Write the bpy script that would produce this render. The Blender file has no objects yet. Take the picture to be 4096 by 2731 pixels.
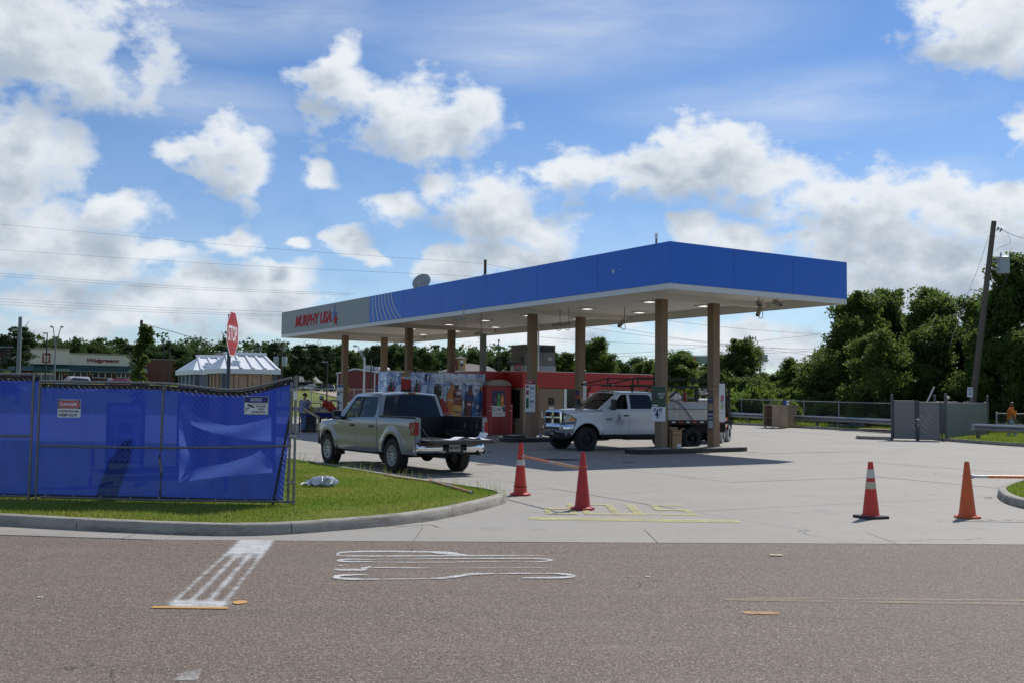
import bpy,bmesh,math,random
import numpy as np
from mathutils import Vector,Matrix,geometry
RND=random.Random(7)
NPR=np.random.default_rng(11)
scene=bpy.context.scene
COL=scene.collection
rad=math.radians
# ------ camera
F_PX,PITCH,ROLL,CAM_H=4120.0,0.0554,0.0112,1.78
cam_d=bpy.data.cameras.new("camera")
cam_d.sensor_width=36.0
cam_d.lens=36.0*F_PX/4096.0
cam_d.clip_start=0.1
cam_d.clip_end=6000.0
cam=bpy.data.objects.new("camera",cam_d)
COL.objects.link(cam)
cam.matrix_world=(Matrix.Translation((0,0,CAM_H))@Matrix.Rotation(math.pi/2+PITCH,4,'X')
@Matrix.Rotation(ROLL,4,'Z'))
scene.camera=cam
scene.view_settings.view_transform='Standard'
scene.view_settings.look='None'
scene.view_settings.exposure=0.0
scene.view_settings.gamma=1.0
scene.view_settings.use_curve_mapping=False
scene.cycles.use_denoising=True
scene.cycles.max_bounces=8
scene.cycles.transparent_max_bounces=24
scene.cycles.diffuse_bounces=3
scene.cycles.glossy_bounces=3
scene.cycles.sample_clamp_indirect=6.0
scene.cycles.caustics_reflective=False
scene.cycles.caustics_refractive=False
# ------ sun
SUN=Vector((3.55,4.75,6.5)).normalized()
sun_d=bpy.data.lights.new("sun",'SUN')
sun_d.energy=4.4
sun_d.angle=rad(0.53)
sun_d.color=(1.0,0.955,0.88)
sun=bpy.data.objects.new("sun",sun_d)
COL.objects.link(sun)
sun.rotation_euler=SUN.to_track_quat('Z','Y').to_euler()
sun.location=(0,0,60)
# ------ pixel <-> place helpers (design survey of the site)
def ground_z(x,y):
 t=max(0.0,y-30.0)
 z=.0135*(t-6*(1-math.exp(-t/6)))if y<60 else .324+.0176*(y-60)
 if y>90:
  k=min(1,max(0,(-x-40)/35.0));k*=min(1,(y-90)/80.0)
  z+=1.2*k*k*(3-2*k)
 return z
def sight(px,py):
 X=px-2048.0;Y=py-1365.5
 c,s=math.cos(ROLL),math.sin(ROLL)
 X,Y=X*c+Y*s,-X*s+Y*c
 u=-Y/F_PX;r=X/F_PX
 c,s=math.cos(PITCH),math.sin(PITCH)
 return(r,c-u*s,s+u*c)
def gp(px,py,dz=0.0):
 d=sight(px,py);z=dz;p=(0,0)
 for _ in range(60):
  t=(z-CAM_H)/d[2];p=(d[0]*t,d[1]*t);z=.5*z+.5*(ground_z(*p)+dz)
 return Vector((p[0],p[1],z))
def ap(px,py,dist):
 d=sight(px,py);t=dist/d[1]
 return Vector((d[0]*t,dist,CAM_H+d[2]*t))
 # ------ world: sky with cumulus clouds
def clouds_world():
 w=bpy.data.worlds.new("World");scene.world=w;w.use_nodes=True
 nt=w.node_tree;N=nt.nodes;L=nt.links;N.clear()
 out=N.new('ShaderNodeOutputWorld')
 sky=N.new('ShaderNodeTexSky');sky.sky_type='NISHITA';sky.sun_disc=False
 sky.sun_elevation=math.asin(SUN.z)
 sky.sun_rotation=math.atan2(SUN.x,SUN.y)
 sky.air_density=1.0;sky.dust_density=0.1;sky.ozone_density=3.0;sky.altitude=60
 bg1=N.new('ShaderNodeBackground');bg1 .inputs[1].default_value=SKY_STRENGTH
 hsv=N.new('ShaderNodeHueSaturation');hsv.inputs['Saturation'].default_value=1.12
 L.new(sky.outputs[0],hsv.inputs['Color'])
 tint=N.new('ShaderNodeMix');tint.data_type='RGBA';tint.blend_type='MULTIPLY';tint.inputs['Factor'].default_value=1;tint.inputs['B'].default_value=(.86,.95,1.11,1)
 L.new(hsv.outputs[0],tint.inputs['A']);L.new(tint.outputs['Result'],bg1 .inputs[0])
 tc=N.new('ShaderNodeTexCoord')
 def math_(op,a,b=None,c=None,clamp=False):
  m=N.new('ShaderNodeMath');m.operation=op;m.use_clamp=clamp
  for i,v in enumerate((a,b,c)):
   if v is None:continue
   if hasattr(v,'is_linked'):L.new(v,m.inputs[i])
   else:m.inputs[i].default_value=v
  return m.outputs[0]
 def vec_(op,a,b=None,c=None):
  m=N.new('ShaderNodeVectorMath');m.operation=op
  for i,v in enumerate((a,b,c)):
   if v is None:continue
   if hasattr(v,'is_linked'):L.new(v,m.inputs[i])
   else:m.inputs[i].default_value=v
  return m.outputs['Value' if op=='LENGTH' else 'Vector']
 d=vec_('NORMALIZE',tc.outputs['Generated'])
 sx=N.new('ShaderNodeSeparateXYZ');L.new(d,sx.inputs[0])
 az=math_('ARCTAN2',sx.outputs[0],sx.outputs[1])
 el=math_('ARCSINE',sx.outputs[2])
 def noise(vec,scale,detail,rough=.55,dist=0.0):
  n=N.new('ShaderNodeTexNoise');n.inputs['Scale'].default_value=scale
  n.inputs['Detail'].default_value=detail;n.inputs['Roughness'].default_value=rough
  n.inputs['Distortion'].default_value=dist
  L.new(vec,n.inputs['Vector']);return n
 stretch=vec_('MULTIPLY',d,(1,1,1.5))
 nwarp=noise(stretch,9,3)
 nfine=noise(stretch,30,7,.60)
 comb=N.new('ShaderNodeCombineXYZ');L.new(az,comb.inputs[0]);L.new(el,comb.inputs[1])
 wv=vec_('SUBTRACT',nwarp.outputs['Color'],(.5,.5,.5))
 p=vec_('MULTIPLY_ADD',wv,(.09,.075,0),comb.outputs[0])
 wv2=vec_('SUBTRACT',nfine.outputs['Color'],(.5,.5,.5))
 p=vec_('MULTIPLY_ADD',wv2,(.022,.018,0),p)
 p=vec_('MULTIPLY',p,(1,1,0))
 # blobs measured in the photograph's display frame (2352 px wide): centre, half sizes
 S=4096/2352.0
 def blob(cx,cy,rx,ry):
  v=Vector(sight(cx*S,cy*S)).normalized()
  return(math.atan2(v.x,v.y),math.asin(v.z),1.22*rx*S/F_PX,1.25*ry*S/F_PX)
 PUFF=[(40,60,280,120),(170,150,200,95),(50,350,145,120),(20,440,120,110),(80,500,120,80),(285,495,85,60),(60,565,180,75),(200,600,190,60),
 (350,600,110,40),(510,355,82,85),(545,400,60,70),(430,355,55,30),(790,115,50,48),(800,185,100,55),(935,280,195,95),(880,245,120,70),
 (1065,275,70,80),(965,350,130,55),(730,432,40,38),(522,562,65,48),(658,565,36,18),(810,570,70,35),(880,600,70,22),(895,485,85,42),
 (1010,450,90,50),(1140,490,160,95),(1245,530,125,95),(1050,595,120,50),(1185,595,170,50),(85,680,110,50),(360,725,180,70),
 (520,690,220,75),(640,660,110,55),(280,765,170,40),(610,740,170,55),(1350,385,130,36),(1290,392,70,28),(1510,395,140,60),
 (1640,360,165,90),(1530,312,55,36),(1670,300,45,40),(1760,405,120,70),(1900,450,210,75),(2060,475,180,75),(2210,480,165,80),
 (2320,450,110,60),(1600,530,80,42),(1700,555,130,45),(1890,545,160,55),(2060,565,190,75),(2200,610,210,90),(2330,570,130,100),
 (1990,650,220,55),(1620,610,140,45),(2160,690,220,60),(2240,60,140,75),(2310,110,140,70),(2150,20,80,40),(2330,300,50,45),
 (1650,765,200,55),(1250,775,130,45),(1750,800,120,40),(1420,720,90,30),(1090,770,120,50),(120,760,150,40)]
 WISP=[(430,30,300,85),(700,35,240,75),(440,235,300,65),(290,200,200,60),(560,270,190,45),(1350,60,520,130),(1850,240,480,80),(1150,130,300,70),(2150,420,200,60),(1600,430,260,60)]
 def field(p_,items,k):
  acc=None
  for it in items:
   a,e,ra,re=blob(*it)
   v=vec_('MULTIPLY_ADD',p_,(1/ra,1/re,0),(-a/ra,-e/re,0))
   l=vec_('LENGTH',v)
   acc=l if acc is None else math_('SMOOTH_MIN',acc,l,k)
  return math_('SUBTRACT',1.0,acc)
 f=field(p,PUFF,.22)
 # round about, outside the frame, the same broken cumulus goes on
 nround=noise(vec_('MULTIPLY',d,(1,1,2.2)),3.2,3)
 fr=math_('MULTIPLY_ADD',nround.outputs['Fac'],3.6,-1.85)
 aabs=math_('ABSOLUTE',az)
 outside=math_('MULTIPLY_ADD',math_('MAXIMUM',math_('SUBTRACT',aabs,.50),math_('SUBTRACT',el,.40)),9.0,0,clamp=True)
 mix=N.new('ShaderNodeMix');mix.data_type='FLOAT'
 L.new(outside,mix.inputs['Factor']);L.new(f,mix.inputs['A']);L.new(fr,mix.inputs['B'])
 f=mix.outputs['Result']
 nd=math_('SUBTRACT',nfine.outputs['Fac'],.5)
 nmid=noise(stretch,14,4,.6)
 nd2=math_('SUBTRACT',nmid.outputs['Fac'],.5)
 dens=math_('MULTIPLY_ADD',nd,1.55,f)
 dens=math_('MULTIPLY_ADD',nd2,1.35,dens)
 mr=N.new('ShaderNodeMapRange');mr.interpolation_type='SMOOTHSTEP'
 mr.inputs['From Min'].default_value=-.05;mr.inputs['From Max'].default_value=.64
 L.new(dens,mr.inputs['Value'])
 mask=mr.outputs['Result']
 # thin high wisps
 fw=field(comb.outputs[0],WISP,.3)
 nst=noise(vec_('MULTIPLY',d,(3,3,16)),2.2,6,.6,.6)
 wis=math_('MULTIPLY',math_('MULTIPLY_ADD',fw,.9,0,clamp=True),math_('MULTIPLY_ADD',nst.outputs['Fac'],1.9,-.25,clamp=True))
 haze=N.new('ShaderNodeMapRange');haze.inputs['From Min'].default_value=.30;haze.inputs['From Max'].default_value=-.02
 haze.inputs['To Max'].default_value=.52
 L.new(el,haze.inputs['Value'])
 wis=math_('MAXIMUM',wis,math_('MULTIPLY',haze.outputs['Result'],math_('MULTIPLY_ADD',nround.outputs['Fac'],1.0,.35)))
 mask=math_('MAXIMUM',mask,math_('MULTIPLY',math_('ADD',wis,.03),.58))
 # self shading: how much cloud lies above and sunward of this point
 p2=vec_('ADD',p,(.010,.034,0))
 f2=field(p2,PUFF[:],.22)
 mix2=N.new('ShaderNodeMix');mix2 .data_type='FLOAT'
 L.new(outside,mix2 .inputs['Factor']);L.new(f2,mix2 .inputs['A']);L.new(fr,mix2 .inputs['B'])
 sh=math_('MULTIPLY_ADD',nd2,2.0,mix2 .outputs['Result'])
 sh=math_('MULTIPLY_ADD',nd,1.7,sh)
 mr2=N.new('ShaderNodeMapRange');mr2 .interpolation_type='SMOOTHSTEP'
 mr2 .inputs['From Min'].default_value=-.25;mr2 .inputs['From Max'].default_value=1.35
 L.new(sh,mr2 .inputs['Value'])
 ramp=N.new('ShaderNodeMix');ramp.data_type='RGBA'
 ramp.inputs['A'].default_value=(.87,.92,.97,1);ramp.inputs['B'].default_value=(.44,.52,.62,1)
 L.new(mr2 .outputs['Result'],ramp.inputs['Factor'])
 bg2=N.new('ShaderNodeBackground');bg2 .inputs[1].default_value=CLOUD_STRENGTH
 L.new(ramp.outputs['Result'],bg2 .inputs[0])
 ms=N.new('ShaderNodeMixShader')
 L.new(mask,ms.inputs[0]);L.new(bg1 .outputs[0],ms.inputs[1]);L.new(bg2 .outputs[0],ms.inputs[2])
 L.new(ms.outputs[0],out.inputs[0])
 w.cycles.sampling_method='MANUAL';w.cycles.sample_map_resolution=512
SKY_STRENGTH=0.097
CLOUD_STRENGTH=0.95
clouds_world()
# ------ materials
_mats={}
def mat(name,col=(.5,.5,.5),rough=.6,metal=0.0,var=.12,scale=4.0,bump=0.0,bscale=60.0,coat=0.0,spec=.5,
trans=0.0,alpha=1.0,emit=None,dirt=0.0,dcol=(.05,.045,.04),dscale=2.0,coords='Object',sheen=0.0,tint=None):
 if name in _mats:return _mats[name]
 m=bpy.data.materials.new(name);m.use_nodes=True;_mats[name]=m
 nt=m.node_tree;N=nt.nodes;L=nt.links
 b=N['Principled BSDF']
 b.inputs['Roughness'].default_value=rough;b.inputs['Metallic'].default_value=metal
 b.inputs['Coat Weight'].default_value=coat;b.inputs['Coat Roughness'].default_value=.04
 b.inputs['Specular IOR Level'].default_value=spec
 b.inputs['Transmission Weight'].default_value=trans
 b.inputs['Base Color'].default_value=(*col,1)
 tc=N.new('ShaderNodeTexCoord')
 if var>0 or dirt>0:
  n=N.new('ShaderNodeTexNoise');n.inputs['Scale'].default_value=scale;n.inputs['Detail'].default_value=5
  L.new(tc.outputs[coords],n.inputs['Vector'])
  mx=N.new('ShaderNodeMix');mx.data_type='RGBA'
  mx.inputs['A'].default_value=(*[c*(1-var)for c in col],1)
  mx.inputs['B'].default_value=(*[min(1,c*(1+var))for c in col],1)
  L.new(n.outputs['Fac'],mx.inputs['Factor'])
  res=mx.outputs['Result']
  if dirt>0:
   n2=N.new('ShaderNodeTexNoise');n2 .inputs['Scale'].default_value=dscale;n2 .inputs['Detail'].default_value=8
   n2 .inputs['Roughness'].default_value=.65
   L.new(tc.outputs[coords],n2 .inputs['Vector'])
   mr=N.new('ShaderNodeMapRange');mr.inputs['From Min'].default_value=.48;mr.inputs['From Max'].default_value=.72
   mr.inputs['To Max'].default_value=dirt
   L.new(n2 .outputs['Fac'],mr.inputs['Value'])
   m2=N.new('ShaderNodeMix');m2 .data_type='RGBA';m2 .inputs['B'].default_value=(*dcol,1)
   L.new(mr.outputs['Result'],m2 .inputs['Factor']);L.new(res,m2 .inputs['A']);res=m2 .outputs['Result']
  L.new(res,b.inputs['Base Color'])
 if bump>0:
  n3=N.new('ShaderNodeTexNoise');n3 .inputs['Scale'].default_value=bscale;n3 .inputs['Detail'].default_value=4
  L.new(tc.outputs[coords],n3 .inputs['Vector'])
  bp=N.new('ShaderNodeBump');bp.inputs['Strength'].default_value=bump;bp.inputs['Distance'].default_value=.02
  L.new(n3 .outputs['Fac'],bp.inputs['Height']);L.new(bp.outputs[0],b.inputs['Normal'])
 if emit:
  b.inputs['Emission Color'].default_value=(*emit[0],1);b.inputs['Emission Strength'].default_value=emit[1]
 return m
 # ------ mesh builder
class MB:
 def __init__(s):s.v=[];s.f=[];s.m=[];s.mi=0
 def add(s,vs,fs):
  o=len(s.v);s.v.extend([tuple(p)for p in vs]);s.f.extend([tuple(i+o for i in f)for f in fs]);s.m.extend([s.mi]*len(fs));return s
 def box(s,c,size,rz=0.0,M=None):
  x,y,z=[k/2 for k in size]
  vs=[Vector((a*x,b*y,d*z))for a in(-1,1)for b in(-1,1)for d in(-1,1)]
  if M is None:M=Matrix.Rotation(rz,3,'Z')if rz else None
  if M is not None:vs=[M@p for p in vs]
  c=Vector(c)
  return s.add([p+c for p in vs],[(0,1,3,2),(4,6,7,5),(0,4,5,1),(2,3,7,6),(0,2,6,4),(1,5,7,3)])
 def bar(s,a,b,w,h=None):
  a=Vector(a);b=Vector(b);h=h or w;d=b-a;L=d.length
  q=d.to_track_quat('X','Z').to_matrix()
  return s.box((a+b)/2,(L,w,h),M=q)
 def cyl(s,a,b,r0,r1=None,n=12,caps=True):
  a=Vector(a);b=Vector(b);r1=r0 if r1 is None else r1
  q=(b-a).to_track_quat('Z','Y').to_matrix()
  vs=[]
  for p,r in((a,r0),(b,r1)):
   for i in range(n):
    t=2*math.pi*i/n;vs.append(p+q@Vector((r*math.cos(t),r*math.sin(t),0)))
  fs=[(i,(i+1)%n,n+(i+1)%n,n+i)for i in range(n)]
  if caps:fs+=[tuple(range(n-1,-1,-1)),tuple(range(n,2*n))]
  return s.add(vs,fs)
 def tube(s,pts,r,n=6,caps=True):
  pts=[Vector(p)for p in pts];vs=[];rs=r if isinstance(r,(list,tuple))else[r]*len(pts)
  for i,p in enumerate(pts):
   d=(pts[min(i+1,len(pts)-1)]-pts[max(i-1,0)])
   q=d.to_track_quat('Z','Y').to_matrix()
   for k in range(n):
    t=2*math.pi*k/n;vs.append(p+q@Vector((rs[i]*math.cos(t),rs[i]*math.sin(t),0)))
  fs=[]
  for i in range(len(pts)-1):
   for k in range(n):fs.append((i*n+k,i*n+(k+1)%n,(i+1)*n+(k+1)%n,(i+1)*n+k))
  if caps:fs+=[tuple(range(n-1,-1,-1)),tuple(range((len(pts)-1)*n,len(pts)*n))]
  return s.add(vs,fs)
 def lathe(s,prof,n=24,M=None,T=(0,0,0),caps=True):
  vs=[];T=Vector(T)
  for r,z in prof:
   for k in range(n):
    t=2*math.pi*k/n;p=Vector((r*math.cos(t),r*math.sin(t),z))
    vs.append((M@p if M is not None else p)+T)
  fs=[]
  for i in range(len(prof)-1):
   for k in range(n):fs.append((i*n+k,i*n+(k+1)%n,(i+1)*n+(k+1)%n,(i+1)*n+k))
  if caps and prof[0][0]>1e-6:fs.append(tuple(range(n-1,-1,-1)))
  if caps and prof[-1][0]>1e-6:fs.append(tuple(range((len(prof)-1)*n,len(prof)*n)))
  return s.add(vs,fs)
 def surf(s,fn,nu,nv,flip=False):
  vs=[fn(i/nu,j/nv)for i in range(nu+1)for j in range(nv+1)]
  fs=[]
  for i in range(nu):
   for j in range(nv):
    a=i*(nv+1)+j;q=(a,a+1,a+nv+2,a+nv+1)
    fs.append(q[::-1]if flip else q)
  return s.add(vs,fs)
 def prism(s,outline,M,t0,t1):
  """outline in 2-D, extruded along local z t0..t1, then mapped by M (4x4)"""
  n=len(outline)
  tris=geometry.tessellate_polygon([[Vector((a,b,0))for a,b in outline]])
  vs=[M@Vector((a,b,t0))for a,b in outline]+[M@Vector((a,b,t1))for a,b in outline]
  fs=[tuple(t)for t in tris]+[tuple(i+n for i in t[::-1])for t in tris]
  fs+=[(i,(i+1)%n,n+(i+1)%n,n+i)for i in range(n)]
  return s.add(vs,fs)
 def ball(s,c,r,nu=12,nv=8,sq=(1,1,1)):
  c=Vector(c)
  return s.surf(lambda a,b:c+Vector((r*sq[0]*math.sin(math.pi*b)*math.cos(2*math.pi*a),r*sq[1]*math.sin(math.pi*b)*math.sin(2*math.pi*a),r*sq[2]*math.cos(math.pi*b))),nu,nv)
 def mesh(s,name,mats,smooth=False):
  me=bpy.data.meshes.new(name);me.from_pydata(s.v,[],s.f)
  for m in(mats if isinstance(mats,(list,tuple))else[mats]):me.materials.append(m)
  if any(s.m):me.polygons.foreach_set('material_index',s.m)
  bm=bmesh.new();bm.from_mesh(me);bmesh.ops.remove_doubles(bm,verts=bm.verts,dist=1e-5)
  bmesh.ops.recalc_face_normals(bm,faces=bm.faces);bm.to_mesh(me);bm.free()
  if smooth:
   me.shade_smooth()
   if smooth is not True:me.set_sharp_from_angle(angle=rad(smooth))
  me.update();return me
 def build(s,name,mats,parent=None,smooth=False,loc=None,rz=0.0,bevel=0.0,segs=2,label=None):
  o=bpy.data.objects.new(name,s.mesh(name,mats,smooth));COL.objects.link(o)
  if parent is not None:o.parent=parent
  if loc is not None:o.location=loc
  if rz:o.rotation_euler=(0,0,rz)
  if bevel>0:
   b=o.modifiers.new('bevel','BEVEL');b.width=bevel;b.segments=segs;b.limit_method='ANGLE';b.angle_limit=rad(40)
   b.harden_normals=False
  if label:o['label']=label
  return o
def thing(name,label,cat,loc=(0,0,0),rz=0.0,group=None):
 o=bpy.data.objects.new(name,None);COL.objects.link(o);o.empty_display_size=.2
 o.location=loc;o.rotation_euler=(0,0,rz);o['label']=label;o['category']=cat
 if group:o['group']=group
 return o
def tag(o,label,cat,group=None):
 o['label']=label;o['category']=cat
 if group:o['group']=group
 return o
def setting(o):o['kind']='structure';return o
def stuff(o):o['kind']='stuff';return o
def dup(root,loc,rz=None,label=None,group=None,scale=None):
 r=root.copy();COL.objects.link(r);r.location=loc
 if rz is not None:r.rotation_euler=(0,0,rz)
 if scale is not None:r.scale=scale
 if label:r['label']=label
 if group:r['group']=group
 for ch in list(root.children):
  c=ch.copy();COL.objects.link(c);c.parent=r
  for g in list(ch.children):
   k=g.copy();COL.objects.link(k);k.parent=c
 return r
def np_mesh(name,V,Fq,mat_,smooth=False):
 """fast mesh from numpy arrays: V (n,3), F (m,k)"""
 me=bpy.data.meshes.new(name);k=Fq.shape[1]
 me.vertices.add(len(V));me.vertices.foreach_set('co',V.astype(np.float32).ravel())
 me.loops.add(Fq.size);me.loops.foreach_set('vertex_index',Fq.astype(np.int32).ravel())
 me.polygons.add(len(Fq));me.polygons.foreach_set('loop_start',np.arange(0,Fq.size,k,dtype=np.int32))
 me.polygons.foreach_set('loop_total',np.full(len(Fq),k,dtype=np.int32))
 me.update(calc_edges=True);me.materials.append(mat_)
 if smooth:me.shade_smooth()
 return me
def spline(pts,n=8,closed=False):
 P=[Vector(p)for p in pts];out=[]
 m=len(P)
 for i in range(m if closed else m-1):
  p0=P[(i-1)%m]if closed or i>0 else P[0]*2-P[1]
  p1=P[i];p2=P[(i+1)%m]
  p3=P[(i+2)%m]if closed or i+2<m else P[-1]*2-P[-2]
  for k in range(n):
   t=k/n
   out.append(.5*((2*p1)+(-p0+p2)*t+(2*p0-5*p1+4*p2-p3)*t*t+(-p0+3*p1-3*p2+p3)*t**3))
 if not closed:out.append(P[-1])
 return out
def text_mb(mb,s,M,size=1.0,width=None,height=None,depth=.004,bold=0.0,shear=0.0,align='CENTER'):
 """lettering as thin raised geometry, mapped by M (x right, y up, z out)"""
 cu=bpy.data.curves.new('t','FONT');cu.body=s;cu.size=size;cu.extrude=0;cu.offset=bold;cu.shear=shear
 cu.resolution_u=3;cu.align_x='LEFT'
 ob=bpy.data.objects.new('t',cu);me=bpy.data.meshes.new_from_object(ob)
 if len(me.vertices)==0:return
 co=[v.co.copy()for v in me.vertices]
 x0=min(c.x for c in co);x1=max(c.x for c in co);y0=min(c.y for c in co);y1=max(c.y for c in co)
 sx=width/(x1-x0)if width else 1.0;sy=height/(y1-y0)if height else(sx if width else 1.0)
 if width is None and height:sx=sy
 ox={'CENTER':(x0+x1)/2,'LEFT':x0,'RIGHT':x1}[align];oy=(y0+y1)/2
 pts=[((c.x-ox)*sx,(c.y-oy)*sy)for c in co]
 vs=[M@Vector((a,b,depth))for a,b in pts]
 mb.add(vs,[tuple(p.vertices)for p in me.polygons])
 bpy.data.objects.remove(ob);bpy.data.curves.remove(cu);bpy.data.meshes.remove(me)
def frame(o,ex,ey):
 """4x4 with origin o, x axis ex, y axis ey, z = ex x ey"""
 ex=Vector(ex).normalized();ey=Vector(ey).normalized();ez=ex.cross(ey)
 m=Matrix((ex,ey,ez)).transposed().to_4x4();m.translation=Vector(o);return m
 # ====== GROUND, ROAD, FORECOURT
def pos_noise_mat(name,build):
 m=bpy.data.materials.new(name);m.use_nodes=True;nt=m.node_tree
 geo=nt.nodes.new('ShaderNodeNewGeometry');build(nt,nt.nodes,nt.links,nt.nodes['Principled BSDF'],geo.outputs['Position']);return m
def nz(N,L,vec,scale,detail=5,rough=.55):
 n=N.new('ShaderNodeTexNoise');n.inputs['Scale'].default_value=scale;n.inputs['Detail'].default_value=detail;n.inputs['Roughness'].default_value=rough
 L.new(vec,n.inputs['Vector']);return n.outputs['Fac']
def rng(N,L,v,a,b,c=0.,d=1.):
 r=N.new('ShaderNodeMapRange');r.inputs['From Min'].default_value=a;r.inputs['From Max'].default_value=b
 r.inputs['To Min'].default_value=c;r.inputs['To Max'].default_value=d;L.new(v,r.inputs['Value']);return r.outputs['Result']
def mixc(N,L,fac,A,B,mode='MIX'):
 m=N.new('ShaderNodeMix');m.data_type='RGBA';m.blend_type=mode
 for k,v in(('Factor',fac),('A',A),('B',B)):
  if hasattr(v,'is_linked'):L.new(v,m.inputs[k])
  else:m.inputs[k].default_value=(*v,1)if isinstance(v,tuple)and len(v)==3 else v
 return m.outputs['Result']
def vmul(N,L,v,s):
 m=N.new('ShaderNodeVectorMath');m.operation='MULTIPLY';m.inputs[1].default_value=s;L.new(v,m.inputs[0]);return m.outputs[0]
def asphalt(nt,N,L,b,P):
 vor=N.new('ShaderNodeTexVoronoi');vor.inputs['Scale'].default_value=88;L.new(P,vor.inputs['Vector'])
 sep=N.new('ShaderNodeSeparateColor');L.new(vor.outputs['Color'],sep.inputs[0])
 cr=N.new('ShaderNodeValToRGB');e=cr.color_ramp.elements
 e[0].position=0;e[0].color=(.050,.038,.032,1);e[1].position=1;e[1].color=(.40,.36,.32,1)
 for p_,c in((.35,(.132,.099,.072,1)),(.7,(.188,.142,.106,1)),(.93,(.258,.206,.164,1))):
  k=cr.color_ramp.elements.new(p_);k.color=c
 L.new(sep.outputs[0],cr.inputs[0])
 col=cr.outputs[0]
 big=nz(N,L,P,.35,4);col=mixc(N,L,rng(N,L,big,.3,.75,0,.38),col,(.168,.138,.110))
 st=nz(N,L,vmul(N,L,P,(.12,1.3,1)),1.4,6,.6)  # tyre-polished bands along the road
 col=mixc(N,L,rng(N,L,st,.5,.8,0,.30),col,(.085,.078,.076))
 lt=nz(N,L,vmul(N,L,P,(.2,.9,1)),2.3,5)
 col=mixc(N,L,rng(N,L,lt,.55,.85,0,.35),col,(.262,.220,.182))
 # fine cracks
 wv=N.new('ShaderNodeTexNoise');wv.inputs['Scale'].default_value=1.7;wv.inputs['Detail'].default_value=6;L.new(P,wv.inputs['Vector'])
 pv=N.new('ShaderNodeVectorMath');pv.operation='MULTIPLY_ADD';pv.inputs[1].default_value=(.9,.9,0);L.new(wv.outputs['Color'],pv.inputs[0]);L.new(P,pv.inputs[2])
 cv=N.new('ShaderNodeTexVoronoi');cv.feature='DISTANCE_TO_EDGE';cv.inputs['Scale'].default_value=.34;L.new(pv.outputs[0],cv.inputs['Vector'])
 crk=rng(N,L,cv.outputs['Distance'],.001,.004,.8,0)
 gate=rng(N,L,nz(N,L,P,.55,3),.56,.66)
 mm=N.new('ShaderNodeMath');mm.operation='MULTIPLY';L.new(crk,mm.inputs[0]);L.new(gate,mm.inputs[1])
 col=mixc(N,L,mm.outputs[0],col,(.03,.026,.024))
 L.new(col,b.inputs['Base Color']);b.inputs['Roughness'].default_value=.82;b.inputs['Specular IOR Level'].default_value=.35
 bp=N.new('ShaderNodeBump');bp.inputs['Strength'].default_value=.55;bp.inputs['Distance'].default_value=.006
 L.new(vor.outputs['Distance'],bp.inputs['Height']);L.new(bp.outputs[0],b.inputs['Normal'])
M_ASPH=pos_noise_mat('asphalt',asphalt)
def concrete(nt,N,L,b,P):
 n1=nz(N,L,P,.45,6,.6);n2=nz(N,L,P,6,6,.65);n3=nz(N,L,P,95,3)
 col=mixc(N,L,rng(N,L,n1,.3,.7),(.295,.276,.236),(.340,.318,.276))
 col=mixc(N,L,rng(N,L,n2,.42,.75,0,.5),col,(.245,.230,.203))
 col=mixc(N,L,rng(N,L,n3,.35,.75,0,.32),col,(.25,.235,.21))
 oil=nz(N,L,P,1.1,7,.68)
 col=mixc(N,L,rng(N,L,oil,.56,.74,0,.55),col,(.16,.15,.14))
 br=nz(N,L,vmul(N,L,P,(.5,2.2,1)),.8,6)
 col=mixc(N,L,rng(N,L,br,.56,.74,0,.35),col,(.33,.27,.20))
 # each slab weathers its own way
 oi=N.new('ShaderNodeObjectInfo');col=mixc(N,L,rng(N,L,oi.outputs['Random'],0,1,0,.16),col,(.29,.28,.26))
 sp=nz(N,L,P,26,2);col=mixc(N,L,rng(N,L,sp,.72,.76,0,.6),col,(.10,.09,.08))
 # hairline cracks
 wv=N.new('ShaderNodeTexNoise');wv.inputs['Scale'].default_value=.8;wv.inputs['Detail'].default_value=7;L.new(P,wv.inputs['Vector'])
 pv=N.new('ShaderNodeVectorMath');pv.operation='MULTIPLY_ADD';pv.inputs[1].default_value=(1.5,1.5,0);L.new(wv.outputs['Color'],pv.inputs[0]);L.new(P,pv.inputs[2])
 cv=N.new('ShaderNodeTexVoronoi');cv.feature='DISTANCE_TO_EDGE';cv.inputs['Scale'].default_value=.17;L.new(pv.outputs[0],cv.inputs['Vector'])
 mm=N.new('ShaderNodeMath');mm.operation='MULTIPLY'
 L.new(rng(N,L,cv.outputs['Distance'],.001,.003,1,0),mm.inputs[0]);L.new(rng(N,L,nz(N,L,P,.3,2),.5,.56,0,.75),mm.inputs[1])
 col=mixc(N,L,mm.outputs[0],col,(.07,.065,.06))
 L.new(col,b.inputs['Base Color']);b.inputs['Roughness'].default_value=.78;b.inputs['Specular IOR Level'].default_value=.4
 bp=N.new('ShaderNodeBump');bp.inputs['Strength'].default_value=.25;bp.inputs['Distance'].default_value=.006
 L.new(n3,bp.inputs['Height']);L.new(bp.outputs[0],b.inputs['Normal'])
M_CONC=pos_noise_mat('concrete',concrete)
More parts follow.
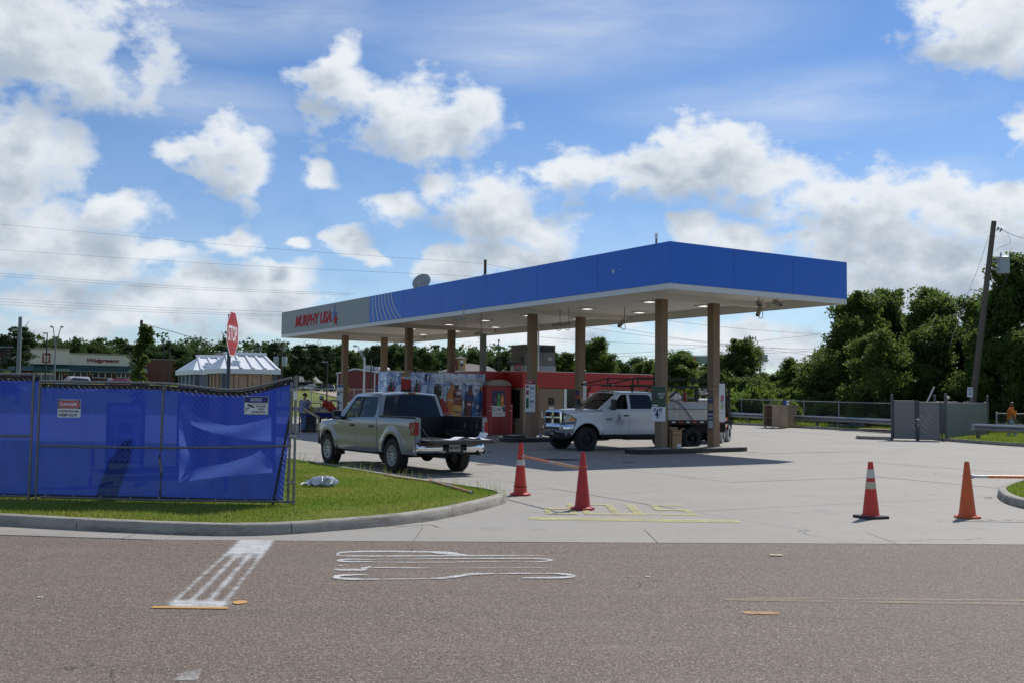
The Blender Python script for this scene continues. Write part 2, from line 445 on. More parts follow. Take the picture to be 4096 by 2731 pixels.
def kerbmat(nt,N,L,b,P):
 n1=nz(N,L,P,2.5,6,.65);n2=nz(N,L,P,40,4)
 col=mixc(N,L,rng(N,L,n1,.35,.7),(.36,.335,.285),(.26,.24,.205))
 col=mixc(N,L,rng(N,L,n2,.5,.75,0,.5),col,(.17,.155,.13))
 s=nz(N,L,vmul(N,L,P,(1,1,5)),1.3,7,.7)
 col=mixc(N,L,rng(N,L,s,.5,.66,0,.75),col,(.105,.092,.075))
 L.new(col,b.inputs['Base Color']);b.inputs['Roughness'].default_value=.85
 bp=N.new('ShaderNodeBump');bp.inputs['Strength'].default_value=.5;bp.inputs['Distance'].default_value=.01
 L.new(n2,bp.inputs['Height']);L.new(bp.outputs[0],b.inputs['Normal'])
M_KERB=pos_noise_mat('kerb_concrete',kerbmat)
def turf(nt,N,L,b,P):
 n1=nz(N,L,P,.55,5,.6);n2=nz(N,L,P,9,5)
 col=mixc(N,L,rng(N,L,n1,.35,.68),(.10,.155,.024),(.20,.185,.045))
 col=mixc(N,L,rng(N,L,n2,.4,.75,0,.55),col,(.05,.085,.015))
 L.new(col,b.inputs['Base Color']);b.inputs['Roughness'].default_value=.95;b.inputs['Specular IOR Level'].default_value=.1
 bp=N.new('ShaderNodeBump');bp.inputs['Strength'].default_value=.8;bp.inputs['Distance'].default_value=.05
 L.new(n2,bp.inputs['Height']);L.new(bp.outputs[0],b.inputs['Normal'])
M_TURF=pos_noise_mat('turf',turf)
# wide terrain out to the horizon
xs=np.concatenate([np.linspace(-2500,-160,14),np.linspace(-140,140,57),np.linspace(160,2500,14)])
ys=np.concatenate([np.linspace(-600,-20,8),np.linspace(0,300,61),np.linspace(340,3500,16)])
V=np.array([(x,y,ground_z(x,min(y,420))-.06)for x in xs for y in ys])
ny=len(ys)
Fq=np.array([(i*ny+j,(i+1)*ny+j,(i+1)*ny+j+1,i*ny+j+1)for i in range(len(xs)-1)for j in range(ny-1)])
o=bpy.data.objects.new('terrain',np_mesh('terrain',V,Fq,M_TURF,True));COL.objects.link(o);setting(o)
# asphalt road; its far edge runs along the forecourt
ROAD_EDGE=[(-60,14.6),(-8,13.35),(-6.39,13.03),(-4.48,12.76),(-3.2,12.86),(0,12.92),(3.03,13.08),(6.54,13.24),(60,15.4)]
def edge_y(x):
 for(a,b),(c,d)in zip(ROAD_EDGE,ROAD_EDGE[1:]):
  if a<=x<=c:return b+(d-b)*(x-a)/(c-a)
 return 14.0
mb=MB()
rx=[-60,-40,-20,-8,-6.39,-4.48,-3.2,0,3.03,6.54,20,40,60]
mb.add([(x,-14,0)for x in rx]+[(x,edge_y(x),0)for x in rx]+[(x,edge_y(x),-.05)for x in rx],[(i,i+1,13+i+1,13+i)for i in range(12)]+[(13+i,14+i,27+i,26+i)for i in range(12)])
setting(mb.build('road',M_ASPH))
# forecourt slabs, laid on the canopy's axes, joints recessed between them
FC=bpy.data.objects.new('forecourt',MB().add([(x,y,ground_z(x,y)-.045)for y in(12.9,30,33,36,40,48,70)for x in(-34,-10,10,34)],
[(j*4+i,j*4+i+1,j*4+i+5,j*4+i+4)for j in range(6)for i in range(3)]).mesh('forecourt',mat('joint_filler',(.09,.085,.08),.95)))
COL.objects.link(FC);setting(FC)
A_SLAB=rad(27.5);SU=Vector((math.cos(A_SLAB),math.sin(A_SLAB)));SV=Vector((-SU.y,SU.x))
def clip_half(poly,nx,ny_,c):
 out=[]
 for i in range(len(poly)):
  p,q=poly[i],poly[(i+1)%len(poly)]
  dp=nx*p[0]+ny_*p[1]-c;dq=nx*q[0]+ny_*q[1]-c
  if dp>=0:out.append(p)
  if(dp>=0)!=(dq>=0):
   t=dp/(dp-dq);out.append((p[0]+t*(q[0]-p[0]),p[1]+t*(q[1]-p[1])))
 return out
SL=4.55;O0=Vector((1.15,0.4));g=.007
for i in range(-7,13):
 for j in range(-4,17):
  a=O0+SU*(i*SL)+SV*(j*SL)
  poly=[a+SU*g+SV*g,a+SU*(SL-g)+SV*g,a+SU*(SL-g)+SV*(SL-g),a+SU*g+SV*(SL-g)]
  poly=[(p.x,p.y)for p in poly]
  poly=clip_half(poly,0,1,14.32)  # gutter strip along the road stays its own pour
  if len(poly)>=3:poly=clip_half(poly,0,-1,-68)
  if len(poly)>=3:poly=clip_half(poly,-.842,-.539,-45.9)  # far verge on the right
  if len(poly)>=3:poly=clip_half(poly,1,.35,-16)
  if len(poly)<3:continue
  ar=abs(sum(poly[k][0]*poly[(k+1)%len(poly)][1]-poly[(k+1)%len(poly)][0]*poly[k][1]for k in range(len(poly))))/2
  if ar<.05:continue
  dz=RND.uniform(-.003,.003)
  n=len(poly);mb=MB()
  mb.add([(x,y,ground_z(x,y)+dz)for x,y in poly]+[(x,y,ground_z(x,y)-.08)for x,y in poly],[tuple(range(n))]+[(k,n+k,n+(k+1)%n,(k+1)%n)for k in range(n)])
  mb.build('concrete_slab',M_CONC,FC)
  # gutter strip
for k in range(-5,12):
 x0,x1=k*3.05+.006-1.2,(k+1)*3.05-.006-1.2
 if x1>34 or x0<-16:continue
 mb=MB();mb.add([(x0,edge_y(x0)-.0,.004),(x1,edge_y(x1),.004),(x1,14.31,.004),(x0,14.31,.004),(x0,edge_y(x0),-.06),(x1,edge_y(x1),-.06),(x1,14.31,-.06),(x0,14.31,-.06)],
 [(0,1,2,3),(0,4,5,1),(1,5,6,2),(3,2,6,7),(0,3,7,4)]);mb.build('gutter_slab',M_CONC,FC)
 # kerbs
def kerb_path(pts,h=.15,w=.16,seglen=3.0,parent_name='kerb',n=10,lean=.02):
 P=[Vector((p[0],p[1],0))for p in pts];S=spline(P,n)
 root=bpy.data.objects.new(parent_name,None);COL.objects.link(root);setting(root)
 segs=[];cur=[S[0]];acc=0
 for a,b in zip(S,S[1:]):
  acc+=(b-a).length;cur.append(b)
  if acc>seglen:segs.append(cur);cur=[b];acc=0
 if len(cur)>1:segs.append(cur)
 for sg in segs:
  mb=MB();m=len(sg);rows=[]
  for i,p in enumerate(sg):
   d=(sg[min(i+1,m-1)]-sg[max(i-1,0)]).normalized();nl=Vector((-d.y,d.x,0))  # left of travel = inside (turf side)
   q=p.copy()
   if i==0:q=q+d*.006
   if i==m-1:q=q-d*.006
   z=ground_z(p.x,p.y)
   prof=[(0,-.05),(0.0,0),(lean*.8,h-.03),(lean+.012,h-.008),(lean+.035,h),(w,h),(w,-.05)]
   rows.append([(q.x+nl.x*t,q.y+nl.y*t,z+zz+RND.uniform(-.002,.002))for t,zz in prof])
  k=len(rows[0])
  mb.add([v for r in rows for v in r],[(i*k+j,i*k+j+1,(i+1)*k+j+1,(i+1)*k+j)for i in range(m-1)for j in range(k-1)]+[tuple(range(k)),tuple((m-1)*k+j for j in range(k-1,-1,-1))])
  mb.build('kerb_stone',M_KERB,root,smooth=35)
 return S
ISL=[(-15,16.3),(-9,14.55),(-6.84,13.95),(-4.96,13.42),(-3.34,13.24),(-2.15,13.95),(-1.22,14.96),(-.55,16.35),(-.12,17.6),(-.08,18.3),(-.32,18.95),(-.75,19.6),(-1.95,21.3),(-3.76,24.2),(-5.8,27.6),(-8.1,31.3),(-10.8,35.6)]
S_left=kerb_path(ISL,seglen=2.9)
RIS=[(16,28.5),(12.9,25.0),(10.9,22.4),(9.75,20.7),(9.2,19.5),(8.9,18.5),(8.85,17.6),(9.1,16.6),(10.0,15.3),(11.5,14.6),(15,14.35),(20,14.5)]
S_right=kerb_path(RIS,seglen=2.6)
FAR=[(26.5,43.4),(24.1,47.2),(23.2,48.6)]
S_farL=kerb_path([(20.1,53.0),(19.07,54.87),(16.9,58.2),(15.0,61.1),(13.3,63.2),(9.5,69.0)],seglen=3.0,h=.14)
kerb_path([(17.0,46.2),(16.0,46.6),(15.86,46.9),(16.2,48.0)],seglen=2,h=.14,n=6)
S_farR=kerb_path([(29,29.0),(23.5,37.4),(20.69,41.8),(19.3,45.6),(19.3,47.0)],seglen=3.0,h=.14)
# verge turf sheets with a slight crown
def verge(poly,name,z0=.125):
 tris=geometry.tessellate_polygon([[Vector((x,y,0))for x,y in poly]])
 me=bpy.data.meshes.new(name);me.from_pydata([(x,y,0)for x,y in poly],[],[tuple(t)for t in tris])
 bm=bmesh.new();bm.from_mesh(me)
 for _ in range(3):
  bmesh.ops.subdivide_edges(bm,edges=[e for e in bm.edges if e.calc_length()>1.2],cuts=1,use_grid_fill=False)
  bmesh.ops.triangulate(bm,faces=bm.faces)
 for v in bm.verts:v.co.z=ground_z(v.co.x,v.co.y)+z0+.012*math.sin(v.co.x*2.1)*math.cos(v.co.y*1.7)
 bmesh.ops.recalc_face_normals(bm,faces=bm.faces)
 bm.to_mesh(me);bm.free();me.materials.append(M_TURF);me.shade_smooth()
 o=bpy.data.objects.new(name,me);COL.objects.link(o);return setting(o)
def inset(S,d):
 out=[]
 for i,p in enumerate(S):
  t=(S[min(i+1,len(S)-1)]-S[max(i-1,0)]).normalized();out.append((p.x-t.y*d,p.y+t.x*d))
 return out
IN_L=inset(S_left,.15)
ISL_POLY=IN_L+[(-30,36),(-30,20)]
verge(ISL_POLY,'grass_verge')
IN_R=inset(S_right,.15);RIS_POLY=IN_R+[(26,15.5),(22,27)]
verge(RIS_POLY,'grass_verge')
verge(inset(S_farR,.15)+[(20.5,50.5),(30,52),(45,30)],'grass_verge',.12)
verge(inset(S_farL,.15)+[(12.5,72),(17,70),(24,60),(23.5,52.5)],'grass_verge',.12)
# grass blades
def in_poly(px,py,poly):
 x=np.array([p[0]for p in poly]);y=np.array([p[1]for p in poly]);ins=np.zeros(len(px),bool);j=len(poly)-1
 for i in range(len(poly)):
  c=((y[i]>py)!=(y[j]>py))&(px<(x[j]-x[i])*(py-y[i])/(y[j]-y[i]+1e-12)+x[i]);ins^=c;j=i
 return ins
def leaf_mat(name,c0,c1,c2,trans=.35,rough=.5,noise_scale=.6):
 m=bpy.data.materials.new(name);m.use_nodes=True;nt=m.node_tree;N=nt.nodes;L=nt.links;b=N['Principled BSDF']
 geo=N.new('ShaderNodeNewGeometry')
 cr=N.new('ShaderNodeValToRGB');e=cr.color_ramp.elements
 e[0].position=0;e[0].color=(*c0,1);e[1].position=1;e[1].color=(*c2,1);k=e.new(.5);k.color=(*c1,1)
 n=nz(N,L,geo.outputs['Position'],noise_scale,3)
 ad=N.new('ShaderNodeMath');ad.operation='MULTIPLY_ADD';ad.inputs[1].default_value=.55;L.new(geo.outputs['Random Per Island'],ad.inputs[0])
 L.new(rng(N,L,n,.3,.7,-.05,.5),ad.inputs[2]);L.new(ad.outputs[0],cr.inputs[0])
 L.new(cr.outputs[0],b.inputs['Base Color']);b.inputs['Roughness'].default_value=rough+.12;b.inputs['Specular IOR Level'].default_value=.18
 t=N.new('ShaderNodeBsdfTranslucent');hs=N.new('ShaderNodeHueSaturation');hs.inputs['Value'].default_value=1.9;hs.inputs['Hue'].default_value=.485;L.new(cr.outputs[0],hs.inputs['Color']);L.new(hs.outputs[0],t.inputs[0])
 ms=N.new('ShaderNodeMixShader');ms.inputs[0].default_value=trans
 L.new(b.outputs[0],ms.inputs[1]);L.new(t.outputs[0],ms.inputs[2]);L.new(ms.outputs[0],N['Material Output'].inputs[0]);return m
M_GRASS=leaf_mat('grass_blades',(.080,.160,.016),(.135,.205,.028),(.26,.23,.070),.45,.5,.45)
def blades(name,poly,box,n,hmin,hmax,z0=.125,w=.006,keep=None):
 px=NPR.uniform(box[0],box[1],n);py=NPR.uniform(box[2],box[3],n)
 k=in_poly(px,py,poly);px,py=px[k],py[k]
 if keep is not None:
  k=keep(px,py);px,py=px[k],py[k]
 n=len(px);h=NPR.uniform(hmin,hmax,n)*(0.75+.5*(np.sin(px*1.3+2)*np.cos(py*.9)+1)/2);a=NPR.uniform(0,2*np.pi,n);ln=NPR.uniform(.1,.75,n);b=NPR.uniform(0,2*np.pi,n)
 z=np.array([ground_z(x,y)for x,y in zip(px,py)])+z0-.01
 ww=w*NPR.uniform(.7,1.4,n)
 V=np.zeros((n,3,3));V[:,0]=np.stack([px-np.cos(a)*ww,py-np.sin(a)*ww,z],1);V[:,1]=np.stack([px+np.cos(a)*ww,py+np.sin(a)*ww,z],1)
 V[:,2]=np.stack([px+np.cos(b)*h*ln,py+np.sin(b)*h*ln,z+h],1)
 o=bpy.data.objects.new(name,np_mesh(name,V.reshape(-1,3),np.arange(n*3).reshape(n,3),M_GRASS));COL.objects.link(o);return stuff(o)
blades('grass',ISL_POLY,(-12,.1,13,31),460000,.02,.058,keep=lambda x,y:(x>-5.8)|(y<17.3))
blades('grass',RIS_POLY,(8.8,14,15,25),50000,.03,.07)
blades('grass',inset(S_farR,.15)+[(20.5,50.5),(30,52),(45,30)],(19,30,36,52),60000,.05,.16,w=.012,z0=.12)
blades('grass',inset(S_farL,.15)+[(12.5,72),(17,70),(24,60),(23.5,52.5)],(9,25,50,72),60000,.05,.2,w=.014,z0=.12)
# longer seeding stems along the back kerb
blades('tall_grass',[(x+.02,y)for x,y in inset(S_left,.0)]+[(x,y)for x,y in inset(S_left,.22)][::-1],(-7,0,17,29),9000,.08,.30,w=.004)
# ====== CANOPY
CY=2.1369
CU=Vector((math.cos(CY),math.sin(CY),0));CV=Vector((CU.y,-CU.x,0));C0=Vector((4.656,30.411,0))
CL,CW,ZB,ZT,ZS=33.1,7.87,5.08,6.50,5.36
ZBL=5.25  # top of the white edge band
def cp(a,b,z=0.0):p=C0+CU*a+CV*b;return Vector((p.x,p.y,z))
# local canopy frame: x along the long side (CU), y = -CV?  (right handed): use x=CU, y=CU rotated +90 = -CV
def cl(a,b,z):return(a,-b,z)  # local coordinates under an empty turned by CY
M_BLUE=mat('fascia_blue',(.010,.135,.62),.42,var=.10,scale=.5,spec=.45,bump=.10,bscale=.9,dirt=.16,dcol=(.03,.10,.32),dscale=1.3)
M_GREY=mat('fascia_grey',(.225,.265,.285),.45,var=.05,scale=.8)
M_WHT=mat('white_metal',(.62,.63,.63),.5,var=.05,scale=1.5)
M_SOF=mat('soffit_white',(.66,.64,.60),.55,var=.06,scale=1.2)
M_COLM=mat('column_tan',(.235,.165,.105),.75,var=.10,scale=2,bump=.25,bscale=160,dirt=.35,dcol=(.15,.105,.07),dscale=1.1)
M_LAMP=mat('lamp_lens',(.8,.8,.78),.3,var=0,emit=((1,.97,.9),1.1))
M_STR=mat('stripe_silver',(.42,.47,.50),.45,var=0)
M_RED=mat('letter_red',(.46,.016,.026),.6,var=.04,spec=.2)
M_LBLU=mat('logo_blue',(.03,.09,.46),.45,var=.03)
M_BLK=mat('black_paint',(.012,.012,.013),.5,var=.2)
canopy=thing('station_canopy','long blue fascia filling station canopy on tan columns with a grey lettered end','canopy',C0,CY)
# fascia panels: individual cassettes with open seams
def fascia(a0,b0,a1,b1,n,material,name='fascia_panel'):
 for k in range(n):
  t0,t1=k/n,(k+1)/n
  p=Vector((a0+(a1-a0)*t0,-(b0+(b1-b0)*t0),0));q=Vector((a0+(a1-a0)*t1,-(b0+(b1-b0)*t1),0))
  d=(q-p).normalized();nrm=Vector((d.y,-d.x,0))
  p=p+d*.006;q=q-d*.006
  mb=MB();c=(p+q)/2-nrm*.03
  rz=math.atan2(d.y,d.x)
  mb.box((c.x,c.y,(ZBL+.004+ZT)/2),((q-p).length,.06,ZT-ZBL-.004),rz)
  mb.build(name,material,canopy)
GREY_A=21.2
fascia(CL,0,28.9,0,1,M_GREY);fascia(28.9,0,GREY_A+3.6,0,1,M_GREY);fascia(GREY_A+3.6,0,GREY_A,0,1,M_GREY)
fascia(GREY_A,0,0,0,6,M_BLUE)
fascia(0,0,0,CW,3,M_BLUE);fascia(0,CW,CL,CW,9,M_BLUE);fascia(CL,CW,CL,0,3,M_BLUE)
# edge band (gutter) under the fascia, four lengths butted, and its inner face
mb=MB();t=.10
mb.box((CL/2,t/2*-1-.012,(ZB+ZBL)/2),(CL-.02,t,ZBL-ZB));mb.box((CL/2,-(CW-t/2-.012),(ZB+ZBL)/2),(CL-.02,t,ZBL-ZB))
mb.box((.012+t/2,-CW/2,(ZB+ZBL)/2),(t,CW-2*t-.05,ZBL-ZB));mb.box((CL-t/2-.012,-CW/2,(ZB+ZBL)/2),(t,CW-2*t-.05,ZBL-ZB))
mb.build('edge_band',M_WHT,canopy)
# inner upstand seen from below and the deck
mb=MB();u=.16
for(ca,cb,sa,sb)in((CL/2,u+.02,CL-.4,.02),(CL/2,CW-u-.02,CL-.4,.02),(u+.02,CW/2,.02,CW-.42),(CL-u-.02,CW/2,.02,CW-.42)):
 mb.box((ca,-cb,(ZB+.03+ZS)/2),(sa,sb,ZS-ZB-.03))
mb.build('inner_upstand',M_SOF,canopy)
# pans of the soffit: one long sheet per pan, running across the canopy
npan=66
for k in range(npan):
 a0=.2+(CL-.4)*k/npan;a1=.2+(CL-.4)*(k+1)/npan
 mb=MB();mb.box(((a0+a1)/2,-CW/2,ZS+.02+.0015*(k%2)),(a1-a0-.012,CW-.4,.04));mb.build('soffit_panel',M_SOF,canopy)
mb=MB();mb.box((CL/2,-CW/2,ZS+.09),(CL-.3,CW-.3,.04));mb.box((CL/2,-CW/2,ZT-.32),(CL-.3,CW-.3,.05));mb.build('roof_deck',M_WHT,canopy)
# cross beams boxed in below the deck at each column pair
def M_GALV_():return mat('galvanised',(.36,.37,.38),.5,.6,var=.15,scale=8,dirt=.3,dcol=(.16,.15,.14))
COLS_A=[3.56,11.48,22.51,30.41];V1,V2=2.75,5.15
for a in COLS_A:
 mb=MB();mb.box((a+.0,-(CW/2),ZS-.085),(.34,CW-.45,.17));mb.build('cross_beam',M_SOF,canopy)
for a in COLS_A:
 for b in(V1,V2):
  z0=ground_z(*cp(a,b).to_2d())+.14
  mb=MB();mb.box((a,-b,(z0+ZS-.17)/2),(.31,.31,ZS-.172-z0));co=mb.build('column',M_COLM,canopy,bevel=.006);mb=MB();mb.box((a,-b,z0+.02),(.42,.42,.03));mb.build('base_plate',M_GALV_(),co)
  # downlights
for a in[1.6,5.6,9.4,13.6,17.2,20.6,24.6,28.4,31.8]:
 for b in(1.25,3.95,6.6):
  if(a,b)in((28.4,3.95),):continue
  mb=MB();mb.box((a,-b,ZS-.02),(.56,.56,.036));lamp=mb.build('light_fixture',M_WHT,canopy,bevel=.008)
  mb=MB();mb.box((a,-b,ZS-.041),(.30,.30,.012));mb.build('lens',M_LAMP,lamp)
  # lettering, star and stripes on the front fascia
FR=frame((0,0.0,0),(-1,0,0),(0,0,1))  # on the long face, outward = +y(local) ; x reads left to right = from far end towards the corner
def on_fascia(a,z,out=.006):return Matrix.Translation((a,out,z))@frame((0,0,0),(-1,0,0),(0,0,1))
mb=MB();text_mb(mb,'MURPHY USA',on_fascia(28.35,5.83,.004),width=5.1,height=.62,bold=.035,shear=.22,depth=.012);mb.build('lettering',M_RED,canopy)
def star(cx,cy,R,r,rot=0.0,squash=1.0,tall=1.0):
 return[(cx+(R if k%2==0 else r)*math.sin(rot+k*math.pi/5)*squash,cy+(R if k%2==0 else r)*math.cos(rot+k*math.pi/5)*tall*(1.35 if k==0 else 1))for k in range(10)]
mb=MB();mb.prism(star(0,0,.36,.14,.08,1,1.15),on_fascia(25.42,5.88,.004),0,.012);mb.build('star_emblem',M_LBLU,canopy)
mb=MB();mb.prism(star(0,0,.30,.12,.12),on_fascia(25.25,5.62,.018),0,.012);mb.build('star_emblem',M_RED,canopy)
# curved grey stripes sweeping down on the blue end panel
Hh=ZT-ZBL-.03
mb=MB()
for k in range(7):
 pts=[]
 for i in range(13):
  t=i/12;x=.30+k*.335+(t**2)*(.22+.14*k);w=.052
  pts.append((x,Hh/2-t*Hh,w))
 for p_,q_ in zip(pts,pts[1:]):
  mb.add([on_fascia(GREY_A,(ZT+ZBL)/2,.004)@Vector(v)for v in((p_[0]-p_[2],p_[1],.002),(p_[0]+p_[2],p_[1],.002),(q_[0]+q_[2],q_[1],.002),(q_[0]-q_[2],q_[1],.002))],[(0,1,2,3)])
mb.build('stripes',M_STR,canopy)
for(a,z,r)in((2.7,5.86,.05),(2.35,5.88,.018)):
 mb=MB();mb.prism([(r*math.cos(k),r*1.25*math.sin(k))for k in np.linspace(0,6.28,12)[:-1]],on_fascia(a,z,.003),0,.004);mb.build('paint_chip',M_WHT,canopy,label='white chip in the blue fascia paint')
 # things on the canopy roof
def at_canopy(a,b,z):p=cp(a,b);return Vector((p.x,p.y,z))
M_GALV=mat('galvanised',(.36,.37,.38),.5,.6,var=.15,scale=8,dirt=.3,dcol=(.16,.15,.14))
M_DISH=mat('dish_paint',(.34,.34,.33),.7,var=.2,scale=6,dirt=.6,dcol=(.13,.12,.10),dscale=4)
dish_p=ap(968*1.7415,648*1.7415,45.0)
dish=thing('satellite_dish','weathered grey satellite dish standing on the canopy roof','satellite dish',(dish_p.x,dish_p.y,ZT-.29))
hz_=dish_p.z-(ZT-.29)
Rm=Matrix.Rotation(rad(-20),3,'Z')@Matrix.Rotation(rad(62),3,'X')
mb=MB();mb.lathe([(0.001,-.10),(.15,-.09),(.30,-.055),(.41,-.01),(.43,.004),(.41,.006),(.28,-.035),(.15,-.07),(.001,-.085)],28,Rm,(0,0,hz_));mb.build('reflector',M_DISH,dish,smooth=40)
mb=MB();mb.cyl((0,.08,0),(0,.08,hz_),.03);mb.bar((0,.08,0),(.3,.3,.02),.03);mb.build('mast',M_GALV,dish)
mb=MB();mb.tube([Rm@Vector((0,-.36,0))+Vector((0,0,hz_)),Rm@Vector((0,-.2,.32))+Vector((0,0,hz_)),Rm@Vector((0,0,.42))+Vector((0,0,hz_))],.012);mb.build('feed_arm',M_GALV,dish)
vp=ap(1507.5*1.7415,540*1.7415,34.5)
vent=thing('vent_pipe','grey vent pipe with a cap rising above the canopy corner','vent pipe',(vp.x,vp.y,ZT-.3))
mb=MB();mb.cyl((0,0,0),(0,0,1.16),.035);mb.build('pipe',mat('pipe_grey',(.10,.10,.10),.6,.3),vent,smooth=40)
mb=MB();mb.cyl((0,0,1.0),(0,0,1.1),.048);mb.cyl((0,0,1.1),(0,0,1.19),.03,.062);mb.build('cap',mat('cap_white',(.5,.5,.5),.4),vent,smooth=40)
# security cameras hanging from the deck
M_CAM=mat('camera_housing',(.30,.275,.23),.5,var=.1)
M_LENS=mat('camera_glass',(.01,.01,.012),.1,var=0)
def cctv(px,py,dist,yaw,pitch,label,drop=.30,loop=True,size=1.0):
 p=ap(px,py,dist);top=ZS-.002
 t=thing('security_camera',label,'camera',(p.x,p.y,top),0,'cameras under the canopy')
 dz=p.z-top
 mb=MB();mb.cyl((0,0,-.015),(0,0,0),.06,n=10);mb.cyl((0,0,-.015),(0,0,dz+.10),.017,n=8)
 if loop:mb.tube(spline([(0,0,dz+.1),(.03,0,dz-.12),(.0,0,dz-.20),(-.1,0,dz-.19),(-.15,0,dz-.06)],5),.014)
 mb.build('mount',M_CAM,t,smooth=40)
 R=Matrix.Rotation(yaw,3,'Z')@Matrix.Rotation(pitch,3,'Y');c=Vector((-.12 if loop else 0,0,dz+.02))
 mb=MB();L_=.36*size
 prof=[(-.065,-.06),(.065,-.06),(.075,.02),(.05,.065),(-.05,.065),(-.075,.02)]
 vs=[c+R@Vector((-L_/2,a,b))for a,b in prof]+[c+R@Vector((L_/2,a*.96,b*.96))for a,b in prof]
 mb.add(vs,[tuple(range(5,-1,-1)),tuple(range(6,12))]+[(i,(i+1)%6,6+(i+1)%6,6+i)for i in range(6)]);mb.build('housing',M_CAM,t,bevel=.006)
 mb=MB();mb.add([c+R@Vector((L_/2+.002,a*.75,b*.75-.004))for a,b in prof],[tuple(range(6))]);mb.build('lens',M_LENS,t)
 return t
cctv(1855,1278,39.0,rad(200),rad(12),'camera under the canopy nearest the pale striped part of the fascia')
cctv(1925,1335,44.0,rad(190),rad(14),'camera high on the thin grey pole side of the canopy beside the drinks mural')
cctv(2240,1302,41.5,rad(195),rad(14),'left one of two paired cameras between the middle columns')
cctv(2275,1300,41.0,rad(185),rad(10),'right one of two paired cameras between the middle columns')
cctv(2498,1297,40.0,rad(215),rad(40),'single camera tilted down between the middle and right column pairs')
cctv(3035,1218,33.6,rad(-95),rad(20),'camera facing the road at the right end of the canopy',loop=False)
cctv(3048,1250,36.6,rad(235),rad(50),'camera tilted steeply down at the rear of the right canopy end')
cctv(3110,1216,34.2,rad(-60),rad(25),'camera nearest the outer right corner of the canopy',loop=False)
# pump islands (dispensers removed): one long kerbed slab for each pair of columns
M_ISLTOP=mat('island_top',(.26,.25,.235),.8,var=.15,scale=3,dirt=.5)
ISL_LAB=['pump island slab with black sides nearest the road, at the right column pair','pump island slab with black sides beside the red wall and the white truck\'s nose',
'pump island slab hidden behind the silver pickup beside the drinks mural','farthest pump island slab at the left column pair']
for a,lab in zip(COLS_A,ISL_LAB):
 b0,b1=1.35,6.55;c=cp(a,(b0+b1)/2);z=ground_z(c.x,c.y)
 t=thing('pump_island',lab,'pump island',(c.x,c.y,z),CY,'pump islands under the canopy')
 L2=(b1-b0)/2;w=.56;out=[]
 for k in range(13):an=-math.pi/2+math.pi*k/12;out.append((w*math.sin(an),L2-w*.0+.0-w+w*math.cos(an)))
 out=out+[(-x,-y)for x,y in out]
 dz0=ground_z(*cp(a,b0).to_2d())-z;dz1=ground_z(*cp(a,b1).to_2d())-z
 mb=MB();n=len(out)
 def tz(x,y):return dz0+(dz1-dz0)*((-y+L2)/(2*L2))
 mb.add([(x,y,tz(x,y)-.05)for x,y in out]+[(x,y,tz(x,y)+.13)for x,y in out]+[(x*.975,y*.992,tz(x,y)+.15)for x,y in out],
 [(i,(i+1)%n,n+(i+1)%n,n+i)for i in range(n)]+[(n+i,n+(i+1)%n,2*n+(i+1)%n,2*n+i)for i in range(n)])
 mb.build('kerb_edge',M_BLK,t)
 mb=MB();mb.add([(x*.975,y*.992,tz(x,y)+.1501)for x,y in out],[tuple(range(n))]);mb.build('slab',M_ISLTOP,t)
 # ====== KIOSK
KZ=3.05
M_KRED=mat('kiosk_red',(.40,.022,.018),.42,var=.06,scale=1.5)
M_KTAN=mat('kiosk_tan',(.30,.225,.155),.7,var=.07,scale=3)
M_DOOR=mat('door_tan',(.25,.18,.115),.55,var=.06)
M_DGL=mat('dark_glass',(.012,.014,.017),.10,var=0,spec=.35)
M_ALU=mat('aluminium',(.55,.56,.57),.35,.8,var=.05)
M_PPR=mat('paper_white',(.72,.74,.76),.6,var=.03)
M_INK=mat('ink_black',(.015,.015,.018),.6,var=0)
M_NAVY=mat('ink_navy',(.015,.03,.14),.5,var=0)
kz0=ground_z(0,45)-.02
kiosk=thing('station_kiosk','low red banded kiosk building with tan doors under the canopy','building',C0,CY)
def kb(mbx,a0,a1,b0,b1,z0,z1):mbx.box(((a0+a1)/2,-(b0+b1)/2,(z0+z1)/2),(a1-a0,b1-b0,z1-z0));return mbx
KA,KB0,KB1=16.4,5.5,13.28
def nb(b):return 6.435+(b-4.55)*1.076
g0=kz0
kb(MB(),KA+.10,22.0,KB0+.1,KB1-.1,g0,2.42).build('wall',M_KTAN,kiosk)
kb(MB(),KA,22.1,KB0,KB1,2.30,KZ).build('parapet_band',M_KRED,kiosk,bevel=.01)
kb(MB(),KA+.02,22.0,KB0+.02,KB1-.02,KZ+.001,KZ+.03).build('parapet_cap',mat('cap_metal',(.45,.42,.38),.4,.5),kiosk)
kb(MB(),18.5,22.1,1.4,4.12,g0,2.7).build('rear_wall',M_KRED,kiosk);kb(MB(),17.85,22.1,4.13,KB0-.004,g0,KZ-.002).build('side_wall',M_KRED,kiosk,label='plain red rear wall')
# soffit strip and recess on the face towards the road
def kface(b,z,out=.0):return Matrix.Translation((KA+.10-out,-b,z))@frame((0,0,0),(0,-1,0),(0,0,1))
def kpanel(name,b0,b1,z0,z1,m,th=.05,out=.0,parent=kiosk,bev=.004,label=None):
 b0,b1=nb(b0),nb(b1)
 mb=MB();mb.box((KA+.10-th/2-out,-(b0+b1)/2,(z0+z1)/2),(th,b1-b0,z1-z0));return mb.build(name,m,parent,bevel=bev,label=label)
dr=kpanel('door',4.55,5.85,g0+.04,2.28,M_DOOR)
kpanel('door_window',5.05,5.36,1.52,1.86,M_DGL,.02,.05,dr);kpanel('door_notice',5.08,5.34,1.30,1.44,M_PPR,.006,.052,dr)
kpanel('handle',4.66,4.72,.92,1.25,M_ALU,.06,.05,dr)
for b0,b1 in((5.87,6.02),(6.55,6.62)):kpanel('door_frame',b0,b1,g0+.04,2.28,M_ALU,.07)
